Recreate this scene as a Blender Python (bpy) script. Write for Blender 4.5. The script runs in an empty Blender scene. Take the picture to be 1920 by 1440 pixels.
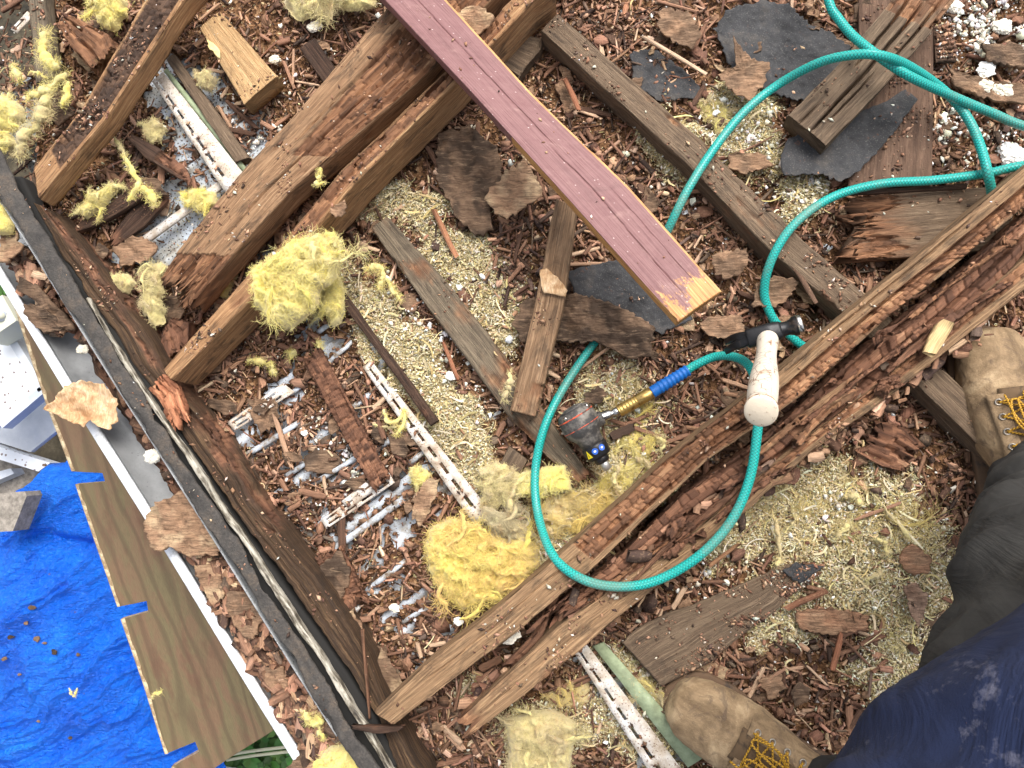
import bpy, bmesh, math, random
import numpy as np
from mathutils import Vector, Quaternion, Matrix
from mathutils.bvhtree import BVHTree

random.seed(7)
RNG = np.random.default_rng(11)
scene = bpy.context.scene
COL = scene.collection

# ------------------------------------------------------------------ camera
FPX = 1397.0                       # focal length in photo pixels (1920 wide)
HC = 1.27                          # phone height above the ceiling layer
QC = Vector((140 / FPX, -140 / FPX, -1)).normalized().rotation_difference(Vector((0, 0, -1)))
cam_data = bpy.data.cameras.new('camera')
cam_data.sensor_width = 36.0
cam_data.lens = 36.0 * FPX / 1920.0
cam_data.clip_start = 0.02
cam_data.clip_end = 200
cam = bpy.data.objects.new('camera', cam_data)
COL.objects.link(cam)
cam.location = (0, 0, HC)
cam.rotation_mode = 'QUATERNION'
cam.rotation_quaternion = QC
scene.camera = cam

# ------------------------------------------------------------------ world, sun, exposure
SUN_EL, SUN_ROT = math.radians(58), math.radians(25)
world = bpy.data.worlds.new('World')
scene.world = world
world.use_nodes = True
wn = world.node_tree
bg = wn.nodes['Background']
sky = wn.nodes.new('ShaderNodeTexSky')
sky.sky_type = 'NISHITA'
sky.sun_disc = False
sky.sun_elevation = SUN_EL
sky.sun_rotation = SUN_ROT
sky.air_density = 1.0
sky.dust_density = 6.0
sky.ozone_density = 1.0
whiten = wn.nodes.new('ShaderNodeHueSaturation')      # overcast: a greyer sky
whiten.inputs['Saturation'].default_value = 0.35
wn.links.new(sky.outputs[0], whiten.inputs['Color'])
wn.links.new(whiten.outputs[0], bg.inputs[0])
bg.inputs[1].default_value = 0.15
sun_d = bpy.data.lights.new('sun', 'SUN')
sun_d.energy = 0.95
sun_d.angle = math.radians(34)
sun_d.color = (1.0, 0.95, 0.86)
sun = bpy.data.objects.new('sun', sun_d)
COL.objects.link(sun)
sdir = Vector((math.sin(SUN_ROT) * math.cos(SUN_EL), math.cos(SUN_ROT) * math.cos(SUN_EL), math.sin(SUN_EL)))
sun.rotation_mode = 'QUATERNION'
sun.rotation_quaternion = sdir.to_track_quat('Z', 'Y')
scene.view_settings.view_transform = 'Standard'
scene.view_settings.look = 'None'
scene.view_settings.gamma = 1
scene.view_settings.exposure = 0.92
scene.cycles.max_bounces = 6

# ------------------------------------------------------------------ maths helpers
RM = np.array(QC.to_matrix())

def pxn(px, py, z):
    """photo pixels + height -> world points (numpy)"""
    px = np.asarray(px, float); py = np.asarray(py, float); z = np.asarray(z, float) + 0 * px
    d = np.stack([(px - 960) / FPX, (720 - py) / FPX, -np.ones_like(px)], -1) @ RM.T
    t = (z - HC) / d[..., 2]
    return np.stack([d[..., 0] * t, d[..., 1] * t, z], -1)

def P(px, py, z=0.0):
    return Vector(pxn(px, py, z).tolist())

def topx(p):
    """world (n,3) -> photo pixels"""
    q = (np.asarray(p, float) - np.array([0, 0, HC])) @ RM
    return 960 + FPX * q[..., 0] / -q[..., 2], 720 - FPX * q[..., 1] / -q[..., 2]

def _hash(ix, iy, iz, seed):
    h = (ix * 374761393 + iy * 668265263 + iz * 2147483647 + seed * 974711) & 0xFFFFFFFF
    h = ((h ^ (h >> 13)) * 1274126177) & 0xFFFFFFFF
    h = ((h ^ (h >> 16)) * 2246822519) & 0xFFFFFFFF
    return ((h ^ (h >> 15)) & 0xFFFFFF) / float(0xFFFFFF)

def vnoise(x, y, z=0.0, seed=0):
    x, y, z = np.broadcast_arrays(np.asarray(x, float), np.asarray(y, float), np.asarray(z, float))
    ix, iy, iz = np.floor(x).astype(np.int64), np.floor(y).astype(np.int64), np.floor(z).astype(np.int64)
    fx, fy, fz = x - ix, y - iy, z - iz
    fx, fy, fz = [f * f * (3 - 2 * f) for f in (fx, fy, fz)]
    r = 0
    for a in (0, 1):
        for b in (0, 1):
            for c in (0, 1):
                w = (fx if a else 1 - fx) * (fy if b else 1 - fy) * (fz if c else 1 - fz)
                r = r + w * _hash(ix + a, iy + b, iz + c, seed)
    return r * 2 - 1

def fbm(x, y, z=0.0, seed=0, octs=4, gain=0.5):
    r, a, s = 0, 1.0, 0
    for i in range(octs):
        k = 2.03 ** i
        r = r + a * vnoise(np.asarray(x) * k, np.asarray(y) * k, np.asarray(z) * k, seed + i * 17)
        s += a; a *= gain
    return r / s

def sstep(a, b, x):
    t = np.clip((x - a) / (b - a), 0, 1)
    return t * t * (3 - 2 * t)

def srgb(r, g, b, k=1.0):
    f = lambda c: ((c / 255 + 0.055) / 1.055) ** 2.4 if c > 10 else c / 255 / 12.92
    return (f(r) * k, f(g) * k, f(b) * k)

# ------------------------------------------------------------------ mesh helpers
def mesh_np(name, V, F, attrs=None, uv=None, smooth=False):
    """V (n,3); F (m,4) or (m,3) int arrays or list of both"""
    me = bpy.data.meshes.new(name)
    Fs = F if isinstance(F, list) else [F]
    Fs = [np.asarray(f, np.int64) for f in Fs if len(f)]
    loops = np.concatenate([f.ravel() for f in Fs])
    sizes = np.concatenate([np.full(len(f), f.shape[1]) for f in Fs])
    starts = np.concatenate([[0], np.cumsum(sizes)[:-1]])
    me.vertices.add(len(V)); me.vertices.foreach_set('co', np.asarray(V, np.float32).ravel())
    me.loops.add(len(loops)); me.loops.foreach_set('vertex_index', loops.astype(np.int32))
    me.polygons.add(len(sizes)); me.polygons.foreach_set('loop_start', starts.astype(np.int32))
    me.polygons.foreach_set('loop_total', sizes.astype(np.int32))
    me.update(calc_edges=True)
    if smooth:
        me.polygons.foreach_set('use_smooth', np.ones(len(sizes), bool))
    if uv is not None:
        l = me.uv_layers.new(name='UVMap')
        l.data.foreach_set('uv', np.asarray(uv, np.float32)[loops].ravel())
    for k, a in (attrs or {}).items():
        a = np.asarray(a, np.float32)
        if a.ndim == 2:
            at = me.attributes.new(k, 'FLOAT_COLOR', 'POINT')
            at.data.foreach_set('color', np.concatenate([a, np.ones((len(a), 1), np.float32)], 1).ravel())
        else:
            at = me.attributes.new(k, 'FLOAT', 'POINT'); at.data.foreach_set('value', a)
    me.validate()
    return me

def link(name, me, mat=None, parent=None, label=None, cat=None, group=None, kind=None):
    o = bpy.data.objects.new(name, me)
    COL.objects.link(o)
    if mat is not None and me is not None and not me.materials:
        me.materials.append(mat)
    if parent is not None: o.parent = parent
    if label: o['label'] = label
    if cat: o['category'] = cat
    if group: o['group'] = group
    if kind: o['kind'] = kind
    return o

def empty(name, label, cat, loc=(0, 0, 0), group=None):
    o = bpy.data.objects.new(name, None)
    COL.objects.link(o); o.location = loc
    o['label'] = label; o['category'] = cat
    if group: o['group'] = group
    return o

def reparent(o, parent):
    """parent o to an empty that sits away from the origin, keeping o where it is"""
    o.parent = parent
    o.matrix_parent_inverse = Matrix.Translation(-Vector(parent.location))
    return o

def grid_faces(nu, nv, closed_v=False, base=0):
    i = np.arange(nu - 1)[:, None]; j = np.arange(nv if closed_v else nv - 1)[None, :]
    j2 = (j + 1) % nv
    return (np.stack([i * nv + j, (i + 1) * nv + j, (i + 1) * nv + j2, i * nv + j2], -1).reshape(-1, 4) + base)

def tube_np(pts, radii, nseg=10, caps=True):
    """pts (n,3) -> V, F, uv"""
    pts = np.asarray(pts, float); n = len(pts)
    radii = np.broadcast_to(np.asarray(radii, float), (n,))
    T = np.gradient(pts, axis=0); T /= np.linalg.norm(T, axis=1)[:, None] + 1e-12
    N = np.zeros_like(T)
    a = np.array([0, 0, 1.0]) if abs(T[0][2]) < 0.9 else np.array([1.0, 0, 0])
    v = a - T[0] * (a @ T[0]); N[0] = v / np.linalg.norm(v)
    for i in range(1, n):
        v = N[i - 1] - T[i] * (N[i - 1] @ T[i]); N[i] = v / (np.linalg.norm(v) + 1e-12)
    B = np.cross(T, N)
    ang = np.linspace(0, 2 * np.pi, nseg, endpoint=False)
    V = pts[:, None] + radii[:, None, None] * (N[:, None] * np.cos(ang)[None, :, None] + B[:, None] * np.sin(ang)[None, :, None])
    s = np.concatenate([[0], np.cumsum(np.linalg.norm(np.diff(pts, axis=0), axis=1))])
    uv = np.stack([np.repeat(s, nseg), np.tile(ang / (2 * np.pi), n)], -1)
    V = V.reshape(-1, 3); F = grid_faces(n, nseg, True)
    Fl = [F]
    if caps:
        c0, c1 = len(V), len(V) + 1
        V = np.concatenate([V, pts[:1], pts[-1:]]); uv = np.concatenate([uv, [[0, 0], [s[-1], 0]]])
        k = np.arange(nseg); k2 = (k + 1) % nseg
        Fl += [np.stack([np.full(nseg, c0), k, k2], -1), np.stack([np.full(nseg, c1), (n - 1) * nseg + k2, (n - 1) * nseg + k], -1)]
    return V, Fl, uv

def catmull(pts, m=12):
    p = np.asarray(pts, float)
    p = np.concatenate([[2 * p[0] - p[1]], p, [2 * p[-1] - p[-2]]])
    out = []
    for i in range(1, len(p) - 2):
        for t in np.linspace(0, 1, m, endpoint=False):
            a, b, c, d = p[i - 1], p[i], p[i + 1], p[i + 2]
            out.append(0.5 * ((2 * b) + (c - a) * t + (2 * a - 5 * b + 4 * c - d) * t * t + (3 * b - a - 3 * c + d) * t ** 3))
    out.append(p[-2])
    return np.array(out)

def merge(parts):
    """list of (V, Flist, uv) -> one"""
    V, T3, T4, U, b = [], [], [], [], 0
    for v, fl, uv in parts:
        fl = fl if isinstance(fl, list) else [fl]
        for f in fl:
            (T3 if f.shape[1] == 3 else T4).append(f + b)
        V.append(v); U.append(uv); b += len(v)
    Fs = []
    if T4: Fs.append(np.concatenate(T4))
    if T3: Fs.append(np.concatenate(T3))
    return np.concatenate(V), Fs, np.concatenate(U)

# ------------------------------------------------------------------ material helpers
def nodes(name):
    m = bpy.data.materials.new(name); m.use_nodes = True
    nt = m.node_tree; b = nt.nodes['Principled BSDF']
    return m, nt, b

def N(nt, t, **kw):
    n = nt.nodes.new(t)
    for k, v in kw.items():
        if k in n.inputs.keys() if hasattr(n.inputs, 'keys') else False:
            n.inputs[k].default_value = v
        else:
            setattr(n, k, v)
    return n

def ramp(nt, fac, stops):
    r = nt.nodes.new('ShaderNodeValToRGB')
    while len(r.color_ramp.elements) > 1: r.color_ramp.elements.remove(r.color_ramp.elements[0])
    r.color_ramp.elements[0].position = stops[0][0]; r.color_ramp.elements[0].color = (*stops[0][1], 1)
    for p, c in stops[1:]:
        e = r.color_ramp.elements.new(p); e.color = (*c, 1)
    nt.links.new(fac, r.inputs[0]); return r.outputs[0]

def fr(nt, fac, a, b, c=0.0, d=1.0):
    m = nt.nodes.new('ShaderNodeMapRange'); m.inputs[1].default_value = a; m.inputs[2].default_value = b
    m.inputs[3].default_value = c; m.inputs[4].default_value = d
    nt.links.new(fac, m.inputs[0]); return m.outputs[0]

def mix(nt, fac, a, b, mode='MIX'):
    m = nt.nodes.new('ShaderNodeMix'); m.data_type = 'RGBA'; m.blend_type = mode
    for s, v in ((0, fac), (6, a), (7, b)):
        if hasattr(v, 'links') or isinstance(v, bpy.types.NodeSocket): nt.links.new(v, m.inputs[s])
        elif isinstance(v, tuple): m.inputs[s].default_value = (*v, 1)
        else: m.inputs[s].default_value = v
    return m.outputs[2]

def math_n(nt, op, a, b=0.0):
    m = nt.nodes.new('ShaderNodeMath'); m.operation = op
    for i, v in enumerate((a, b)):
        if isinstance(v, bpy.types.NodeSocket): nt.links.new(v, m.inputs[i])
        else: m.inputs[i].default_value = v
    return m.outputs[0]

def coord(nt, kind='UV', scale=(1, 1, 1), loc=(0, 0, 0)):
    t = nt.nodes.new('ShaderNodeTexCoord'); m = nt.nodes.new('ShaderNodeMapping')
    m.inputs['Scale'].default_value = scale; m.inputs['Location'].default_value = loc
    nt.links.new(t.outputs[kind], m.inputs[0]); return m.outputs[0]

def noise(nt, vec, scale, detail=4, rough=0.55, dist=0.0):
    n = nt.nodes.new('ShaderNodeTexNoise'); n.inputs['Scale'].default_value = scale
    n.inputs['Detail'].default_value = detail; n.inputs['Roughness'].default_value = rough
    n.inputs['Distortion'].default_value = dist
    nt.links.new(vec, n.inputs['Vector']); return n.outputs[0]

def bump(nt, b, h, dist=0.001, strength=0.8, prev=None):
    n = nt.nodes.new('ShaderNodeBump'); n.inputs['Distance'].default_value = dist; n.inputs['Strength'].default_value = strength
    nt.links.new(h, n.inputs['Height'])
    if prev is not None: nt.links.new(prev, n.inputs['Normal'])
    nt.links.new(n.outputs[0], b.inputs['Normal']); return n.outputs[0]

def attr(nt, name):
    a = nt.nodes.new('ShaderNodeAttribute'); a.attribute_name = name; return a

def wood_mat(name, c_dark, c_mid, c_light, stain=(0.03, 0.022, 0.018), stain_amt=0.5, rotc=None, seed=0.0, rough=0.8, grain=1.0, dust=0.25):
    m, nt, b = nodes(name)
    uv = coord(nt, 'UV', (1, 1, 1), (seed, seed * 1.7, 0))
    g1 = nt.nodes.new('ShaderNodeMapping'); g1.inputs['Scale'].default_value = (7, 210 * grain, 1); nt.links.new(uv, g1.inputs[0])
    n1 = noise(nt, g1.outputs[0], 1.6, 6, 0.65, 0.6)
    g2 = nt.nodes.new('ShaderNodeMapping'); g2.inputs['Scale'].default_value = (22, 620 * grain, 1); nt.links.new(uv, g2.inputs[0])
    n2 = noise(nt, g2.outputs[0], 1.5, 3, 0.6)
    c = ramp(nt, n1, [(0.33, c_dark), (0.5, c_mid), (0.66, c_light)])
    gb = nt.nodes.new('ShaderNodeMapping'); gb.inputs['Scale'].default_value = (4, 50, 1); nt.links.new(uv, gb.inputs[0])
    nb = noise(nt, gb.outputs[0], 1.5, 5, .6, .8)
    c = mix(nt, fr(nt, nb, .38, .62, .5, 0), c, tuple(x * .62 for x in c_mid))
    c = mix(nt, fr(nt, n2, 0.35, 0.6, 0.45, 0.0), c, tuple(x * 0.45 for x in c_dark))
    # weather stains
    g3 = nt.nodes.new('ShaderNodeMapping'); g3.inputs['Scale'].default_value = (9, 26, 1); nt.links.new(uv, g3.inputs[0])
    n3 = noise(nt, g3.outputs[0], 1.3, 6, 0.7, 1.2)
    c = mix(nt, fr(nt, n3, 0.5, 0.66, 0.0, stain_amt), c, stain)
    # dry specks and dust
    n4 = noise(nt, uv, 170, 4, 0.7)
    c = mix(nt, fr(nt, n4, 0.6, 0.72, 0.0, dust), c, srgb(190, 165, 135, 0.8))
    if rotc:
        a = attr(nt, 'rotm').outputs['Fac']; cell = attr(nt, 'cell').outputs['Fac']
        cr = ramp(nt, cell, [(0.0, rotc[0]), (0.45, rotc[1]), (0.85, rotc[2]), (1.0, rotc[3])])
        cr = mix(nt, fr(nt, n2, 0.35, 0.62, 0.55, 0.0), cr, rotc[0])
        cr = mix(nt, fr(nt, n1, 0.35, 0.65, 0.5, 0.0), cr, rotc[1])
        c = mix(nt, a, c, cr)
    hs = nt.nodes.new('ShaderNodeHueSaturation'); hs.inputs['Saturation'].default_value = 0.92; hs.inputs['Hue'].default_value = 0.506; hs.inputs['Value'].default_value = 1.08; nt.links.new(c, hs.inputs['Color'])
    nt.links.new(hs.outputs[0], b.inputs['Base Color'])
    b.inputs['Roughness'].default_value = rough
    b.inputs['Specular IOR Level'].default_value = 0.25
    h = math_n(nt, 'ADD', n2, math_n(nt, 'MULTIPLY', n1, 0.8))
    h = math_n(nt, 'ADD', h, math_n(nt, 'MULTIPLY', n4, 0.5))
    bump(nt, b, h, 0.0022, 1.0)
    return m

ROT = (srgb(62, 42, 32), srgb(134, 88, 60), srgb(184, 128, 88), srgb(216, 168, 124))
ROT_RED = (srgb(56, 38, 31), srgb(118, 76, 56), srgb(164, 110, 80), srgb(200, 150, 114))
M = {}
M['joist'] = wood_mat('old_joist_wood', srgb(112, 78, 54), srgb(162, 120, 86), srgb(192, 150, 112), rotc=ROT, seed=1.1, stain_amt=0.75)
M['joist_orange'] = wood_mat('orange_joist_wood', srgb(124, 84, 54), srgb(176, 126, 84), srgb(206, 162, 114), rotc=ROT, seed=5.3, stain_amt=0.7)
ROT_DK = (srgb(44, 34, 30), srgb(84, 62, 50), srgb(118, 86, 66), srgb(176, 124, 86))
M['joist_dark'] = wood_mat('dark_crazed_joist_wood', srgb(124, 84, 54), srgb(176, 126, 84), srgb(206, 162, 114), rotc=ROT_DK, seed=5.9, stain_amt=0.6)
M['rafter'] = wood_mat('rotten_rafter_wood', srgb(104, 76, 54), srgb(156, 118, 84), srgb(190, 150, 110), rotc=ROT, seed=3.7, stain_amt=0.7)
M['plate'] = wood_mat('dark_plate_wood', srgb(46, 33, 24), srgb(78, 56, 40), srgb(120, 90, 62), rotc=ROT_RED, seed=8.2, stain_amt=0.6, dust=0.12)
M['grey'] = wood_mat('weathered_grey_wood', srgb(78, 68, 56), srgb(120, 104, 86), srgb(152, 134, 110), rotc=ROT, seed=2.9, stain_amt=0.6)
M['tan'] = wood_mat('tan_stick_wood', srgb(100, 72, 50), srgb(150, 114, 84), srgb(182, 146, 112), rotc=ROT, seed=6.1, stain_amt=0.55)
M['dark'] = wood_mat('dark_wet_wood', srgb(44, 30, 24), srgb(76, 53, 42), srgb(106, 78, 62), rotc=ROT_RED, seed=9.4, stain_amt=0.5, dust=0.18)
M['pale'] = wood_mat('pale_new_wood', srgb(150, 106, 66), srgb(196, 152, 102), srgb(218, 180, 130), rotc=ROT, seed=4.4, stain_amt=0.35)
M['rotplank'] = wood_mat('cube_rotten_wood', srgb(70, 46, 36), srgb(118, 78, 56), srgb(154, 106, 78), rotc=ROT_RED, seed=12.0, stain_amt=0.3)
M['bright_rot'] = wood_mat('bright_orange_rot', srgb(130, 78, 52), srgb(180, 112, 78), srgb(216, 156, 116), rotc=(srgb(110, 62, 42), srgb(178, 108, 74), srgb(214, 146, 104), srgb(232, 176, 136)), seed=15.0, stain_amt=0.2)
M['greybrown'] = wood_mat('grey_brown_board', srgb(88, 70, 56), srgb(122, 99, 79), srgb(150, 126, 102), rotc=ROT, seed=7.7, stain_amt=0.5)

def attr_mat(name, rough=0.85, bscale=260, bdist=0.0008, grain=True, sheen=0.0, var=0.35, trans=0.0):
    """colour from the 'tint' attribute plus fine procedural variation"""
    m, nt, b = nodes(name)
    t = attr(nt, 'tint').outputs['Color']
    if grain:
        g = coord(nt, 'UV', (18, 420, 1)); n1 = noise(nt, g, 1.5, 3, 0.6)
    else:
        n1 = noise(nt, coord(nt, 'Object', (1, 1, 1)), bscale * 0.5, 3, 0.6)
    n2 = noise(nt, coord(nt, 'Object'), bscale, 3, 0.7)
    c = mix(nt, fr(nt, n1, 0.38, 0.6, var * 1.3, 0.0), t, (0.03, 0.018, 0.013))
    c = mix(nt, fr(nt, n2, 0.55, 0.7, 0.0, var * 0.8), c, srgb(190, 150, 110))
    hs = nt.nodes.new('ShaderNodeHueSaturation'); hs.inputs['Saturation'].default_value = 0.87; hs.inputs['Hue'].default_value = 0.507; hs.inputs['Value'].default_value = 1.12; nt.links.new(c, hs.inputs['Color'])
    nt.links.new(hs.outputs[0], b.inputs['Base Color'])
    b.inputs['Roughness'].default_value = rough; b.inputs['Specular IOR Level'].default_value = 0.2
    h = math_n(nt, 'ADD', n1, n2); bump(nt, b, h, bdist, 0.9)
    if sheen: b.inputs['Sheen Weight'].default_value = sheen
    return m
M['chip'] = attr_mat('splintered_rotten_wood')
M['crumb'] = attr_mat('crumbled_debris', grain=False, var=0.2)
m, nt, b = nodes('flaky_rotten_bark')
t = attr(nt, 'tint').outputs['Color']
mp = nt.nodes.new('ShaderNodeMapping'); mp.inputs['Rotation'].default_value = (0, 0, .7); mp.inputs['Scale'].default_value = (24, 170, 1)
tcx = nt.nodes.new('ShaderNodeTexCoord'); nt.links.new(tcx.outputs['UV'], mp.inputs[0])
f1 = noise(nt, mp.outputs[0], 1.4, 6, .7, 1.0); f2 = noise(nt, tcx.outputs['UV'], 60, 6, .75, .5)
c = mix(nt, fr(nt, f1, .34, .55, .65, 0), t, srgb(66, 46, 36)); c = mix(nt, fr(nt, f1, .55, .72, 0, .5), c, srgb(206, 162, 124)); c = mix(nt, fr(nt, f2, .52, .66, 0, .55), c, srgb(84, 60, 48))
hs = nt.nodes.new('ShaderNodeHueSaturation'); hs.inputs['Saturation'].default_value = .85; hs.inputs['Hue'].default_value = .512; nt.links.new(c, hs.inputs['Color']); c = hs.outputs[0]
nt.links.new(c, b.inputs['Base Color']); b.inputs['Roughness'].default_value = .9; b.inputs['Specular IOR Level'].default_value = .15
bump(nt, b, math_n(nt, 'ADD', f1, f2), .004, 1.0); M['flake'] = m

# ------------------------------------------------------------------ bed height and debris zones (in photo pixels)
def blob(px, py, cx, cy, rx, ry, ang=0.0, pw=2):
    a = math.radians(ang); dx, dy = px - cx, py - cy
    u = (dx * math.cos(a) + dy * math.sin(a)) / rx; v = (-dx * math.sin(a) + dy * math.cos(a)) / ry
    return np.clip(1.25 - (u * u + v * v), 0, 1)
STRAW = [(775, 690, 270, 62, 54), (890, 540, 150, 75, 50), (780, 400, 90, 50, 20), (1160, 760, 110, 90, 0), (870, 860, 120, 60, 50),
         (1190, 880, 100, 80, 0), (1080, 980, 130, 70, -40), (1480, 960, 190, 90, -25), (1640, 1060, 190, 120, 20), (1600, 930, 150, 60, 0), (1690, 1230, 90, 110, 60),
         (1180, 1310, 110, 90, 45), (1020, 1370, 100, 60, 0), (1390, 200, 70, 50, 0), (1400, 280, 80, 60, 40), (1500, 360, 60, 60, 0),
         (1280, 290, 60, 60, 0), (1230, 250, 50, 50, 0), (1450, 1150, 90, 60, 0), (920, 1290, 50, 30, 0), (1340, 1000, 70, 50, -30), (1240, 1380, 80, 80, 0)]
WHITE = [(1850, 70, 110, 110, 0), (1900, 280, 50, 70, 0), (1390, 260, 90, 90, 30), (1500, 350, 70, 70, 0), (1180, 1300, 90, 90, 45), (1790, 250, 50, 60, 0),
         (620, 860, 120, 100, 30), (420, 230, 120, 160, 45), (830, 620, 200, 90, 54), (1290, 1050, 90, 60, 0), (1560, 960, 120, 60, 0), (1790, 40, 60, 60, 0)]
BARE = [(400, 250, 80, 160, -38), (350, 400, 120, 62, -40), (260, 470, 60, 16, -40), (490, 470, 26, 26, 0), (40, 50, 30, 36, 0), (165, 40, 30, 20, 0),
        (490, 775, 80, 22, -38), (500, 815, 60, 10, -38), (540, 700, 60, 9, -38), (600, 600, 60, 12, -38), (640, 640, 50, 9, -38), (590, 850, 60, 12, -38), (640, 880, 90, 10, -38), (570, 890, 60, 10, -38),
        (690, 945, 110, 12, -38), (650, 1000, 60, 9, -38), (610, 960, 60, 9, -38), (760, 1000, 60, 8, -38), (690, 1065, 60, 8, -38), (720, 700, 14, 50, 0), (860, 910, 100, 12, 52), (800, 880, 50, 12, -38),
        (790, 1125, 80, 12, -40), (740, 1090, 50, 8, -40), (820, 1230, 40, 12, -50), (660, 760, 40, 8, -38), (690, 830, 40, 8, -38), (1150, 1300, 130, 22, 58), (1240, 1400, 60, 14, -38), (520, 990, 50, 10, -38)]
RED = [(680, 1180, 160, 120, 0), (620, 900, 160, 120, 0), (450, 230, 150, 150, 0), (1040, 520, 120, 200, 0), (1300, 750, 150, 140, 0), (800, 1330, 160, 100, 0), (1350, 1290, 140, 100, 0), (1560, 1200, 120, 80, 0)]
def zone(lst, px, py, wob=26, seed=3):
    wx = px + wob * vnoise(px / 38, py / 38, seed=seed) + wob * .5 * vnoise(px / 13, py / 13, seed=seed + 5)
    wy = py + wob * vnoise(px / 38, py / 38, seed=seed + 1) + wob * .5 * vnoise(px / 13, py / 13, seed=seed + 6)
    r = 0 * px
    for e in lst: r = np.maximum(r, blob(wx, wy, *e))
    return r
def bed_h(x, y, px=None, py=None):
    if px is None: px, py = topx(np.stack([x, y, 0 * x], -1))
    h = 0.020 + 0.009 * fbm(x * 14, y * 14, seed=2, octs=3) + 0.005 * fbm(x * 60, y * 60, seed=9, octs=3)
    b = zone(BARE, px, py, 30, 21); s = zone(STRAW, px, py)
    h = h + 0.008 * s * (1 - sstep(0.1, .6, b)) - 0.042 * sstep(0.02, 0.35, b)
    return h
# roof side of the eaves line (pixel space): positive = on the roof
def inside(px, py):
    return (px - 75) * (1360 - 380) - (py - 380) * (700 - 75)

# ------------------------------------------------------------------ SETTING: soil far below, debris bed, ceiling panels
m_soil, nt, b = nodes('garden_soil')
o3 = coord(nt, 'Object'); n = noise(nt, o3, 14, 8, 0.7)
nt.links.new(ramp(nt, n, [(0.35, srgb(38, 34, 26)), (0.55, srgb(74, 66, 50)), (0.75, srgb(110, 102, 84))]), b.inputs['Base Color'])
b.inputs['Roughness'].default_value = 0.95; bump(nt, b, n, 0.02, 1)
u = np.concatenate([[-60, -20, -8], np.linspace(-4, 4, 90), [8, 20, 60]])
gx, gy = np.meshgrid(u, u, indexing='ij')
gz = -1.45 + 0.03 * fbm(gx * 3, gy * 3, seed=4)
ground = link('ground', mesh_np('ground', np.stack([gx, gy, gz], -1).reshape(-1, 3), grid_faces(len(u), len(u)), smooth=True), m_soil, kind='structure')

# debris bed: rot dust, wool crumbs
m_bed, nt, b = nodes('rot_dust')
oc = coord(nt, 'Object')
vz = nt.nodes.new('ShaderNodeTexVoronoi'); vz.inputs['Scale'].default_value = 190; nt.links.new(oc, vz.inputs['Vector'])
sp = nt.nodes.new('ShaderNodeSeparateColor'); nt.links.new(vz.outputs['Color'], sp.inputs[0])
v2 = nt.nodes.new('ShaderNodeTexVoronoi'); v2.inputs['Scale'].default_value = 420; nt.links.new(oc, v2.inputs['Vector'])
sp2 = nt.nodes.new('ShaderNodeSeparateColor'); nt.links.new(v2.outputs['Color'], sp2.inputs[0])
bc = ramp(nt, sp.outputs[0], [(0.0, srgb(58, 42, 31)), (0.4, srgb(98, 71, 50)), (0.8, srgb(136, 101, 72)), (1.0, srgb(172, 138, 104))])
sc_ = ramp(nt, sp2.outputs[0], [(0.0, srgb(122, 104, 70)), (0.3, srgb(172, 152, 108)), (0.75, srgb(206, 190, 148)), (1.0, srgb(228, 218, 190))])
n2 = noise(nt, oc, 90, 5, 0.7)
c = mix(nt, fr(nt, math_n(nt, 'ADD', attr(nt, 'straw').outputs['Fac'], math_n(nt, 'MULTIPLY', math_n(nt, 'SUBTRACT', n2, 0.5), 1.6)), 0.3, 0.62), bc, sc_)
nt.links.new(c, b.inputs['Base Color']); b.inputs['Roughness'].default_value = 0.95
b.inputs['Specular IOR Level'].default_value = 0.1
hh = math_n(nt, 'ADD', vz.outputs['Distance'], math_n(nt, 'MULTIPLY', n2, 1.5)); bump(nt, b, hh, 0.004, 1)
st = 0.0035
xs = np.arange(-1.02, 1.15, st); ys = np.arange(-0.95, 1.0, st)
gx, gy = np.meshgrid(xs, ys, indexing='ij')
ppx, ppy = topx(np.stack([gx, gy, 0 * gx], -1))
gz = bed_h(gx, gy, ppx, ppy)
straw_a = zone(STRAW, ppx, ppy)
keep = inside(ppx, ppy) > 0
Fb = grid_faces(len(xs), len(ys))
kf = keep.ravel()[Fb].all(axis=1)
bed = link('debris_bed', mesh_np('debris_bed', np.stack([gx, gy, gz], -1).reshape(-1, 3), Fb[kf], {'straw': straw_a.ravel()}, smooth=True), m_bed, kind='stuff',
           label='fine rot dust and wool crumbs spread between the joists')

# perforated soffit panels (ribbed), running up-right
m_pan, nt, b = nodes('white_vinyl_soffit')
uvp = coord(nt, 'UV', (1, 1, 1))
sx = nt.nodes.new('ShaderNodeSeparateXYZ'); nt.links.new(uvp, sx.inputs[0])
fx = math_n(nt, 'SUBTRACT', math_n(nt, 'FRACT', math_n(nt, 'MULTIPLY', sx.outputs[0], 1 / 0.0085)), 0.5)
fy = math_n(nt, 'SUBTRACT', math_n(nt, 'FRACT', math_n(nt, 'MULTIPLY', sx.outputs[1], 1 / 0.0085)), 0.5)
dd = math_n(nt, 'SQRT', math_n(nt, 'ADD', math_n(nt, 'MULTIPLY', fx, fx), math_n(nt, 'MULTIPLY', fy, fy)))
hole = math_n(nt, 'LESS_THAN', dd, 0.17)
oc = coord(nt, 'Object'); nd = noise(nt, oc, 26, 7, 0.72); ns = noise(nt, oc, 330, 2, 0.6)
base = ramp(nt, nd, [(0.42, srgb(206, 216, 226, 0.9)), (0.58, srgb(176, 176, 170, 0.9)), (0.72, srgb(120, 104, 88))])
base = mix(nt, fr(nt, ns, 0.62, 0.68, 0, 0.9), base, srgb(90, 54, 38))
c = mix(nt, math_n(nt, 'MULTIPLY', hole, 0.85), base, srgb(40, 40, 44))
nt.links.new(c, b.inputs['Base Color']); b.inputs['Roughness'].default_value = 0.42
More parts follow.
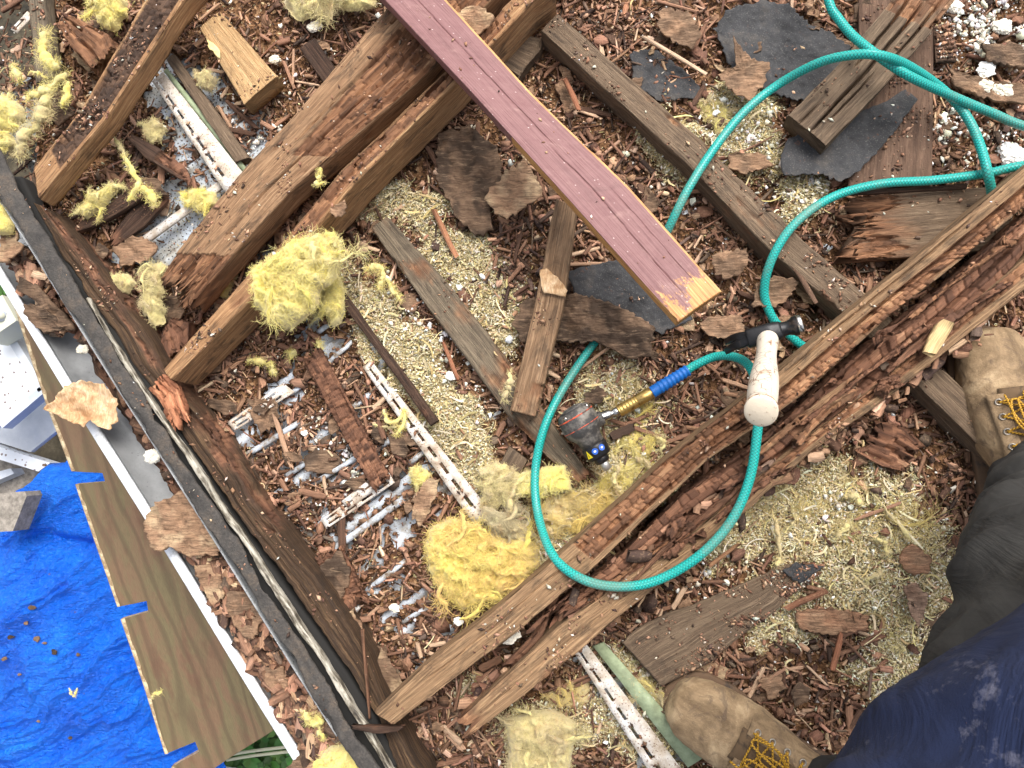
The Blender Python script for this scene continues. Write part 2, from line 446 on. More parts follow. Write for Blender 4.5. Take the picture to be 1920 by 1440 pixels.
m_pan2, nt, b = nodes('grimy_white_soffit')
oc = coord(nt, 'Object'); nd = noise(nt, oc, 20, 7, 0.74); ns = noise(nt, oc, 330, 2, 0.6)
c = ramp(nt, nd, [(0.36, srgb(216, 226, 238, 0.95)), (0.54, srgb(196, 202, 208, 0.9)), (0.64, srgb(150, 142, 128)), (0.75, srgb(100, 82, 66))])
c = mix(nt, fr(nt, ns, 0.60, 0.68, 0, 0.8), c, srgb(100, 66, 46))
nt.links.new(c, b.inputs['Base Color']); b.inputs['Roughness'].default_value = 0.42
ceil = bpy.data.objects.new('ceiling', None); COL.objects.link(ceil); ceil['kind'] = 'structure'
a0 = P(620, 1000); a1 = P(760, 893); du = (a1 - a0); du.z = 0; du.normalize(); dv = Vector((du.y, -du.x, 0))
PW = 0.118
def panel_profile():
    # (offset across, height)
    return [(0.000, 0.002), (0.004, 0.010), (0.012, 0.012), (0.018, 0.010), (0.022, 0.002), (0.060, 0.0025), (PW - 0.002, 0.002), (PW - 0.0005, 0.0)]
for k in range(-9, 10):
    o = a0 + dv * (k * PW)
    prof = panel_profile() if k <= -4 else [(0.000, 0.002), (0.003, 0.013), (0.014, 0.014), (0.018, 0.011), (0.022, 0.002), (0.044, 0.0022), (0.048, 0.011), (0.058, 0.012), (0.062, 0.003), (0.082, 0.002), (0.086, 0.009), (0.092, 0.009), (0.096, 0.002), (PW - 0.001, 0.001)]; s_ = np.linspace(-1.5, 1.5, 60)
    V, U = [], []
    for s in s_:
        for (t, h) in prof:
            p = o + du * float(s) + dv * t
            V.append((p.x, p.y, h + 0.0012 * math.sin(s * 9 + k))); U.append((s, t))
    V = np.array(V); px_, py_ = topx(V)
    F = grid_faces(len(s_), len(prof))
    kp = (inside(px_, py_) > 6000)[F].all(axis=1) & (np.abs(V[:, 0]) < 1.25)[F].all(axis=1) & (np.abs(V[:, 1]) < 1.1)[F].all(axis=1)
    if kp.sum() < 4: continue
    po = link('panel', mesh_np('panel', V, F[kp], uv=U), m_pan if k <= -4 else m_pan2, ceil)
    sd = po.modifiers.new('sheet', 'SOLIDIFY'); sd.thickness = 0.0012

# ------------------------------------------------------------------ planks
def plank(name, stations, thick, mat, label=None, cat='board', z=0.1, ds=0.003, dt=0.003, side_dt=0.006, rot=None, cracks=(), jag=(0, 0),
          rough=1.0, wear=0.002, group=None, parent=None, seed=0, bend=0.0, notch=0.0, kind=None, cell=(0.012, 0.0085), rotdepth=0.004, wob=0.0):
    """stations: [(Lx,Ly,Rx,Ry[,z])] photo pixels of the top face; a solid timber of real thickness, worn, cracked, rotten"""
    Ls, Rs = [], []
    for s in stations:
        zz = s[4] if len(s) > 4 else z
        Ls.append(pxn(s[0], s[1], zz)); Rs.append(pxn(s[2], s[3], zz))
    Ls, Rs = np.array(Ls), np.array(Rs)
    mid = (Ls + Rs) / 2; cum = np.concatenate([[0], np.cumsum(np.linalg.norm(np.diff(mid, axis=0), axis=1))])
    n = max(4, int(cum[-1] / ds)); S = np.linspace(0, cum[-1], n)
    L = np.stack([np.interp(S, cum, Ls[:, i]) for i in range(3)], -1); R = np.stack([np.interp(S, cum, Rs[:, i]) for i in range(3)], -1)
    W = float(np.linalg.norm(Ls - Rs, axis=1).mean())
    ntop = max(5, int(W / dt)); ns = max(3, int(thick / side_dt))
    a_top = np.linspace(0, 1, ntop); a_s = np.linspace(0, 1, ns + 1)[1:]
    # perimeter coordinates: (frac across, frac down), outward normal code
    fa = np.concatenate([a_top, np.ones(ns), [0.66, 0.33], np.zeros(ns + 1)[:ns]])
    fd = np.concatenate([np.zeros(ntop), a_s, [1, 1], 1 - np.concatenate([[0], a_s])[:ns]])
    tt = np.concatenate([a_top * W, W + a_s * thick, [W + thick + W * .33, W + thick + W * .66], 2 * W + thick + np.concatenate([[0], a_s])[:ns] * thick])
    nz = np.concatenate([np.ones(ntop), np.zeros(ns), [-1, -1], np.zeros(ns)])
    nx = np.concatenate([np.zeros(ntop), np.ones(ns), [0, 0], -np.ones(ns)])
    nx[0] = -.7; nz[0] = .7; nx[ntop - 1] = .7; nz[ntop - 1] = .7
    nx[ntop + ns - 1] = .7; nz[ntop + ns - 1] = -.7; nx[ntop + ns + 2] = -.7; nz[ntop + ns + 2] = -.7
    side = (R - L); side /= np.linalg.norm(side, axis=1)[:, None]
    side_ = (R - L); side_ /= np.linalg.norm(side_, axis=1)[:, None]
    V = L[:, None] * (1 - fa)[None, :, None] + R[:, None] * fa[None, :, None]
    V = V - np.array([0, 0, 1]) * (fd * thick)[None, :, None]
    if wob:
        wl = wob * fbm(S * 14, S * 0, seed=seed * 3 + 1, octs=5, gain=.65)[:, None] * (1 - fa)[None, :] + wob * fbm(S * 14, S * 0 + 9, seed=seed * 3 + 2, octs=5, gain=.65)[:, None] * fa[None, :]
        V = V + side_[:, None] * wl[..., None]
    SS, TT = np.meshgrid(S, tt, indexing='ij')
    sd = seed * 31 + 1
    SW = SS + 0.0
    grain = 0.0005 * rough * fbm(SS * 9, TT * 190, seed=sd, octs=3) + 0.0016 * rough * fbm(SS * 14, TT * 40, seed=sd + 3, octs=3)
    disp = grain.copy()
    # worn arrises
    ea = np.minimum(fa, 1 - fa) * W; ed = np.minimum(fd, 1 - fd) * thick
    edge = np.exp(-((ea + ed) / 0.0035))[None, :]
    disp -= edge * (wear * (0.5 + 0.9 * np.clip(fbm(SS * 30, TT * 8, seed=sd + 8) + 0.3, 0, 2)) + notch * np.clip(fbm(SS * 18, TT * 5, seed=sd + 9) - 0.12, 0, 1) * 6)
    for (cs0, cs1, ct, dep, wid) in cracks:
        line = ct * W + 0.004 * fbm(SS * 7, SS * 0 + ct * 9, seed=sd + 20) + 0.0008 * fbm(SS * 60, SS * 0, seed=sd + 23)
        x0, x1 = cs0 * cum[-1], cs1 * cum[-1]
        ends = sstep(x0 - 0.001, x0 + 0.05, SS) * (1 - sstep(x1 - 0.05, x1 + 0.001, SS))
        disp -= dep * ends * np.exp(-((TT - line) / wid) ** 2) * (TT < W + 0.001)
    rotm = np.zeros_like(SS); cellr = np.zeros_like(SS) + 0.5
    if rot is not None:
        rotm = rot(SS / cum[-1], TT / W, SS, TT)
        rotm = sstep(0.35, 0.6, rotm + 0.35 * fbm(SS * 18, TT * 50, seed=sd + 30))
        rw = (TT + 0.0032 * fbm(SS * 9, TT * 8, seed=sd + 31)) / cell[1] + 0.35 * vnoise(SS * 26, TT * 30, seed=sd + 62)
        row = np.floor(rw); fr_ = rw - row
        cs = SS / cell[0] * (0.75 + 0.5 * _hash(row.astype(np.int64), 0 * row.astype(np.int64), 0 * row.astype(np.int64), sd)) + 7.3 * _hash(row.astype(np.int64), 1 + 0 * row.astype(np.int64), 0 * row.astype(np.int64), sd) + 0.25 * vnoise(TT * 90, SS * 20, seed=sd + 33)
        cs = cs + 0.85 * vnoise(SS * 38, row * 3.7, seed=sd + 61)
        ci = np.floor(cs); fc = cs - ci
        cellr = _hash(row.astype(np.int64), ci.astype(np.int64), 0 * ci.astype(np.int64), sd + 5)
        d1 = np.minimum(fr_, 1 - fr_) * cell[1]; d2 = np.minimum(fc, 1 - fc) * cell[0]
        g = np.exp(-(np.minimum(d1 * 1.6, d2) / 0.0009) ** 2)
        big = _hash(row.astype(np.int64), (ci // 4).astype(np.int64), 0 * ci.astype(np.int64), sd + 6)
        miss = (big > 0.78) * 0.005 + (big > 0.93) * 0.006
        disp += rotm * (-rotdepth * g - (0.0024 * cellr) - miss * (rotdepth / 0.003) + 0.004 * fbm(SS * 8, TT * 60, seed=sd + 34) - 0.001)
        cellr = np.clip(cellr * 0.75 + 0.25 * (fbm(SS * 16, TT * 30, seed=sd + 36) + 0.5), 0, 1)
    nrm = side[:, None] * nx[None, :, None] + np.array([0, 0, 1.0]) * nz[None, :, None]
    V = V + nrm * disp[..., None]
    # splintered ends
    along = (mid[-1] - mid[0]); along /= np.linalg.norm(along)
    for e, j in enumerate(jag):
        j = max(j, 0.0012)
        tj = 0.5 + 0.5 * fbm(TT * 130, fd[None, :] * thick * 130 + 0 * TT, seed=sd + 40 + e, octs=3, gain=.6) + 0.35 * vnoise(TT * 500, TT * 0, seed=sd + 44)
        if e == 0: w = np.clip(1 - SS / (j * 2.2), 0, 1); V = V + along * (w * tj * j)[..., None]
        else: w = np.clip(1 - (cum[-1] - SS) / (j * 2.2), 0, 1); V = V - along * (w * tj * j)[..., None]
        if j > 0.01: rotm = np.maximum(rotm, np.clip(w * 1.6 - 0.3 + 0.5 * fbm(SS * 20, TT * 90, seed=sd + 50), 0, 1))
    if bend:
        V[..., 2] += bend * (np.sin(np.pi * SS / cum[-1]))
    nu, nv = V.shape[:2]
    F = grid_faces(nu, nv, True)
    Vf = V.reshape(-1, 3)
    # caps: a recessed grid-like fan
    c = []
    for idx, sgn in ((0, 1), (nu - 1, -1)):
        ring = V[idx]; cen = ring.mean(0)
        inner = cen + (ring - cen) * 0.55 + along * sgn * 0.003
        inner += along * sgn * (0.004 * (1 if jag[0 if idx == 0 else 1] == 0 else 3) * RNG.random(nv)[:, None] * (jag[0 if idx == 0 else 1] > 0))
        b0 = len(Vf); Vf = np.concatenate([Vf, inner, [cen + along * sgn * 0.002]])
        k = np.arange(nv); k2 = (k + 1) % nv
        q = np.stack([idx * nv + k, idx * nv + k2, b0 + k2, b0 + k], -1)
        tr = np.stack([b0 + k, b0 + k2, np.full(nv, b0 + nv)], -1)
        if idx: q = q[:, ::-1]; tr = tr[:, ::-1]
        c.append((q, tr))
    F4 = np.concatenate([F[:, ::-1], c[0][0], c[1][0]]); F3 = np.concatenate([c[0][1], c[1][1]])
    uv = np.stack([SS, TT], -1).reshape(-1, 2)
    capuv = []
    for idx in (0, nu - 1):
        capuv.append(np.stack([fa * W * .3 + SS[idx, 0], fd * thick * 3], -1)); capuv.append([[SS[idx, 0], 0.1]])
    uv = np.concatenate([uv] + capuv)
    pad = len(Vf) - nu * nv
    fl = lambda a, v: np.concatenate([a.ravel(), np.full(pad, v)])
    me = mesh_np(name, Vf, [F4, F3], {'rotm': fl(rotm, 0.0 if max(jag) == 0 else 0.5), 'cell': fl(cellr, 0.4)}, uv=uv)
    bm = bmesh.new(); bm.from_mesh(me); bmesh.ops.recalc_face_normals(bm, faces=bm.faces); bm.to_mesh(me); bm.free()
    return link(name, me, mat, parent, label, cat if parent is None else None, group, kind)

# --- main timbers -----------------------------------------------------------
JG = 'joists and rafters left in the stripped roof'
plank('joist', [(62, 312, 72, 374), (150, 205, 196, 226), (268, 0, 345, 0), (300, -40, 380, -40)], 0.042, M['joist_dark'],
      'joist with a dark crazed top crossing the top left corner', 'joist', z=0.125, ds=0.002, dt=0.002, group=JG, seed=1,
      rot=lambda s, t, S, T: ((t > 0.08) & (t < 0.86)) * (0.9 * (s > 0.12)), notch=0.0012, cell=(0.012, 0.009))
plank('joist', [(288, 528, 340, 588), (325, 478, 432, 482), (413, 367, 540, 362), (640, 112, 800, 138), (742, -5, 905, 15), (800, -70, 975, -60)], 0.060, M['joist'],
      'wide brown joist, splintered at its lower end, rotten orange near the red board', 'joist', z=0.118, ds=0.002, dt=0.002, group=JG, seed=2,
      rot=lambda s, t, S, T: 0.95 * (s > 0.42) * (t > 0.30 + 0.5 * np.clip(0.75 - s, 0, 1)) * (t < 1.0) + 0.9 * (s < 0.12) * (t < 1) + 0.25, jag=(0.05, 0), cell=(0.03, 0.0045),
      cracks=[(0.16, 0.86, 0.62, 0.022, 0.0016), (0.45, 0.95, 0.34, 0.014, 0.0013), (0.55, 0.98, 0.8, 0.016, 0.0014)], notch=0.001)
plank('joist', [(303, 692, 322, 714), (467, 513, 500, 530), (530, 452, 566, 462), (640, 318, 668, 342), (830, 136, 852, 160), (975, -20, 1000, 0), (1010, -60, 1040, -30)], 0.088, M['joist_orange'],
      'long deep joist with a ragged orange upper edge, yellow wool resting against it', 'joist', z=0.132, ds=0.002, dt=0.002, side_dt=0.003, group=JG, seed=3,
      rot=lambda s, t, S, T: 0.8 * (t < 0.75) * (s < 0.9) * (0.4 + 0.6 * (s > 0.3)), notch=0.0018, cell=(0.02, 0.006), cracks=[(0.3, 0.9, 1.5, 0.004, 0.002)])
plank('joist', [(1013, 57, 1046, 24), (1280, 300, 1322, 268), (1453, 480, 1496, 440), (1587, 592, 1630, 556), (1800, 800, 1845, 765), (1900, 900, 1945, 865)], 0.07, M['greybrown'],
      'dirty brown joist running under the pair of rotten rafters towards the boot', 'joist', z=0.075, ds=0.003, dt=0.0025, group=JG, seed=4,
      rot=lambda s, t, S, T: 0.25 + 0 * s, cracks=[(0.1, 0.7, 0.8, 0.002, 0.0015)])
def rotE1(s, t, S, T): return 0.95 * ((t > 0.05) & (t < 0.8) & (s > 0.30) & (s < 0.46)) + 0.9 * ((t > 0.45) & (t < 1.1) & (s > 0.5)) + 0.8 * (s > .42) * (s < .56) * (t < .9) + 0.12
plank('rafter', [(700, 1337, 738, 1360), (800, 1243, 840, 1284), (923, 1147, 965, 1190), (1060, 1030, 1108, 1070), (1280, 833, 1325, 866), (1453, 700, 1504, 742), (1623, 557, 1672, 590), (1720, 480, 1800, 490), (1920, 313, 1922, 388), (1980, 262, 1985, 335)],
      0.09, M['rafter'], 'rotten rafter the white hammer leans over, its lower end on the dark plate', 'rafter', z=0.14, ds=0.0015, dt=0.0014, group=JG, seed=5, rot=rotE1,
      notch=0.001, cracks=[(0.5, 0.99, 0.55, 0.022, 0.0018), (0.05, 0.32, 0.4, 0.006, 0.001), (0.3, 0.6, 0.75, 0.014, 0.0014), (0.6, 0.9, 0.2, 0.012, 0.0013)])
plank('rafter', [(1020, 1150, 1044, 1176), (1140, 1062, 1180, 1096), (1280, 925, 1330, 985), (1440, 815, 1500, 870), (1640, 635, 1700, 700), (1800, 510, 1838, 570), (1920, 405, 1930, 470), (1980, 355, 1990, 420)],
      0.075, M['rotplank'], 'crumbling dark rafter core wedged between the two outer rafters', 'rafter', z=0.128, ds=0.0015, dt=0.0015, group=JG, seed=6,
      rot=lambda s, t, S, T: 0.95 + 0 * s, jag=(0.05, 0), notch=0.003, rotdepth=0.0045, cell=(0.019, 0.013), cracks=[(0.1, 0.98, 0.55, 0.022, 0.0025), (0.3, 0.9, 0.15, 0.01, 0.0025)])
plank('rafter', [(848, 1358, 866, 1394), (957, 1257, 992, 1298), (1043, 1177, 1085, 1225), (1140, 1107, 1178, 1143), (1280, 1015, 1306, 1044), (1490, 838, 1530, 842), (1650, 716, 1672, 742), (1920, 488, 1924, 544), (1980, 440, 1986, 490)],
      0.085, M['rafter'], 'outer rotten rafter on the boot side, splintered at its lower end', 'rafter', z=0.135, ds=0.0016, dt=0.0015, group=JG, seed=7,
      rot=lambda s, t, S, T: 0.9 * (s > 0.45) * (t < 0.55) + 0.15 * (s < .15) + 0.2, jag=(0.03, 0), notch=0.002, cracks=[(0.02, 0.5, 0.5, 0.003, 0.0015)])
plank('wall_plate', [(60, 378, 92, 392), (116, 480, 160, 480), (210, 615, 262, 610), (288, 735, 340, 733), (362, 846, 408, 832), (436, 956, 488, 955), (545, 1104, 590, 1080), (655, 1256, 682, 1222), (712, 1355, 730, 1332), (748, 1444, 782, 1436), (775, 1495, 808, 1486)],
      0.09, M['plate'], 'long dark decayed wall plate along the eaves', 'timber', z=0.095, ds=0.0025, dt=0.002, seed=8, group=None,
      rot=lambda s, t, S, T: 0.22 + 0.25 * (s < .6) * (t > .5), notch=0.002, wob=.006, cracks=[(0.05, 0.95, 0.3, 0.005, 0.002), (0.3, 0.9, 0.7, 0.004, 0.002), (0.5, 1.0, 0.5, 0.003, 0.0015)])
# timber post face below the wide joist, beside the red board
plank('joist_block', [(925, 110, 978, 62), (975, 145, 1020, 70), (960, 160, 1012, 95)], 0.06, M['greybrown'], 'olive grey timber block in the corner under the red board', 'block', z=0.05, seed=9, ds=.004)

# --- red board ---------------------------------------------------------------
m_red, nt, b = nodes('worn_maroon_paint')
uv = coord(nt, 'UV'); g = nt.nodes.new('ShaderNodeMapping'); g.inputs['Scale'].default_value = (4, 160, 1); nt.links.new(uv, g.inputs[0])
n1 = noise(nt, g.outputs[0], 1.5, 5, 0.6, 0.4)
red = ramp(nt, n1, [(0.25, srgb(98, 60, 60)), (0.5, srgb(120, 79, 79)), (0.8, srgb(134, 96, 94))])
n3 = noise(nt, uv, 55, 5, 0.65); red = mix(nt, fr(nt, n3, 0.35, 0.7, 0.0, 0.3), red, srgb(150, 112, 110))
gw = nt.nodes.new('ShaderNodeMapping'); gw.inputs['Scale'].default_value = (10, 180, 1); nt.links.new(uv, gw.inputs[0])
raw = ramp(nt, noise(nt, gw.outputs[0], 1.5, 4, 0.6), [(0.3, srgb(150, 96, 52)), (0.6, srgb(206, 156, 96)), (0.8, srgb(224, 186, 122))])
pk = math_n(nt, 'ADD', attr(nt, 'rotm').outputs['Fac'], math_n(nt, 'MULTIPLY', math_n(nt, 'SUBTRACT', noise(nt, uv, 40, 5, 0.7), 0.5), 0.9))
n8 = noise(nt, coord(nt, 'UV', (1, 1, 1), (3, 3, 3)), 16, 7, .75, .5); red = mix(nt, fr(nt, n8, .56, .68, 0, .5), red, srgb(160, 126, 118)); red = mix(nt, fr(nt, n8, .30, .40, .4, 0), red, srgb(88, 58, 54))
c = mix(nt, fr(nt, pk, 0.44, 0.5), red, raw)
vs = nt.nodes.new('ShaderNodeTexVoronoi'); vs.inputs['Scale'].default_value = 75; nt.links.new(uv, vs.inputs['Vector'])
c = mix(nt, fr(nt, vs.outputs['Distance'], 0.05, 0.10, 0.7, 0), c, srgb(215, 195, 190))
nt.links.new(c, b.inputs['Base Color']); b.inputs['Roughness'].default_value = 0.55; bump(nt, b, n1, 0.0012, 0.8)
def rotred(s, t, S, T):
    return 0.9 * (t > 1.02) * (t < 3) * (s > -1) + 0.0 * (t < 1.02) + 1.2 * (t < 0.03) + 0.95 * ((t > 0.97) & (t <= 1.02)) * (s > .05) + 0.58 * ((s > 0.93) & (t < 1.02)) + 0.9 * ((t > 0.65) & (t <= 1.02) & (s > 0.965))
red_st = [(838, 0, 722, 0), (1000, 178, 880, 168), (1180, 350, 1072, 380), (1354, 546, 1272, 604)]
zr = [0.178, 0.205, 0.24, 0.28]
ps = [(745, -100, 620, -105, 0.165)] + [(a, b_, c_, d, z_) for (a, b_, c_, d), z_ in zip(red_st, zr)]
# stations listed right edge first, so the top runs right to left
def red_board():
    o = plank('board', ps, 0.034, m_red, 'maroon painted board with bare orange edges lying across the joists', 'board', seed=10, rough=0.15, wear=0.0012, ds=0.003, dt=0.0012,
              cracks=[(0.14, 0.62, 0.45, 0.003, 0.0006), (0.58, 0.99, 0.55, 0.003, 0.0006), (0.7, 0.99, 0.28, 0.002, 0.0006)])
    me = o.data; n = len(me.vertices); uvl = np.zeros(len(me.loops) * 2); me.uv_layers[0].data.foreach_get('uv', uvl)
    li = np.zeros(len(me.loops), int); me.loops.foreach_get('vertex_index', li)
    uvv = np.zeros((n, 2)); uvv[li] = uvl.reshape(-1, 2)
    s = uvv[:, 0] / uvv[:, 0].max(); W = 0.093; t = uvv[:, 1] / W
    r = np.zeros(n)
    r[t < 0.045] = 0.9                                   # right arris bare
    r[(t > 1.03) & (s > 0.55)] = 1.0; r[(t > 1.03) & (s <= 0.55)] = 0.25
    r = np.maximum(r, 0.46 * sstep(0.86, 0.93, s) + 0.16 * sstep(0.93, 0.99, s) + 0.12 * sstep(0.90, 0.95, s) * (t < 0.5) * (t >= 0))
    r[t > 2.0] = 0.9
    me.attributes['rotm'].data.foreach_set('value', r.astype(np.float32))
    return o
red_board()

# --- smaller timbers ---------------------------------------------------------
nr = lambda v: (lambda s, t, S, T: v + 0 * s)
plank('timber_offcut', [(372, 52, 411, 20), (457, 197, 520, 143)], 0.04, M['pale'], 'pale sawn timber offcut with a flaking yellow paint patch', 'offcut', z=0.075, seed=11, rot=nr(0.15), rough=0.7)
plank('timber_offcut', [(97, 40, 127, 22), (140, 105, 205, 62), (172, 140, 220, 92)], 0.035, M['pale'], 'splintery pale orange offcut beside the wool strand in the top left', 'offcut', z=0.085, seed=12, rot=nr(0.75), jag=(0.012, 0.02), cell=(0.02, .005))
plank('weathered_stick', [(50, -20, 82, -25), (53, 27, 84, 12), (66, 157, 102, 143)], 0.03, M['grey'], 'weathered grey stick at the top left edge', 'stick', z=0.07, seed=13)
plank('weathered_stick', [(694, 427, 727, 404), (790, 562, 832, 522), (873, 672, 915, 624), (955, 785, 985, 720), (1022, 855, 1052, 815), (1084, 920, 1112, 890)], 0.03, M['grey'],
      'long grey brown stick passing under the shorter tan stick', 'stick', z=0.05, seed=14, rot=lambda s, t, S, T: 0.32 + .1 * s, jag=(0, 0.012), cracks=[(0.1, 0.5, 0.4, 0.002, 0.0012)])
plank('tan_stick', [(1042, 372, 1084, 386, 0.105), (1002, 570, 1056, 580, 0.095), (955, 770, 1005, 783, 0.085)], 0.028, M['tan'], 'short tan stick with a pale chip on it, crossing the long grey stick', 'stick', seed=15, rough=.8,
      cracks=[(0.1, 0.7, 0.3, 0.0015, 0.001)], rot=lambda s, t, S, T: 0.4 * (s > .85))
plank('thin_lath', [(612, 530, 628, 522), (700, 650, 714, 640), (806, 800, 824, 788)], 0.012, M['dark'], 'thin dark lath leading down from the yellow wool clump', 'lath', z=0.055, seed=16, rot=nr(0.3))
plank('thin_lath', [(310, 112, 325, 98), (440, 305, 468, 296)], 0.02, M['greybrown'], 'brown lath beside the pale green strip at the top left', 'lath', z=0.05, seed=17)
plank('checked_timber', [(1477, 216, 1550, 274, 0.09), (1580, 112, 1655, 165, 0.10), (1655, 20, 1745, 62, 0.11), (1690, -30, 1800, -10, .115)], 0.045, M['greybrown'],
      'short deeply checked grey brown timber lying on the black felt', 'timber', seed=18, ds=.0018, dt=.0011, rot=lambda s, t, S, T: 0.5 * (s > .8) + .1, notch=.001, cell=(0.03, 0.009),
      cracks=[(-.03, 0.95, 0.55, 0.034, 0.0018), (0.08, 0.5, 0.68, 0.024, 0.0013), (0.4, 1.0, 0.3, 0.03, 0.0017), (-.05, 0.2, 0.28, 0.02, 0.0016), (0.55, 1.0, 0.78, 0.03, 0.0016)])
plank('broken_board', [(1556, 492, 1560, 372), (1680, 484, 1670, 362), (1850, 470, 1842, 350), (1900, 470, 1900, 345)], 0.022, M['greybrown'], 'dark broken board with a splintered orange end below the lower hose', 'board', z=0.06, seed=19,
      jag=(0.075, 0), rot=lambda s, t, S, T: 0.9 * (s < 0.22 + 0.12 * np.sin(t * 9)) * (t < 1), cell=(0.03, 0.005), cracks=[(0.2, 1, 0.45, 0.004, 0.0015)])
plank('thin_lath', [(1588, 366, 1587, 354), (1700, 360, 1700, 350), (1815, 352, 1815, 342)], 0.01, M['dark'], 'thin dark lath on the upper edge of the broken board', 'lath', z=0.075, seed=20)
plank('rotten_batten', [(560, 668, 600, 646), (630, 800, 668, 772), (702, 930, 738, 905)], 0.018, M['rotplank'], 'crazed rotten slat lying across the soffit panels', 'slat', z=0.052, seed=21, rot=nr(0.95), jag=(0.01, 0.02), ds=.002, dt=.002, cell=(0.008, .012))
plank('rotten_batten', [(585, 1042, 640, 1020), (640, 1160, 698, 1140)], 0.02, M['rotplank'], 'crazed rotten slat beside the wall plate below the dark flake', 'slat', z=0.055, seed=22, rot=nr(0.9), jag=(0.01, 0.02), ds=.002, dt=.002, cell=(0.008, .012))
plank('rotten_block', [(300, 618, 318, 590), (294, 672, 355, 600), (310, 676, 352, 650)], 0.03, M['rotplank'], 'crazed rotten block tucked under the splintered joist end', 'block', z=0.06, seed=23, rot=nr(0.9), jag=(0.006, 0.006), ds=.002, dt=.002)
plank('dark_splinter', [(231, 256, 242, 247), (270, 295, 292, 272), (330, 334, 352, 312), (355, 348, 363, 340)], 0.012, M['dark'], 'long black and rust splinter near the perforated panel', 'splinter', z=0.06, seed=24, rot=lambda s, t, S, T: .9 * (s > .45) * (t > .3), jag=(0.01, 0.02))
plank('split_board', [(120, 448, 122, 440), (200, 412, 178, 388), (300, 352, 262, 322)], 0.012, M['dark'], 'purple brown split board lying under a wool tuft', 'board', z=0.05, seed=25, jag=(0.02, 0.02))
plank('split_board', [(205, 470, 200, 455), (270, 425, 248, 385), (320, 370, 300, 345)], 0.012, M['dark'], 'dark split board under the first, nearest the perforated panel', 'board', z=0.035, seed=26, jag=(0.02, 0.02))
plank('splintered_board', [(272, 728, 302, 694, 0.108), (298, 762, 338, 728, 0.112), (325, 815, 368, 800, 0.118)], 0.016, M['bright_rot'], 'bright orange splintered board broken over the wall plate', 'board', seed=27, jag=(0.006, 0.045), ds=.002, dt=.0018,
      rot=lambda s, t, S, T: 0.8 + .2 * s, cell=(0.03, .004))
plank('rotten_panel_piece', [(1600, 850, 1640, 782), (1660, 880, 1702, 800), (1706, 892, 1742, 832)], 0.02, M['rotplank'], 'ribbed rotten wood slab beside the black trousered leg', 'slab', z=0.045, seed=28, rot=nr(0.8), jag=(0.02, 0.02), cell=(0.03, .004))
plank('twig', [(674, 1180, 682, 1178), (682, 1260, 689, 1260), (690, 1350, 695, 1350)], 0.006, M['rotplank'], 'thin straight stick standing beside the wall plate end', 'stick', z=0.105, seed=29, ds=.004)
plank('twig', [(652, 1368, 655, 1358), (700, 1378, 704, 1360), (758, 1372, 760, 1362)], 0.014, M['dark'], 'dark stubby splinter across the wall plate', 'stick', z=0.125, seed=30, jag=(.01, .01), rot=nr(.4))
plank('rafter_splinter', [(930, 1265, 945, 1280), (1000, 1185, 1018, 1195), (1050, 1080, 1064, 1086)], 0.015, M['rotplank'], 'long slim splinter between the two rafter ends', 'splinter', z=0.11, seed=31, rot=nr(.4), jag=(.03, .03))
plank('small_offcut', [(930, 880, 965, 905), (955, 835, 990, 862)], 0.02, M['greybrown'], 'small brown offcut in the straw coloured wool dust', 'offcut', z=0.05, seed=32, rot=nr(.1))
plank('rotten_stick', [(1200, 1262, 1205, 1275), (1120, 1275, 1120, 1262)], 0.01, M['rotplank'], 'short red rotten stick beside the slotted white strip', 'stick', z=0.04, seed=33, rot=nr(.4), jag=(.01, .01))
# flat brown sheets
m_hard = wood_mat('brown_hardboard', srgb(84, 60, 48), srgb(108, 80, 64), srgb(124, 94, 76), seed=2.2, stain_amt=0.2, grain=0.3, dust=0.3)
plank('hardboard_sheet', [(1610, -30, 1752, -30), (1612, 150, 1750, 150), (1590, 352, 1748, 350)], 0.006, m_hard, 'flat brown hardboard sheet under the checked timber', 'sheet', z=0.046, seed=34, rough=.2, wear=.0005, ds=.006, dt=.006)
plank('hardboard_sheet', [(1750, 50, 1785, 40), (1755, 118, 1795, 115)], 0.006, m_hard, 'narrow dark hardboard strip right of the brown sheet', 'sheet', z=0.047, seed=35, rough=.2, wear=.0005, ds=.006)
plank('hardboard_sheet', [(1165, 1205, 1240, 1290, 0.05), (1210, 1170, 1335, 1240, 0.048), (1460, 1062, 1500, 1105, 0.045), (1530, 1055, 1545, 1072, 0.045)], 0.006, M['greybrown'], 'grimy grey brown sheet above the lower boot', 'sheet', seed=36, rough=.3, wear=.001, ds=.005, jag=(0, .02), wob=.006)
plank('sooty_board', [(560, 90, 590, 70), (640, 200, 660, 170)], 0.012, M['dark'], 'dark sooty board beside the pale offcut', 'board', z=0.045, seed=37)

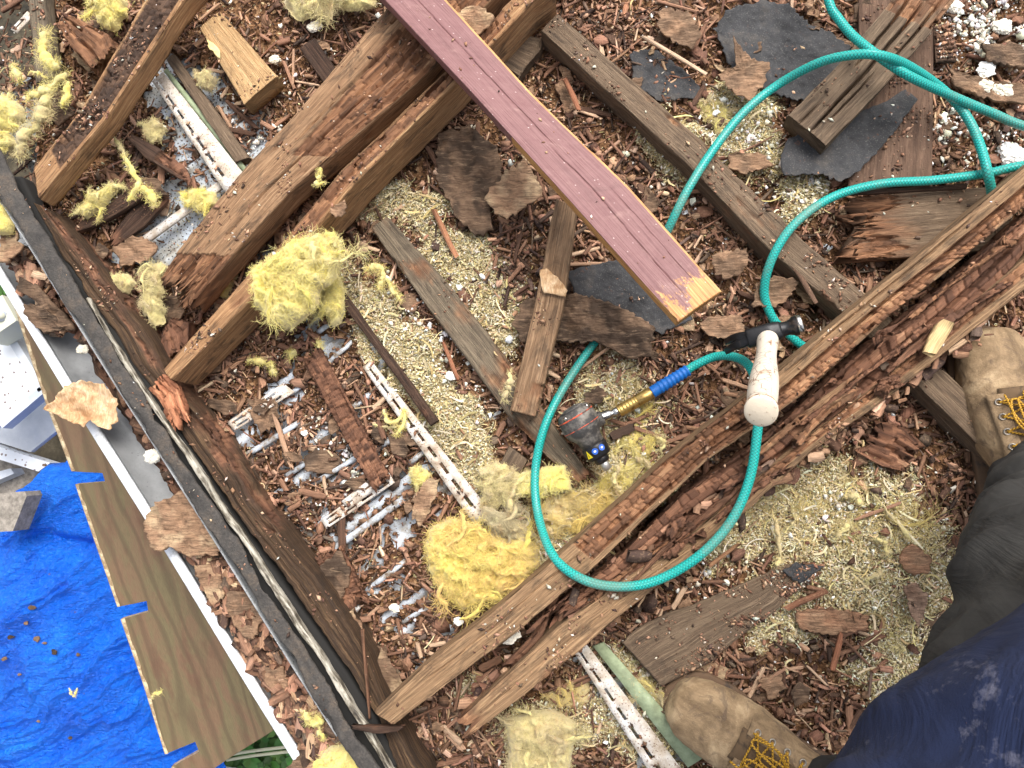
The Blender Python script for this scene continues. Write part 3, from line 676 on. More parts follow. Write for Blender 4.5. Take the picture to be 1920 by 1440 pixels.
# ------------------------------------------------------------------ black felt pieces, paper flakes (irregular sheets)
def sheet(name, poly, z, thick, mat, label, cat, tint=(0.1, 0.1, 0.1), bulge=0.006, ragged=3.0, res=0.004, seed=0, curl=0.0, group=None, slope=(0, 0), freq=22, parent=None, tint2=None):
    """irregular crumpled sheet or chunk from an outline; real thickness"""
    poly = np.array(poly, float); cx, cy = poly.mean(0)
    # densify + ragged edge
    pts = []
    for i in range(len(poly)):
        a, b_ = poly[i], poly[(i + 1) % len(poly)]; n = max(2, int(np.linalg.norm(b_ - a) / 5))
        for k in range(n): pts.append(a + (b_ - a) * k / n)
    pts = np.array(pts)
    nrm = pts - [cx, cy]; nrm /= np.linalg.norm(nrm, axis=1)[:, None] + 1e-6
    pts = pts + nrm * (ragged * (vnoise(pts[:, 0] / 6, pts[:, 1] / 6, seed=seed + 3) + 0.8 * vnoise(pts[:, 0] / 2.5, pts[:, 1] / 2.5, seed=seed + 4)))[:, None]
    W = pxn(pts[:, 0], pts[:, 1], z)
    cen = W.mean(0); n = len(W)
    size = np.linalg.norm(W - cen, axis=1).max()
    nr_ = max(4, int(size / res))
    fr_ = np.linspace(0, 1, nr_ + 1)[1:]
    V = [cen[None]] + [cen + (W - cen) * f for f in fr_]
    V = np.concatenate(V); r = np.concatenate([[0]] + [np.full(n, f) for f in fr_])
    x, y = V[:, 0], V[:, 1]
    dz = bulge * fbm(x * freq, y * freq, seed=seed + 7, octs=4, gain=.55) * 1.6 + 0.0012 * fbm(x * 160, y * 160, seed=seed + 9, octs=2)
    dz += curl * (r ** 3) * (0.4 + fbm(x * 12, y * 12, seed=seed + 12)) + slope[0] * (x - cen[0]) + slope[1] * (y - cen[1])
    top = V.copy(); top[:, 2] += dz
    bot = V.copy(); bot[:, 2] += dz - thick * (0.75 + 0.4 * vnoise(x * 60, y * 60, seed=seed)); bot[:, :2] = cen[:2] + (bot[:, :2] - cen[:2]) * 0.985
    T = len(V)
    k = np.arange(n); k2 = (k + 1) % n
    F3 = [np.stack([np.zeros(n, int), 1 + k, 1 + k2], -1)]
    F4 = []
    for j in range(nr_ - 1):
        b0 = 1 + j * n; b1 = b0 + n
        F4.append(np.stack([b0 + k, b1 + k, b1 + k2, b0 + k2], -1))
    F3b = [f[:, ::-1] + T for f in F3]; F4b = [f[:, ::-1] + T for f in F4]
    bo = 1 + (nr_ - 1) * n
    F4s = [np.stack([bo + k, T + bo + k, T + bo + k2, bo + k2], -1)]
    VV = np.concatenate([top, bot])
    nn = fbm(VV[:, 0] * 45, VV[:, 1] * 45, seed=seed + 15)
    t1 = np.array(tint); t2 = np.array(tint2 if tint2 else [c * 0.5 for c in tint])
    m_ = sstep(-0.25, 0.35, nn)[:, None]
    col = t1 * (1 - m_) + t2 * m_
    me = mesh_np(name, VV, [np.concatenate(F4 + F4b + F4s), np.concatenate(F3 + F3b)], {'tint': col}, uv=VV[:, :2])
    return link(name, me, mat, parent, label, cat if parent is None else None, group)

m_felt, nt, b = nodes('black_roofing_felt')
oc = coord(nt, 'Object'); n1 = noise(nt, oc, 420, 2, 0.6); n2 = noise(nt, oc, 22, 6, 0.65)
c = ramp(nt, n2, [(0.35, srgb(38, 38, 40)), (0.55, srgb(56, 56, 58)), (0.75, srgb(84, 78, 72))])
c = mix(nt, fr(nt, n1, 0.58, 0.72, 0, 0.32), c, srgb(140, 136, 128))
c = mix(nt, fr(nt, noise(nt, coord(nt, 'Object', loc=(3, 1, 0)), 60, 6, 0.7), 0.62, 0.72, 0, .6), c, srgb(120, 80, 56))
nt.links.new(c, b.inputs['Base Color']); b.inputs['Roughness'].default_value = 0.85; bump(nt, b, n1, 0.001, 0.8)
sheet('roofing_felt', [(1338, 55), (1362, 20), (1425, 0), (1478, 8), (1520, 45), (1560, 60), (1590, 85), (1588, 130), (1555, 190), (1500, 192), (1450, 175), (1370, 130), (1352, 85)], 0.04, 0.004, m_felt,
      'large black gritty felt piece in the top right', 'roofing felt', bulge=0.005, seed=1, ragged=4)
sheet('roofing_felt', [(1475, 262), (1560, 220), (1620, 205), (1660, 190), (1700, 165), (1722, 185), (1690, 230), (1650, 280), (1610, 320), (1575, 345), (1540, 330), (1470, 330), (1462, 300)], 0.058, 0.004, m_felt,
      'torn black felt piece below the checked timber', 'roofing felt', bulge=0.005, seed=2, ragged=3)
sheet('roofing_felt', [(1060, 510), (1130, 492), (1205, 478), (1262, 520), (1300, 600), (1240, 625), (1150, 600), (1080, 560)], 0.046, 0.003, m_felt, 'dark felt scrap in the shade under the maroon board', 'roofing felt', bulge=0.004, seed=3)
sheet('roofing_felt', [(1180, 100), (1230, 90), (1280, 130), (1330, 180), (1240, 190), (1190, 160)], 0.032, 0.003, m_felt, 'dark felt scrap beside the brown joist near the top', 'roofing felt', bulge=0.004, seed=4)
sheet('roofing_felt', [(1465, 1070), (1490, 1055), (1545, 1062), (1500, 1095)], 0.05, 0.003, m_felt, 'small dark felt scrap on the tip of the grimy sheet', 'roofing felt', bulge=0.003, seed=5)

BR = srgb(132, 98, 76); RB = srgb(164, 118, 88); TN = srgb(198, 160, 122); DK = srgb(88, 68, 56)
flk = [
 ('bark_chunk', [(820, 250), (880, 235), (930, 275), (945, 330), (915, 370), (925, 430), (890, 440), (850, 400), (818, 330)], .05, .016, DK, BR, 'large dark fibrous wood chunk left of the maroon board'),
 ('bark_chunk', [(962, 600), (985, 560), (1100, 552), (1180, 585), (1226, 612), (1222, 668), (1180, 672), (1120, 640), (1050, 640), (975, 640)], .055, .018, DK, BR, 'large dark wood chunk covered in cobweb where the hose disappears'),
 ('wood_flake', [(908, 370), (950, 320), (985, 300), (1020, 352), (1008, 375), (985, 385), (950, 415), (920, 395)], .075, .006, RB, TN, 'orange brown curled wood flake touching the maroon board'),
 ('wood_flake', [(1376, 68), (1400, 105), (1444, 120), (1430, 165), (1408, 190), (1375, 180), (1345, 140), (1380, 125)], .06, .005, RB, BR, 'pointed tan brown flake on the black felt'),
 ('wood_flake', [(1240, 10), (1290, 20), (1315, 65), (1300, 92), (1262, 80), (1232, 50)], .05, .006, BR, RB, 'crumbly brown flake at the top beside the felt'),
 ('wood_flake', [(1320, 595), (1390, 590), (1400, 640), (1340, 635), (1310, 610)], .05, .005, BR, RB, 'ragged brown flake below the end of the maroon board'),
 ('wood_flake', [(1412, 535), (1460, 515), (1497, 530), (1480, 555), (1455, 575), (1410, 575)], .06, .005, BR, RB, 'leaf like brown flake under the lower hose bend'),
 ('wood_flake', [(1330, 480), (1400, 465), (1402, 500), (1370, 525), (1340, 515)], .055, .005, BR, RB, 'brown flake right of the maroon board end'),
 ('wood_flake', [(265, 980), (290, 945), (340, 922), (372, 935), (412, 980), (410, 1042), (350, 1040), (330, 1025), (290, 1035), (275, 1000)], .09, .014, RB, TN, 'big orange splintery chunk lying over the gutter edge'),
 ('wood_flake', [(368, 1060), (395, 1055), (412, 1080), (420, 1125), (400, 1135), (378, 1100)], .08, .008, RB, TN, 'orange brown flake on the gutter below the big chunk'),
 ('wood_flake', [(430, 1110), (470, 1108), (495, 1160), (478, 1195), (450, 1190), (428, 1150)], .08, .010, RB, BR, 'square brown flake with a yellow scrap on the gutter debris'),
 ('wood_flake', [(500, 1255), (530, 1250), (540, 1290), (515, 1300), (498, 1280)], .08, .010, RB, BR, 'crumpled brown flake low in the gutter debris'),
 ('wood_flake', [(40, 520), (75, 540), (95, 560), (130, 600), (142, 618), (110, 615), (62, 560), (35, 545)], .08, .012, BR, DK, 'long ragged brown flake in the gutter at the left edge'),
 ('wood_flake', [(50, 570), (85, 575), (120, 605), (138, 612), (85, 625), (52, 600)], .075, .014, BR, DK, 'curled brown flake hanging over the grey gutter'),
 ('wood_flake', [(622, 1150), (660, 1145), (680, 1180), (668, 1210), (635, 1215), (622, 1180)], .06, .006, RB, TN, 'papery tan flake near the wall plate'),
 ('wood_flake', [(715, 1215), (740, 1250), (758, 1290), (730, 1310), (700, 1300), (705, 1250)], .055, .005, BR, TN, 'tall papery brown flake above the rafter end'),
 ('wood_flake', [(600, 1060), (640, 1030), (660, 1080), (640, 1130), (602, 1130), (585, 1100)], .055, .006, DK, BR, 'dark flat flake against the wall plate'),
 ('wood_flake', [(775, 935), (800, 895), (822, 900), (812, 950), (790, 985), (772, 975)], .045, .006, RB, TN, 'narrow orange brown flake near the slotted strip'),
 ('wood_flake', [(1490, 1150), (1530, 1138), (1590, 1145), (1630, 1155), (1625, 1180), (1560, 1190), (1500, 1180)], .04, .010, RB, srgb(170, 112, 80), 'crumbly orange wood lump in the lower right wool'),
 ('wood_flake', [(1690, 1030), (1710, 1018), (1750, 1050), (1745, 1075), (1705, 1080), (1690, 1055)], .045, .008, RB, srgb(170, 112, 80), 'crumbly orange lump close to the black trouser leg'),
 ('wood_flake', [(1692, 1095), (1718, 1095), (1738, 1115), (1732, 1150), (1722, 1175), (1700, 1140)], .05, .005, srgb(170, 130, 108), srgb(140, 100, 80), 'pinkish tan splintered flake beside the trouser leg'),
 ('wood_flake', [(1420, 1275), (1460, 1260), (1475, 1290), (1440, 1310)], .04, .008, RB, BR, 'crumbly brown lump above the lower boot laces'),
 ('wood_flake', [(840, 30), (900, 10), (930, 40), (880, 75)], .14, .010, RB, TN, 'splintered wood flake on the wide joist behind the maroon board'),
 ('wood_flake', [(1040, 160), (1060, 150), (1090, 200), (1060, 215)], .03, .008, BR, RB, 'brown flake in the gap right of the maroon board'),
 ('wood_flake', [(1370, 290), (1430, 285), (1450, 310), (1400, 325), (1365, 315)], .045, .008, RB, BR, 'rusty flake in the white crumbs by the brown joist'),
 ('wood_flake', [(1780, 130), (1850, 150), (1925, 160), (1925, 195), (1850, 185), (1785, 160)], .045, .010, BR, RB, 'long brown flake behind the upper hose at the right edge'),
 ('wood_flake', [(1845, 80), (1925, 85), (1925, 125), (1850, 115)], .05, .010, BR, DK, 'dark wood lump in the white crumbs at the right edge'),
 ('wood_flake', [(1090, 740), (1120, 725), (1140, 740), (1125, 755), (1100, 755)], .045, .006, DK, BR, 'small dark flake above the nail gun'),
 ('wood_flake', [(480, 745), (520, 750), (525, 800), (490, 810), (470, 780)], .03, .006, RB, BR, 'rusty flake beside the slotted strips at the left'),
 ('wood_flake', [(620, 390), (645, 380), (650, 400), (630, 410)], .14, .006, RB, BR, 'small rusty flake on the long joist'),
 ('wood_flake', [(195, 1390), (0, 0), (0, 0)], 0, 0, 0, 0, None),
 ('wood_flake', [(585, 1395), (640, 1378), (650, 1440), (580, 1450), (530, 1445)], .07, .010, BR, RB, 'dark brown flake at the bottom under the wool'),
 ('wood_flake', [(860, 1000), (0, 0), (0, 0)], 0, 0, 0, 0, None),
 ('wood_flake', [(210, 465), (260, 440), (300, 460), (280, 490), (230, 500)], .04, .006, BR, RB, 'brown flake left of the splintered joist end'),
 ('wood_flake', [(0, 410), (30, 430), (45, 470), (20, 492), (0, 490)], .09, .010, RB, TN, 'orange brown flake at the left edge on the felt strip'),
 ('wood_flake', [(430, 860), (470, 850), (490, 900), (460, 930), (435, 900)], .03, .006, DK, BR, 'dark brown flake right of the wall plate'),
 ('wood_flake', [(250, 330), (300, 335), (315, 365), (270, 375)], .045, .006, DK, BR, 'dark flake under the yellow tuft'),
 ('wood_flake', [(1290, 1320), (0, 0), (0, 0)], 0, 0, 0, 0, None),
 ('wood_flake', [(90, 170), (120, 180), (140, 215), (110, 235), (85, 205)], .055, .006, DK, BR, 'dark square flake under the wool strand at the top left'),
]
i = 0
for nm, poly, z, th, c1, c2, lab in flk:
    i += 1
    if lab is None: continue
    sheet(nm, poly, z, th, M['flake'], lab, 'wood flake' if nm == 'wood_flake' else 'wood chunk', c1, bulge=0.006 if th < 0.012 else 0.009, ragged=4, seed=50 + i * 13, tint2=c2, group='torn rotten wood flakes', curl=0.006, freq=38)

# tan torn paper on the gutter
m_paper, nt, b = nodes('torn_tan_paper')
oc = coord(nt, 'Object'); n1 = noise(nt, oc, 28, 6, 0.6, 1.5); wv = noise(nt, coord(nt, 'Object', (30, 8, 1)), 5, 3, .5, 3)
c = ramp(nt, n1, [(0.35, srgb(172, 132, 92)), (0.5, srgb(206, 172, 132)), (0.7, srgb(226, 200, 166))])
c = mix(nt, fr(nt, wv, 0.47, 0.52, 0.35, 0), c, srgb(150, 104, 66))
nt.links.new(c, b.inputs['Base Color']); b.inputs['Roughness'].default_value = 0.9; bump(nt, b, wv, 0.003, 0.7)
sheet('torn_paper', [(90, 768), (130, 725), (160, 713), (200, 722), (226, 748), (224, 785), (213, 808), (195, 800), (180, 788), (164, 803), (133, 790), (112, 780)], 0.085, 0.003, m_paper,
      'torn tan paper faced scrap resting over the white gutter lip', 'paper scrap', bulge=0.010, seed=90, curl=0.012, ragged=2.5)
sheet('pale_chip', [(1012, 505), (1025, 503), (1050, 525), (1064, 545), (1060, 556), (1020, 550), (1015, 535)], 0.103, 0.005, m_paper, 'cream chip lying on the tan stick', 'chip', bulge=0.006, seed=91, ragged=1.5)
m_cream, nt, b = nodes('cream_flaking_paint')
nt.links.new(ramp(nt, noise(nt, coord(nt, 'Object'), 60, 5, 0.6), [(0.4, srgb(214, 196, 130)), (0.6, srgb(226, 214, 156))]), b.inputs['Base Color'])
sheet('paint_patch', [(388, 75), (402, 82), (414, 97), (412, 108), (402, 102), (392, 92)], 0.0785, 0.0015, m_cream, None, None, bulge=0.0006, seed=92, ragged=3, parent=[o for o in COL.objects if o.name == 'timber_offcut'][0])

# ------------------------------------------------------------------ slotted white trim strips
m_white, nt, b = nodes('dirty_white_vinyl')
oc = coord(nt, 'Object'); n1 = noise(nt, oc, 30, 7, 0.7); ns = noise(nt, oc, 300, 2, 0.6)
c = ramp(nt, n1, [(0.4, srgb(226, 222, 216, .9)), (0.56, srgb(196, 182, 164, .9)), (0.75, srgb(140, 116, 94))])
c = mix(nt, fr(nt, ns, 0.60, 0.66, 0, 0.9), c, srgb(104, 64, 44))
nt.links.new(c, b.inputs['Base Color']); b.inputs['Roughness'].default_value = 0.5
m_green, nt, b = nodes('faded_green_paint')
n1 = noise(nt, coord(nt, 'Object'), 40, 6, 0.7)
nt.links.new(ramp(nt, n1, [(0.35, srgb(130, 140, 110)), (0.55, srgb(158, 172, 138)), (0.75, srgb(196, 200, 176))]), b.inputs['Base Color']); b.inputs['Roughness'].default_value = .7

def strip_mesh(stn, z, thick, slots=False, flange=0.0, slot_len=0.022, pitch=0.034, row=(0.30,), slot_w=0.0035):
    """flat strip with real slot openings: top built of quads round each slot"""
    L0, R0 = pxn(stn[0], stn[1], z), pxn(stn[2], stn[3], z); L1, R1 = pxn(stn[4], stn[5], z), pxn(stn[6], stn[7], z)
    ln = np.linalg.norm((L1 + R1 - L0 - R0) / 2); W = np.linalg.norm(R0 - L0)
    def pt(s, t, dz=0.0):
        a = L0 + (L1 - L0) * s; b_ = R0 + (R1 - R0) * s; p = a + (b_ - a) * t
        p = p.copy(); p[2] += dz + 0.0012 * math.sin(s * 17); return p
    ss = [0.0]; kinds = []
    x = 0.008
    if slots:
        while x + slot_len < ln - 0.005:
            ss += [x / ln, (x + slot_len) / ln]; kinds += [0, 1]; x += pitch
    ss.append(1.0); kinds.append(0)
    ts = [0.0]; tk = []
    if slots:
        for r in row: ts += [r - slot_w / W / 2, r + slot_w / W / 2]; tk += [0, 1]
    ts.append(1.0); tk.append(0)
    V, F = [], []
    idx = {}
    def vi(i, j, top):
        k = (i, j, top)
        if k not in idx: idx[k] = len(V); V.append(pt(ss[i], ts[j], 0 if top else -thick))
        return idx[k]
    solid = lambda i, j: 0 <= i < len(kinds) and 0 <= j < len(tk) and not (kinds[i] and tk[j])
    for i in range(len(kinds)):
        for j in range(len(tk)):
            if not solid(i, j): continue
            F.append([vi(i, j, 1), vi(i + 1, j, 1), vi(i + 1, j + 1, 1), vi(i, j + 1, 1)])
            F.append([vi(i, j, 0), vi(i, j + 1, 0), vi(i + 1, j + 1, 0), vi(i + 1, j, 0)])
            for (ni, nj, a, b_) in ((i - 1, j, (i, j), (i, j + 1)), (i + 1, j, (i + 1, j + 1), (i + 1, j)), (i, j - 1, (i + 1, j), (i, j)), (i, j + 1, (i, j + 1), (i + 1, j + 1))):
                if not solid(ni, nj): F.append([vi(*a, 1), vi(*b_, 1), vi(*b_, 0), vi(*a, 0)])
    return np.array(V), np.array(F)
def strip(stn, z, label, cat='trim strip', slots=True, mat=None, thick=0.0015, name='slotted_strip', group='slotted white trim strips', parent=None, **k):
    V, F = strip_mesh(stn, z, thick, slots, **k)
    return link(name, mesh_np(name, V, F, uv=V[:, :2]), mat or m_white, parent, label, cat if parent is None else None, group if parent is None else None)
strip((285, 152, 306, 135, 425, 365, 462, 332), 0.046, 'white slotted trim strip beside the green strip at the top left')
strip((306, 133, 313, 128, 457, 325, 464, 318), 0.043, 'narrow pale green strip between slotted trim and lath', 'strip', False, m_green, 0.006, 'green_strip', None)
strip((680, 688, 696, 676, 890, 985, 925, 965), 0.038, 'long white slotted trim strip pointing at the yellow wool heap', row=(0.45,))
strip((905, 955, 915, 948, 930, 990, 942, 980), 0.040, 'short olive green strip at the end of the long slotted trim', 'strip', False, m_green, 0.006, 'green_strip', None)
strip((440, 808, 426, 792, 552, 735, 530, 718), 0.030, 'dirty white slotted strip near the wall plate', row=(0.25, 0.7))
strip((612, 992, 602, 975, 740, 905, 728, 885), 0.034, 'white slotted strip on the bare panels in the middle', row=(0.3, 0.75))
strip((655, 955, 640, 940, 730, 895, 716, 880), 0.036, 'white slotted strip end just above another on the bare panels', row=(0.5,))
strip((1072, 1216, 1100, 1208, 1245, 1490, 1292, 1460), 0.045, 'broad pinkish white slotted strip at the bottom by the lower boot', row=(0.35,))
strip((1112, 1212, 1132, 1205, 1290, 1440, 1322, 1420), 0.042, 'pale green fibrous strip beside the broad white strip', 'strip', False, m_green, 0.008, 'green_strip', None)
strip((20, 55, 32, 62, 50, 20, 62, 28), 0.04, 'short white slotted strip at the top left corner', row=(0.4,))
strip((230, 488, 220, 478, 425, 345, 417, 333), 0.034, 'bluish white angled trim along the perforated panel', slots=False, thick=0.006)
strip((1100, 640, 0, 0, 0, 0, 0, 0), 0.03, '', slots=False) if False else None

# ------------------------------------------------------------------ eaves: felt strip, pale edging, gutter
plank('felt_strip', [(-40, 315, -5, 275), (2, 377, 42, 372), (63, 480, 106, 474), (130, 582, 162, 565), (200, 690, 238, 690), (293, 842, 322, 832), (373, 962, 402, 950), (483, 1133, 508, 1122), (575, 1282, 604, 1270), (633, 1375, 662, 1362), (690, 1470, 712, 1450)],
      0.006, m_felt, 'long dark grey felt strip curling along the eaves', 'roofing felt', z=0.125, ds=.004, dt=.004, seed=40, rough=2.2, wear=.001, notch=0.002, wob=.009, rot=None)
m_edge, nt, b = nodes('dirty_pale_metal')
n1 = noise(nt, coord(nt, 'UV', (12, 60, 1)), 2, 6, 0.7)
nt.links.new(ramp(nt, n1, [(0.38, srgb(50, 44, 38)), (0.47, srgb(120, 112, 98)), (0.54, srgb(176, 170, 156)), (0.7, srgb(206, 202, 190))]), b.inputs['Base Color']); b.inputs['Roughness'].default_value = .5
plank('drip_edge', [(159.1, 559.3, 162.9, 556.7), (199.4, 631.3, 204.6, 628.7), (234.2, 691.3, 241.8, 688.7), (285.0, 767.3, 292.0, 764.7), (342.2, 849.3, 349.8, 846.7), (410.2, 954.1, 417.8, 950.9), (464.2, 1034.1, 471.8, 1030.9), (547.3, 1164.1, 555.7, 1160.9), (642.2, 1306.9, 649.8, 1303.1), (724.5, 1440.9, 733.5, 1437.1), (752.7, 1489.1, 762.3, 1485.9)],
      0.02, m_edge, 'narrow off white metal edging between felt strip and wall plate', 'metal edging', z=0.106, ds=.005, dt=.003, seed=41, rough=.3, wear=.0006, wob=.004)
m_dk, nt, b = nodes('gap_shade_black'); b.inputs['Base Color'].default_value = (0.012, 0.011, 0.010, 1); b.inputs['Roughness'].default_value = .9  # near-black strip under the edging: shade of the open gap put in as colour
plank('gap_shade_strip', [(-20, 330, 40, 330), (80, 490, 118, 480), (140, 578, 178, 560), (215, 700, 262, 684), (270, 790, 310, 768), (385, 970, 430, 955), (495, 1138, 545, 1115), (585, 1280, 640, 1245), (640, 1372, 700, 1340), (690, 1460, 750, 1435)],
      0.03, m_dk, 'black strip painted as shade in the gap behind the edging', 'roofing felt', z=0.092, ds=.006, dt=.005, seed=42, rough=1)
m_fs, nt, b = nodes('old_felt_strip')
oc = coord(nt, 'Object'); n1 = noise(nt, oc, 300, 3, 0.6); n2 = noise(nt, oc, 26, 7, 0.7)
c = ramp(nt, n2, [(0.34, srgb(52, 50, 48)), (0.5, srgb(78, 74, 70)), (0.62, srgb(96, 86, 76)), (0.75, srgb(116, 92, 72))]); c = mix(nt, fr(nt, n1, .4, .65, .5, 0), c, srgb(46, 42, 40))
nt.links.new(c, b.inputs['Base Color']); b.inputs['Roughness'].default_value = .9; bump(nt, b, math_n(nt, 'ADD', n1, n2), .002, .9)
for o in COL.objects:
    if o.name == 'felt_strip': o.data.materials[0] = m_fs
# gutter profile extruded along the eaves
m_gut, nt, b = nodes('grey_gutter_metal')
oc = coord(nt, 'Object'); n1 = noise(nt, oc, 9, 6, 0.7); ns = noise(nt, oc, 260, 3, 0.7)
ag = attr(nt, 'grime').outputs['Fac']
c = ramp(nt, n1, [(0.35, srgb(136, 138, 140)), (0.65, srgb(176, 178, 180))])
c = mix(nt, math_n(nt, 'MULTIPLY', fr(nt, math_n(nt, 'ADD', ns, math_n(nt, 'MULTIPLY', ag, 0.35)), 0.66, 0.74), 0.9), c, srgb(52, 50, 48))
nt.links.new(c, b.inputs['Base Color']); b.inputs['Roughness'].default_value = 0.45; b.inputs['Metallic'].default_value = 0.0
gut = empty('gutter', 'grey roof gutter with a white front lip running along the eaves', 'gutter')
ga = P(-10, 503, 0.055); gb = P(552, 1412, 0.055); gd = (gb - ga).normalized(); gn = Vector((-gd.y, gd.x, 0))
if gn.x < 0: gn = -gn
g0 = ga - gd * 0.4; glen = (gb - ga).length + 0.4 + 0.012
prof = [(0.0, 0.0), (0.010, -0.001), (0.0105, -0.012), (0.013, -0.03), (0.020, -0.046), (0.032, -0.056), (0.048, -0.058), (0.064, -0.050), (0.078, -0.034), (0.088, -0.012), (0.095, 0.02), (0.099, 0.055)]
pr = catmull([(a, h, 0) for a, h in prof[1:]], 4)[:, :2]
S = np.linspace(0, glen, 160)
V = []; gr = []
for s in S:
    for (a, h) in pr:
        p = g0 + gd * float(s) + gn * float(a)
        V.append((p.x, p.y, 0.055 + h + 0.0015 * math.sin(s * 11)))
        gr.append(1 - abs(a - 0.068) / 0.04)
tr = link('trough', mesh_np('trough', V, grid_faces(len(S), len(pr)), {'grime': np.clip(gr, 0, 1)}, smooth=True), m_gut, gut)
mo = tr.modifiers.new('sheet', 'SOLIDIFY'); mo.thickness = 0.0015
m_lip, nt, b = nodes('white_gutter_paint')
n1 = noise(nt, coord(nt, 'Object'), 70, 5, 0.7)
nt.links.new(ramp(nt, n1, [(0.5, srgb(240, 243, 248, .95)), (0.68, srgb(196, 198, 200, .9)), (0.8, srgb(120, 116, 112))]), b.inputs['Base Color']); b.inputs['Roughness'].default_value = .4
lp = [(-0.004, -0.05), (-0.004, 0.003), (-0.002, 0.005), (0.010, 0.005), (0.0125, 0.003), (0.0125, -0.004), (0.0085, -0.004), (0.001, -0.004), (0.001, -0.05)]
V = []
for s in S:
    for (a, h) in lp:
        p = g0 + gd * float(s) + gn * float(a - 0.0015); V.append((p.x, p.y, 0.0565 + h + 0.0015 * math.sin(s * 11)))
F = [grid_faces(len(S), len(lp), True)]
link('lip', mesh_np('lip', V, F), m_lip, gut)

# ------------------------------------------------------------------ below the eaves: notched plywood, tarp, white furniture, plants
m_ply = wood_mat('weathered_plywood', srgb(92, 72, 50), srgb(120, 98, 72), srgb(138, 116, 88), seed=1.5, grain=0.14, stain=srgb(104, 96, 66), stain_amt=0.7, dust=.05, rough=.7)
m_ply, nt, b = nodes('figured_plywood')
uvp = coord(nt, 'UV', (1, 1, 1)); sx = nt.nodes.new('ShaderNodeSeparateXYZ'); nt.links.new(uvp, sx.inputs[0])
wv = nt.nodes.new('ShaderNodeTexWave'); wv.bands_direction = 'Y'; wv.inputs['Scale'].default_value = 1.0; wv.inputs['Distortion'].default_value = 16; wv.inputs['Detail'].default_value = 3; wv.inputs['Detail Scale'].default_value = .55; wv.inputs['Detail Roughness'].default_value = .6
nt.links.new(coord(nt, 'UV', (2.4, 10, 1)), wv.inputs['Vector'])
n1 = noise(nt, coord(nt, 'UV', (5, 12, 1)), 1.4, 6, .65, 1); n2 = noise(nt, coord(nt, 'UV', (60, 900, 1)), 1, 3, .6)
c = mix(nt, fr(nt, n1, .42, .58), srgb(112, 100, 70), srgb(120, 94, 70))
c = mix(nt, fr(nt, wv.outputs['Fac'], .0, .5, .42, 0), c, srgb(70, 54, 38)); c = mix(nt, fr(nt, n2, .35, .6, .3, 0), c, srgb(70, 54, 40))
c = mix(nt, fr(nt, noise(nt, coord(nt, 'UV', (3, 9, 1), (7, 0, 0)), 1.6, 5, .6), .56, .66, 0, .5), c, srgb(92, 58, 44))
vk = nt.nodes.new('ShaderNodeTexVoronoi'); vk.inputs['Scale'].default_value = 3.1; nt.links.new(coord(nt, 'UV', (1, 1.6, 1), (.35, .2, 0)), vk.inputs['Vector'])
c = mix(nt, fr(nt, vk.outputs['Distance'], .03, .06, .85, 0), c, srgb(60, 34, 22)); nt.links.new(c, b.inputs['Base Color']); b.inputs['Roughness'].default_value = .7; bump(nt, b, n2, .0006, .6)
m_plye, nt, b = nodes('plywood_edge')
sx = nt.nodes.new('ShaderNodeSeparateXYZ'); tc = nt.nodes.new('ShaderNodeTexCoord'); nt.links.new(tc.outputs['Object'], sx.inputs[0])
lay = math_n(nt, 'ADD', math_n(nt, 'MULTIPLY', math_n(nt, 'FRACT', math_n(nt, 'MULTIPLY', sx.outputs[2], 180)), .3), noise(nt, tc.outputs['Object'], 90, 4, .7))
nt.links.new(ramp(nt, lay, [(0.3, srgb(206, 186, 150)), (0.55, srgb(150, 122, 90)), (0.8, srgb(214, 196, 160))]), b.inputs['Base Color'])
def poly_slab(name, pts, th, mat, mat_edge=None, parent=None, label=None, cat=None, group=None, kind=None, uvdir=None):
    """pts: world 3D outline of the top; extruded down by th along its normal"""
    bm = bmesh.new(); vs = [bm.verts.new(p) for p in pts]; f = bm.faces.new(vs); f.normal_update()
    if f.normal.z < 0: f.normal_flip()
    nrm = f.normal.copy()
    r = bmesh.ops.extrude_face_region(bm, geom=[f]); nv = [g for g in r['geom'] if isinstance(g, bmesh.types.BMVert)]
    for v in nv: v.co += nrm * 0.0
    for v in vs: pass
    nf = [g for g in r['geom'] if isinstance(g, bmesh.types.BMFace)]
    for v in vs: v.co -= nrm * th
    bmesh.ops.recalc_face_normals(bm, faces=bm.faces)
    uvl = bm.loops.layers.uv.new('UVMap')
    d = Vector(uvdir) if uvdir is not None else (Vector(pts[1]) - Vector(pts[0])); d.normalize(); e = nrm.cross(d)
    for f in bm.faces:
        f.material_index = 0 if abs(f.normal.dot(nrm)) > .9 or not mat_edge else 1
        for l in f.loops: l[uvl].uv = (l.vert.co.dot(d), l.vert.co.dot(e))
    me = bpy.data.meshes.new(name); bm.to_mesh(me); bm.free()
    me.materials.append(mat)
    if mat_edge: me.materials.append(mat_edge)
    return link(name, me, None, parent, label, cat, group, kind)
zp = lambda y: -0.40 + 0.00012 * (y - 900)
ply = [(28, 577), (60, 677), (90, 765), (135, 884), (192, 887), (197, 903), (142, 908), (160, 962), (221, 1138), (275, 1127), (278, 1147), (227, 1161), (270, 1285), (310, 1414), (366, 1391), (373, 1409), (322, 1438), (335, 1475), (400, 1442), (432, 1420), (520, 1365), (470, 1260), (400, 1120), (300, 980), (240, 860), (130, 690), (60, 590)]
pw = [P(x, y, 0) for x, y in ply]
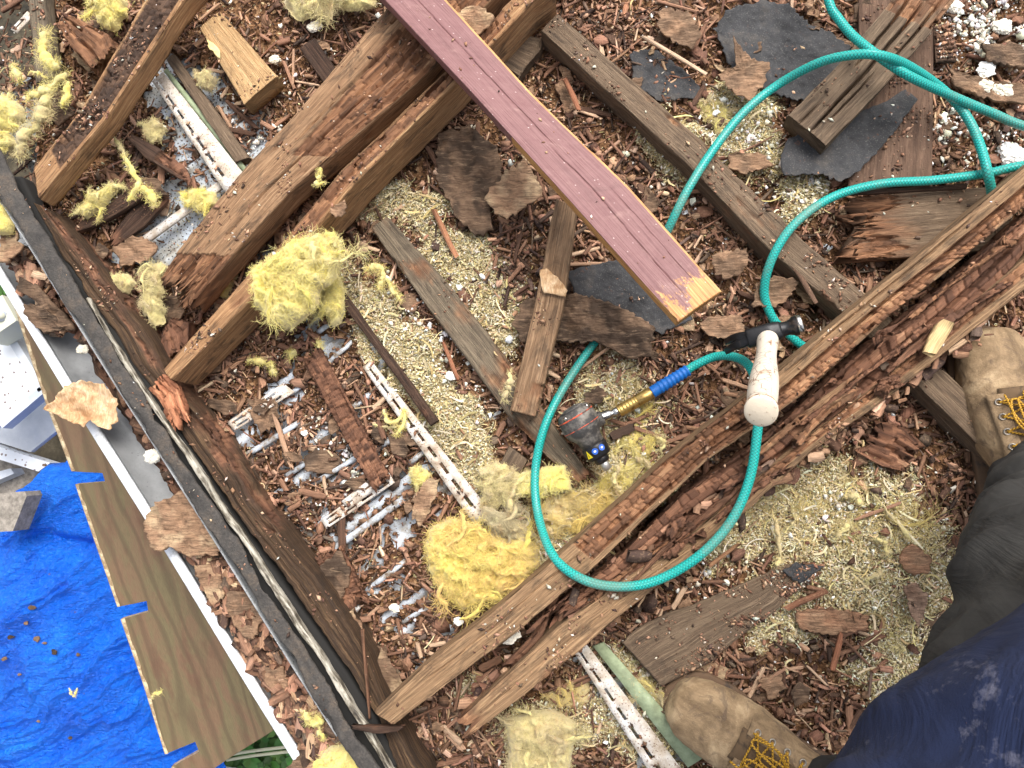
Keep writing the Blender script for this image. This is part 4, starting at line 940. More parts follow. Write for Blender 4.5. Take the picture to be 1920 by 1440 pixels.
# one true plane for the sheet
def on_plane(px, py, p0, n):
    d = (QC @ Vector(((px - 960) / FPX, (720 - py) / FPX, -1))); c0 = Vector((0, 0, HC))
    return c0 + d * ((p0 - c0).dot(n) / d.dot(n))
pn = Vector((0.16, -0.10, 1)).normalized(); p0 = P(200, 1000, -0.36)
poly_slab('notched_plywood', [on_plane(x, y, p0, pn) for x, y in ply], 0.018, m_ply, m_plye, label='weathered plywood panel with three square notches leaning below the gutter', cat='plywood panel', uvdir=on_plane(300, 1400, p0, pn) - on_plane(90, 765, p0, pn))

edge_pts = [(28, 577), (60, 677), (90, 765), (135, 884)], [(142, 908), (160, 962), (221, 1138)], [(227, 1161), (270, 1285), (310, 1414)], [(322, 1438), (335, 1475)]
ply_o = [o for o in COL.objects if o.name == 'notched_plywood'][0]
for seg_ in edge_pts:
    t_, V, F = 0, [], []
    dn2 = []
    for a_, b_ in zip(seg_[:-1], seg_[1:]):
        for k in range(6): dn2.append((a_[0] + (b_[0] - a_[0]) * k / 6, a_[1] + (b_[1] - a_[1]) * k / 6))
    dn2.append(seg_[-1])
    for (x_, y_) in dn2:
        w_ = 5.0 + 2.0 * float(vnoise(y_ / 9, 0, seed=33)); q0 = on_plane(x_ - 1, y_, p0, pn); q1 = on_plane(x_ + w_, y_ - w_ * .3, p0, pn)
        V += [q0 - pn * .016, q0 + pn * .0004, q1 + pn * .0022, q1 - pn * .004]
    link('ply_edge', mesh_np('ply_edge', np.array([tuple(v_) for v_ in V]), grid_faces(len(dn2), 4)), m_plye, ply_o)
# tarp
m_tarp, nt, b = nodes('blue_poly_tarp')
oc = coord(nt, 'Object'); n1 = noise(nt, oc, 7, 6, 0.6)
c = ramp(nt, n1, [(0.3, srgb(0, 88, 212)), (0.6, srgb(8, 114, 236)), (0.8, srgb(26, 136, 246))])
c = mix(nt, fr(nt, noise(nt, oc, 34, 6, .75), 0.66, .70, 0, .85), c, srgb(130, 96, 80))
nt.links.new(c, b.inputs['Base Color']); b.inputs['Roughness'].default_value = 0.36; b.inputs['Specular IOR Level'].default_value = .55
cr = noise(nt, coord(nt, 'Object', (1, 1, 1)), 62, 5, 0.6, 2.2); cr2 = noise(nt, coord(nt, 'Object', (18, 60, 20)), 1.4, 4, 0.6, 1)
bump(nt, b, math_n(nt, 'ADD', cr, cr2), 0.013, 1.0)
X, Y = np.meshgrid(np.linspace(-60, 560, 420), np.linspace(840, 1520, 440), indexing='ij')
W = pxn(X, Y, -0.75)
x, y = W[..., 0], W[..., 1]
hz = -0.80 + 0.10 * np.exp(-(((X - 60) / 190) ** 2 + ((Y - 1150) / 190) ** 2)) + 0.05 * np.exp(-(((X - 120) / 60) ** 2 + ((Y - 925) / 50) ** 2))
ua = x * 0.82 + y * 0.57; ub = -x * 0.57 + y * 0.82
fold = np.abs(fbm(ua * 1.6 + 0.5 * fbm(x * 3, y * 3, seed=71), ub * 13 + 1.6 * fbm(x * 2.5, y * 2.5, seed=77), seed=70, octs=4, gain=.45))
hz += -0.058 * np.sqrt(fold) * sstep(850, 1000, Y) + 0.028 * fbm(x * 6, y * 6, seed=72, octs=3) - 0.003 * np.abs(fbm(x * 34 + 2 * fbm(x * 12, y * 12, seed=81), y * 34, seed=73, octs=3)) - 0.006 * np.abs(fbm(ua * 8, ub * 46, seed=78, octs=3))
hz -= 0.05 * np.exp(-((Y - 1010 - 0.18 * (X - 60)) / 14) ** 2) * sstep(20, 90, X)
# edge falls to the ground
topedge = np.interp(X, [-60, 0, 40, 75, 130, 180, 300], [960, 945, 905, 880, 862, 880, 900]) + 8 * vnoise(X / 14, X * 0, seed=74)
dn = sstep(0, 26, topedge - Y)
hz = hz - 0.5 * dn
V = np.stack([x, y, hz], -1).reshape(-1, 3)
kp = ((Y > topedge - 40) & (X < 395 + 14 * vnoise(Y / 20, Y * 0, seed=79))).ravel(); F = grid_faces(420, 440); F = F[kp[F].all(axis=1)]
tarp = link('tarpaulin', mesh_np('tarpaulin', V, F, smooth=True), m_tarp, label='crumpled bright blue tarpaulin spread over a heap below the eaves', cat='tarpaulin')
mo = tarp.modifiers.new('sheet', 'SOLIDIFY'); mo.thickness = 0.002
def tarp_z(px_, py_):
    i_ = int(np.clip((px_ + 60) / 620 * 419, 0, 419)); j_ = int(np.clip((py_ - 840) / 680 * 439, 0, 439)); return float(hz[i_, j_])
TARP_LITTER = [(60, 1140, 8), (48, 1168, 6), (20, 1195, 7), (66, 1198, 10), (84, 1206, 6), (100, 1222, 7), (146, 1228, 5), (36, 1265, 5), (132, 1384, 5), (72, 1353, 4), (8, 1236, 6), (44, 878, 5), (82, 872, 4)]
# paver on tarp
m_conc, nt, b = nodes('grey_concrete')
n1 = noise(nt, coord(nt, 'Object'), 60, 6, 0.7)
nt.links.new(ramp(nt, n1, [(0.35, srgb(110, 104, 96)), (0.65, srgb(160, 152, 142))]), b.inputs['Base Color']); b.inputs['Roughness'].default_value = .9; bump(nt, b, n1, .003, .7)
zc = -0.66
o = poly_slab('concrete_paver', [P(-14, 998, zc), P(0, 925, zc), P(46, 921, zc), P(50, 930, zc), P(24, 996, zc)], 0.06, m_conc, label='broken grey concrete paver weighing down the blue tarpaulin', cat='paver')
# white furniture
m_wpl, nt, b = nodes('white_painted_plastic')
oc = coord(nt, 'Object'); n1 = noise(nt, oc, 5, 5, 0.6); v = nt.nodes.new('ShaderNodeTexVoronoi'); v.inputs['Scale'].default_value = 52; nt.links.new(oc, v.inputs['Vector'])
n5 = noise(nt, oc, 60, 3, .6)
c = ramp(nt, n1, [(0.3, srgb(208, 214, 222, .95)), (0.7, srgb(236, 238, 240, .95))])
c = mix(nt, fr(nt, math_n(nt, 'SUBTRACT', v.outputs['Distance'], math_n(nt, 'MULTIPLY', n5, 0.42)), -0.04, 0.02, 0.85, 0), c, srgb(96, 72, 60))
nt.links.new(c, b.inputs['Base Color']); b.inputs['Roughness'].default_value = .45
m_wpl2, nt, b = nodes('plain_white_plastic')
n1 = noise(nt, coord(nt, 'Object'), 9, 6, 0.7)
nt.links.new(ramp(nt, n1, [(0.3, srgb(176, 184, 196, .95)), (0.7, srgb(216, 220, 226, .95))]), b.inputs['Base Color']); b.inputs['Roughness'].default_value = .45
m_cr, nt, b = nodes('cream_plastic'); b.inputs['Base Color'].default_value = (*srgb(208, 208, 190, .9), 1); b.inputs['Roughness'].default_value = .5
zt = -0.80
tb = empty('garden_table', 'white garden table strewn with brown specks at the left edge', 'table', P(20, 720, -1.4))
reparent(poly_slab('tabletop', [P(-60, 680, zt), P(-20, 648, zt), P(30, 632, zt), P(46, 672, zt), P(76, 727, zt), P(0, 795, zt), P(-60, 840, zt)], 0.02, m_wpl), tb)
for (ax, ay, bx, by) in ((0, 797, 78, 731), (16, 628, 78, 731)):
    a, b2 = P(ax, ay, zt + .004), P(bx, by, zt + .004); dd = (b2 - a).normalized(); nn = Vector((-dd.y, dd.x, 0)) * 0.012
    reparent(poly_slab('rim', [a - nn, b2 - nn, b2 + nn, a + nn], 0.04, m_wpl2), tb)
for (ax, ay) in ((-40, 780), (60, 715), (0, 670)):
    V, F, U = tube_np([P(ax, ay, zt - .03), P(ax, ay, -1.44)], 0.018, 10); reparent(link('leg', mesh_np('leg', V, F, uv=U, smooth=True), m_wpl2), tb)
zb = -1.02
bx_ = empty('storage_box', 'pale grey open storage box below the white table', 'box', P(40, 820, -1.44))
reparent(poly_slab('side_panel', [P(-60, 830, zb), P(0, 795, zb), P(84, 738, zb), P(106, 808, zb), P(56, 848, zb), P(0, 830, zb), P(-60, 860, zb)], 0.02, m_wpl2), bx_)
reparent(poly_slab('bottom_rail', [P(-60, 815, zb + .03), P(0, 838, zb + .03), P(94, 868, zb + .03), P(72, 884, zb + .03), P(0, 862, zb + .03), P(-60, 850, zb + .03)], 0.05, m_wpl), bx_)
reparent(poly_slab('lower_rail', [P(-60, 900, zb - .05), P(20, 878, zb - .05), P(26, 888, zb - .05), P(-60, 925, zb - .05)], 0.05, m_wpl2), bx_)
reparent(poly_slab('front_panel', [P(-60, 862, zb - .1), P(0, 838, zb - .1), P(100, 872, zb - .1), P(110, 905, zb - .1), P(30, 930, zb - .1), P(-60, 940, zb - .1)], 0.02, m_conc), bx_)
mb = empty('meter_box', 'cream plastic box with a round knockout at the left edge', 'box', P(8, 600, -0.75))
reparent(poly_slab('housing', [P(-30, 575, -.7), P(4, 553, -.7), P(31, 601, -.7), P(-4, 625, -.7), P(-30, 640, -.7)], 0.09, m_cr), mb)
V, F, U = tube_np([P(2, 592, -.705), P(2, 592, -.692)], 0.016, 18); reparent(link('knockout', mesh_np('knockout', V, F, uv=U), m_wpl2), mb)
V, F, U = tube_np([P(2, 592, -.70), P(2, 592, -.690)], 0.010, 18); reparent(link('knockout', mesh_np('knockout', V, F, uv=U), m_cr), mb)
m_teal, nt, b = nodes('teal_plastic'); b.inputs['Base Color'].default_value = (*srgb(60, 120, 116), 1)
poly_slab('teal_crate', [P(-40, 640, -1.0), P(10, 606, -1.0), P(28, 636, -1.0), P(-20, 670, -1.0)], .1, m_teal, label='teal plastic crate partly hidden behind the white table', cat='crate')

# leaves
m_leaf, nt, b = nodes('green_leaf')
oi = attr(nt, 'tint').outputs['Color']; nt.links.new(oi, b.inputs['Base Color']); b.inputs['Roughness'].default_value = .55
b.inputs['Subsurface Weight'].default_value = 0.0
def leafy(n, cx, cy, rx, ry, z0, z1, size, seed, name='low_plant', label='', par=None):
    rg = np.random.default_rng(seed); Vs, Fs, Ts, b0 = [], [], [], 0
    for i in range(n):
        a, r = rg.uniform(0, 6.28), math.sqrt(rg.random())
        c = pxn(cx + rx * r * math.cos(a), cy + ry * r * math.sin(a), rg.uniform(z0, z1))
        th = rg.uniform(0, 6.28); s = size * rg.uniform(.6, 1.3); tl = rg.uniform(-.5, .5)
        d = np.array([math.cos(th), math.sin(th), tl]); e = np.array([-math.sin(th), math.cos(th), rg.uniform(-.3, .3)])
        ol = [(0, 0, 0), (.3, .32, .05), (.65, .3, .04), (1, 0, -.05), (.65, -.3, .04), (.3, -.32, .05), (.5, 0, -.03)]
        V = np.array([c + s * (d * u_ + e * v_ + np.array([0, 0, w_])) for u_, v_, w_ in ol])
        F = np.array([[0, 1, 6], [1, 2, 6], [2, 3, 6], [3, 4, 6], [4, 5, 6], [5, 0, 6]]) + b0
        col = np.array(srgb(58, 104, 40)) * rg.uniform(.5, 1.6) * np.array([rg.uniform(.8, 1.5), 1, rg.uniform(.7, 1.1)])
        Vs.append(V); Fs.append(F); Ts.append(np.tile(col, (7, 1))); b0 += 7
    return link(name, mesh_np(name, np.concatenate(Vs), np.concatenate(Fs), {'tint': np.concatenate(Ts)}), m_leaf, label=label, kind='stuff')
leafy(60, 30, 612, 22, 26, -1.25, -0.9, 0.035, 1, 'climbing_leaves', 'green leaves showing between the white table and the gutter')
leafy(700, 480, 1430, 130, 60, -1.43, -1.2, 0.04, 2, 'ground_cover', 'dark green ground cover leaves below the plywood at the bottom')
leafy(160, 20, 560, 60, 80, -1.43, -1.2, 0.04, 3, 'ground_cover', 'dark green leaves in the gap at the left edge')
m_pvc, nt, b = nodes('pale_pvc'); b.inputs['Base Color'].default_value = (*srgb(196, 196, 170), 1); b.inputs['Roughness'].default_value = .5
for k, (y0, y1) in enumerate([(1412, 1402), (1421, 1411)]):
    V, F, U = tube_np(catmull([P(425, y0 + 4, -1.12), P(490, (y0 + y1) / 2 - 1, -1.12), P(640, y1 - 12, -1.12)], 8), 0.005, 8)
    link('plastic_pipe', mesh_np('plastic_pipe', V, F, uv=U, smooth=True), m_pvc, label=['upper pale thin pipe over the green leaves at the bottom', 'lower pale thin pipe over the green leaves at the bottom'][k], cat='pipe')
V, F, U = tube_np([P(395, 1436, -1.15), P(440, 1442, -1.15), P(470, 1448, -1.15)], 0.004, 8)
link('plastic_pipe', mesh_np('plastic_pipe', V, F, uv=U, smooth=True), m_lip, label='short white wire at the foot of the plywood', cat='wire')

# ------------------------------------------------------------------ board under the gutter debris
plank('eaves_board', [(30, 470, 70, 470), (150, 640, 190, 650), (262, 835, 310, 842), (352, 990, 395, 985), (445, 1150, 500, 1135), (560, 1350, 635, 1360), (610, 1450, 690, 1450)], 0.02, M['dark'],
      'dark rotten eaves board under the debris behind the gutter', 'board', z=0.048, ds=.005, dt=.004, seed=43, rot=nr(.4), notch=.004, wob=.02)

# ------------------------------------------------------------------ scattered debris
def rot_mats(yaw, pitch, roll):
    cy, sy, cp, sp_, cr_, sr = np.cos(yaw), np.sin(yaw), np.cos(pitch), np.sin(pitch), np.cos(roll), np.sin(roll)
    R = np.empty((len(yaw), 3, 3))
    R[:, 0, 0] = cy * cp; R[:, 0, 1] = cy * sp_ * sr - sy * cr_; R[:, 0, 2] = cy * sp_ * cr_ + sy * sr
    R[:, 1, 0] = sy * cp; R[:, 1, 1] = sy * sp_ * sr + cy * cr_; R[:, 1, 2] = sy * sp_ * cr_ - cy * sr
    R[:, 2, 0] = -sp_; R[:, 2, 1] = cp * sr; R[:, 2, 2] = cp * cr_
    return R
def batch(pos, R, unit, F4, F3, scale, jit, col, rng):
    """unit (k,3) template instanced n times"""
    n, k = len(pos), len(unit)
    U = unit[None] * scale[:, None, :]
    U = U + (rng.random((n, k, 3)) - .5) * jit * scale[:, None, :] * 1.0
    V = np.einsum('nij,nkj->nki', R, U) + pos[:, None]
    off = (np.arange(n) * k)[:, None, None]
    Fs = []
    if F4 is not None: Fs.append((F4[None] + off).reshape(-1, 4))
    if F3 is not None: Fs.append((F3[None] + off).reshape(-1, 3))
    uv = np.stack([U[..., 0] + rng.random((n, 1)) * 9, U[..., 1] + U[..., 2] + rng.random((n, 1)) * 9], -1).reshape(-1, 2)
    tint = np.repeat(col, k, axis=0)
    return V.reshape(-1, 3), Fs, uv, tint
# stick: 4 stations x 4 corners, split ends
_s = [(-.5, .85), (-.18, 1), (.2, .95), (.5, .78)]
STICK = np.array([(x, y * w / 2, z * w / 2) for x, w in _s for y, z in ((-1, -1), (1, -1), (1, 1), (-1, 1))], float)
ST4 = np.array([(i * 4 + j, (i + 1) * 4 + j, (i + 1) * 4 + (j + 1) % 4, i * 4 + (j + 1) % 4) for i in range(3) for j in range(4)] + [(3, 2, 1, 0), (12, 13, 14, 15)])
_a = np.linspace(0, 2 * np.pi, 7, endpoint=False)
FLAKE = np.concatenate([np.stack([np.cos(_a) / 2, np.sin(_a) / 2, 0 * _a + .5], -1), np.stack([np.cos(_a) / 2, np.sin(_a) / 2, 0 * _a - .5], -1)])
FL3 = np.array([(0, i, i + 1) for i in range(1, 6)] + [(7, 7 + i + 1, 7 + i) for i in range(1, 6)])
FL4 = np.array([(i, 7 + i, 7 + (i + 1) % 7, (i + 1) % 7) for i in range(7)])
CRUMB = np.array([(1, 0, 0), (-1, 0, 0), (0, 1, 0), (0, -1, 0), (0, 0, 1), (0, 0, -1)], float) / 2
CR3 = np.array([(0, 2, 4), (2, 1, 4), (1, 3, 4), (3, 0, 4), (2, 0, 5), (1, 2, 5), (3, 1, 5), (0, 3, 5)])

def sample(n, wfun, rng, region=(-70, 1990, -70, 1510)):
    out = []
    tot = 0
    while tot < n:
        px = rng.uniform(region[0], region[1], n); py = rng.uniform(region[2], region[3], n)
        w = wfun(px, py) * (inside(px, py) > 12000)
        k = rng.random(n) < w
        out.append(np.stack([px[k], py[k]], -1)); tot += k.sum()
    return np.concatenate(out)[:n]
def place(pp, rng, lift):
    W = pxn(pp[:, 0], pp[:, 1], 0.015)
    W[:, 2] = np.maximum(bed_h(W[:, 0], W[:, 1], pp[:, 0], pp[:, 1]), 0.0045) + rng.random(len(pp)) * lift
    return W
PAL = np.array([srgb(92, 60, 46), srgb(122, 80, 60), srgb(148, 100, 74), srgb(170, 118, 90), srgb(190, 142, 110), srgb(210, 168, 134), srgb(76, 56, 48), srgb(110, 88, 74), srgb(58, 42, 37)])
PALW = np.array([.15, .22, .2, .13, .08, .04, .08, .07, .03])
def cols(n, rng, pal=PAL, w=PALW):
    return np.clip(pal[rng.choice(len(pal), n, p=w / w.sum())] * rng.uniform(.75, 1.25, (n, 1)) * rng.uniform(.92, 1.08, (n, 3)), 0, 1)
rng = np.random.default_rng(5)
def dens_wood(px, py):
    s = zone(STRAW, px, py); b_ = zone(BARE, px, py, 30, 21); r = zone(RED, px, py)
    return np.clip(0.75 + .4 * r - .70 * np.clip(s * 1.5, 0, 1) - .72 * np.clip(b_ * 1.8, 0, 1), .05, 1) * (0.42 + 0.75 * sstep(-.35, .3, vnoise(px / 60, py / 60, seed=88) + .5 * vnoise(px / 24, py / 24, seed=89)))
# stick chips
n = 17000
pp = sample(n, dens_wood, rng); pos = place(pp, rng, .010)
Ln = np.clip(rng.lognormal(math.log(.017), .6, n), .004, .06); Wd = np.clip(rng.lognormal(math.log(.0031), .45, n), .0013, .012); Wd = np.minimum(Wd, Ln * .6); Th = np.minimum(Wd * rng.uniform(.35, .9, n), .006)
R = rot_mats(6.28 * vnoise(pp[:, 0] / 55, pp[:, 1] / 55, seed=95) + rng.normal(0, .75, n), rng.normal(0, .16, n), rng.normal(0, .4, n))
pos[:, 2] += Th / 2
V, F, U, T = batch(pos, R, STICK, ST4, None, np.stack([Ln, Wd, Th], -1), .22, cols(n, rng), rng)
link('wood_chips', mesh_np('wood_chips', V, F, {'tint': T}, uv=U), M['chip'], label='small red brown splinters of rotten wood strewn between the joists', kind='stuff')
# flakes
n = 5200
pp = sample(n, lambda a, c_: dens_wood(a, c_) * .9, rng); pos = place(pp, rng, .012)
sz = np.clip(rng.lognormal(math.log(.010), .5, n), .004, .030)
R = rot_mats(rng.uniform(0, 6.28, n), rng.normal(0, .25, n), rng.normal(0, .25, n))
V, F, U, T = batch(pos, R, FLAKE, FL4, FL3, np.stack([sz, sz * rng.uniform(.4, .95, n), rng.uniform(.001, .0035, n)], -1), .42, cols(n, rng), rng)
link('wood_flakes', mesh_np('wood_flakes', V, F, {'tint': T}, uv=U), M['chip'], label='small flat flakes of brown rotten wood strewn over the ceiling', kind='stuff')
# crumbs of rot
n = 56000
pp = sample(n, lambda a, c_: np.clip(dens_wood(a, c_) + .05, 0, 1), rng); pos = place(pp, rng, .006)
sz = np.clip(rng.lognormal(math.log(.0028), .4, n), .0012, .008)
R = rot_mats(rng.uniform(0, 6.28, n), rng.uniform(-1, 1, n), rng.uniform(-1, 1, n))
V, F, U, T = batch(pos, R, CRUMB, None, CR3, np.stack([sz * 1.5, sz, sz], -1), .3, cols(n, rng), rng)
link('rot_crumbs', mesh_np('rot_crumbs', V, F, {'tint': T}, uv=U), M['crumb'], label='fine crumbs of rotten wood covering the ceiling', kind='stuff')
# pale crumbs: wool dust and paint
PALS = np.array([srgb(204, 188, 146), srgb(222, 211, 176), srgb(188, 169, 120), srgb(160, 141, 100), srgb(208, 190, 134), srgb(232, 226, 208)])
n = 60000
pp = sample(n, lambda a, c_: np.clip(zone(STRAW, a, c_) ** 1.3, 0.015, 1), rng); pos = place(pp, rng, .006)
sz = np.clip(rng.lognormal(math.log(.0023), .4, n), .0011, .008)
R = rot_mats(rng.uniform(0, 6.28, n), rng.uniform(-1, 1, n), rng.uniform(-1, 1, n))
V, F, U, T = batch(pos, R, CRUMB, None, CR3, np.stack([sz * 1.6, sz, sz * .8], -1), .35, cols(n, rng, PALS, np.array([.25, .2, .2, .12, .13, .1])), rng)
link('wool_crumbs', mesh_np('wool_crumbs', V, F, {'tint': T}, uv=U), M['crumb'], label='straw coloured crumbs of mineral wool in drifts on the ceiling', kind='stuff')
PALP = np.array([srgb(236, 234, 228), srgb(224, 216, 200), srgb(206, 196, 176)])
n = 3400
wf = lambda a, c_: np.clip(zone(WHITE, a, c_) ** 2 * (.12 + .9 * (vnoise(a / 22, c_ / 22, seed=61) > .1)), 0.03, 1) * np.where((a > 1720) & (c_ < 330), 1.0, .33)
pp = sample(n, wf, rng); pos = place(pp, rng, .012)
sz = np.clip(rng.lognormal(math.log(.0042), .5, n), .0015, .013)
R = rot_mats(rng.uniform(0, 6.28, n), rng.normal(0, .4, n), rng.normal(0, .4, n))
V, F, U, T = batch(pos, R, FLAKE, FL4, FL3, np.stack([sz, sz * rng.uniform(.5, 1, n), sz * rng.uniform(.2, .7, n)], -1), .5, cols(n, rng, PALP, np.array([.5, .3, .2])), rng)
m_crumbw = attr_mat('white_plaster_crumb', grain=False, var=0.1)
link('plaster_crumbs', mesh_np('plaster_crumbs', V, F, {'tint': T}, uv=U), m_crumbw, label='white plaster and paint crumbs, thickest at the top right corner', kind='stuff')
# curled shreds
def ribbons(P0, D, Ln, Wd, curl, col, rng, seg=4, arch=.3):
    """curved flat fibres: P0 (n,3), D (n,3) unit"""
    n = len(P0); up = np.array([0, 0, 1.0]); side = np.cross(D, up); side /= np.linalg.norm(side, axis=1)[:, None] + 1e-9
    Vs = []
    t = np.linspace(0, 1, seg + 1)
    p = P0.copy(); d = D.copy(); ang = curl / seg
    nrm = np.cross(side, d)
    for i in range(seg + 1):
        w = Wd * (1.0 if 0 < i < seg else .4)
        Vs.append(np.stack([p - side * w[:, None] / 2, p + side * w[:, None] / 2], 1))
        c_, s_ = np.cos(ang)[:, None], np.sin(ang)[:, None]
        tw = (rng.random((n, 1)) - .5) * arch
        d = d * c_ + side * s_ + nrm * tw * .6; d /= np.linalg.norm(d, axis=1)[:, None]
        side = side - d * (side * d).sum(1)[:, None]; side /= np.linalg.norm(side, axis=1)[:, None] + 1e-9
        nrm = np.cross(side, d); p = p + d * (Ln / seg)[:, None]
    V = np.stack(Vs, 1).reshape(-1, 3); k = (seg + 1) * 2
    F = np.array([(2 * i, 2 * i + 1, 2 * i + 3, 2 * i + 2) for i in range(seg)])
    F = (F[None] + (np.arange(n) * k)[:, None, None]).reshape(-1, 4)
    return V, F, np.repeat(col, k, axis=0)
m_wool, nt, b = nodes('mineral_wool')
t = attr(nt, 'tint').outputs['Color']; oc = coord(nt, 'Object'); n1 = noise(nt, oc, 70, 5, 0.7); n2 = noise(nt, oc, 600, 2, 0.6)
n9 = noise(nt, oc, 34, 7, .75, 1.0); c = mix(nt, fr(nt, n1, 0.52, 0.7, 0, .4), t, srgb(186, 144, 92)); c = mix(nt, fr(nt, n9, .56, .68, 0, .5), c, srgb(150, 124, 88)); c = mix(nt, fr(nt, n9, .30, .42, .4, 0), c, srgb(236, 230, 170))
c = mix(nt, fr(nt, n2, 0.66, 0.72, 0, .8), c, srgb(90, 60, 40))
nt.links.new(c, b.inputs['Base Color']); b.inputs['Roughness'].default_value = 1; b.inputs['Specular IOR Level'].default_value = .05
b.inputs['Sheen Weight'].default_value = .3
b.inputs['Subsurface Weight'].default_value = 0.0
bump(nt, b, n1, .004, .6)
n = 15000
pp = sample(n, lambda a, c_: np.clip(zone(STRAW, a, c_) ** 1.2, 0.02, 1), rng); pos = place(pp, rng, .008); pos[:, 2] += .001
th = rng.uniform(0, 6.28, n)
V, F, T = ribbons(pos, np.stack([np.cos(th), np.sin(th), rng.uniform(-.1, .3, n)], -1), np.clip(rng.lognormal(math.log(.0065), .5, n), .003, .03), rng.uniform(.0005, .0017, n), rng.normal(0, 1.6, n),
                  cols(n, rng, PALS, np.array([.25, .2, .2, .12, .13, .1])), rng)
link('wool_shreds', mesh_np('wool_shreds', V, F, {'tint': T}), m_wool, label='curled straw coloured wool shreds scattered over the ceiling', kind='stuff')

# rubble on top of the crumbling rafter core
def band(n, a, b_, hw, z0, z1, rng, lmean, name, label, kinds='mix', pal=PAL, w=PALW, zf=None):
    s = rng.random(n); q = rng.normal(0, .5, n).clip(-1, 1) * hw
    a, b_ = np.array(a, float), np.array(b_, float); d = (b_ - a) / np.linalg.norm(b_ - a); nn = np.array([-d[1], d[0]])
    px = a[0] + (b_ - a)[0] * s + nn[0] * q; py = a[1] + (b_ - a)[1] * s + nn[1] * q
    pos = pxn(px, py, rng.uniform(z0, z1, n))
    Ln = np.clip(rng.lognormal(math.log(lmean), .5, n), .004, .05); Wd = np.clip(Ln * rng.uniform(.2, .8, n), .002, .016); Th = Wd * rng.uniform(.4, .9, n)
    base = math.atan2(-d[1], d[0])
    R = rot_mats(base + rng.normal(0, .6, n), rng.normal(0, .2, n), rng.normal(0, .4, n))
    V, F, U, T = batch(pos, R, STICK * np.array([1, 1, 1]), ST4, None, np.stack([Ln, Wd, Th], -1), .2, cols(n, rng, pal, w), rng)
    link(name, mesh_np(name, V, F, {'tint': T}, uv=U), M['chip'], label=label, kind='stuff')
band(500, (1060, 1160), (1840, 600), 36, .085, .128, rng, .014, 'rafter_rubble', 'blocky crumbs of rot filling the gap between the rafters')
band(500, (880, 1330), (1150, 1110), 26, .06, .10, rng, .014, 'rafter_rubble', 'splinters of rot between the two lower rafter ends')
band(420, (90, 490), (330, 890), 13, .046, .060, rng, .016, 'gutter_debris', 'rotten wood crumbs and splinters heaped behind the gutter')
band(1500, (365, 985), (615, 1420), 36, .048, .075, rng, .018, 'gutter_debris', 'coarser splinters heaped on the lower half of the gutter')
band(200, (30, 480), (120, 620), 18, .05, .07, rng, .018, 'gutter_debris', 'splinters heaped on the upper end of the gutter')

# crumbs lying on the timber tops
Vt, Nt = [], []
for o in list(COL.objects):
    if o.type == 'MESH' and o.name.split('.')[0] in ('joist', 'rafter', 'wall_plate', 'weathered_stick', 'checked_timber', 'broken_board', 'slotted_strip', 'panel', 'hardboard_sheet', 'timber_offcut', 'tan_stick', 'roofing_felt', 'wood_flake', 'bark_chunk', 'felt_strip', 'split_board', 'board'):
        me = o.data; nv = len(me.vertices); co = np.zeros(nv * 3); no = np.zeros(nv * 3)
        me.vertices.foreach_get('co', co); me.vertices.foreach_get('normal', no); co = co.reshape(-1, 3); no = no.reshape(-1, 3)
        k = no[:, 2] > .8; co = co[k]
        if len(co) == 0: continue
        area = max((np.ptp(co[:, 0])) * (np.ptp(co[:, 1])), .001)
        cnt = {'hardboard_sheet': 900, 'roofing_felt': 120, 'wood_flake': 10, 'board': 0, 'joist': 420, 'rafter': 260, 'wall_plate': 260, 'slotted_strip': 60, 'panel': 150}.get(o.name.split('.')[0], 60)
        if o.name == 'board': cnt = 40
        dn_ = .5 + .5 * fbm(co[:, 0] * 22, co[:, 1] * 22, seed=91); dn_ = np.clip(dn_ - .42, 0, 1) ** 2 + .002; Vt.append(co[rng.choice(len(co), cnt, p=dn_ / dn_.sum())] + np.append(rng.normal(0, .0015, 2), 0))
pos = np.concatenate(Vt); n = len(pos); sz = np.clip(rng.lognormal(math.log(.0022), .5, n), .001, .007); pos[:, 2] += sz * .3
R = rot_mats(rng.uniform(0, 6.28, n), rng.uniform(-.5, .5, n), rng.uniform(-.5, .5, n))
V, F, U, T = batch(pos, R, CRUMB, None, CR3, np.stack([sz * 2, sz, sz * .7], -1), .3, cols(n, rng, np.concatenate([PAL, PALP]), np.concatenate([PALW, [.02, .02, .03]])), rng)
link('timber_crumbs', mesh_np('timber_crumbs', V, F, {'tint': T}, uv=U), M['crumb'], label='loose crumbs lying on the faces of the timbers', kind='stuff')

# the largest loose splinters, each an object of its own
var = []
for k in range(18):
    rg = np.random.default_rng(300 + k)
    # six stations, split and jagged along the grain
    xs_ = np.linspace(-.5, .5, 7); U_ = []
    for i_, x_ in enumerate(xs_):
        w_ = 1.0 if 0 < i_ < 6 else rg.uniform(.6, .95)
        for y_, z_ in ((-1, -1), (1, -1), (1, 1), (.2, 1.25), (-1, .9)):
            U_.append((x_ + rg.uniform(-.05, .05) * (0 if 0 < i_ < 6 else 1.6), y_ * w_ / 2 * rg.uniform(.75, 1.1), z_ / 2 * rg.uniform(.7, 1.1)))
    U_ = np.array(U_); F4_ = grid_faces(7, 5, True)[:, ::-1]
    F5 = [(0, 1, 2), (0, 2, 3), (0, 3, 4), (32, 31, 30), (33, 32, 30), (34, 33, 30)]
    col = PAL[k % 7] * 1.0
    me = mesh_np('wood_splinter', U_, [F4_, np.array(F5)], {'tint': np.tile(col, (len(U_), 1))}, uv=np.stack([U_[:, 0] * .03, U_[:, 1] * .006 + U_[:, 2] * .004 + k], -1))
    me.materials.append(M['chip']); var.append(me)
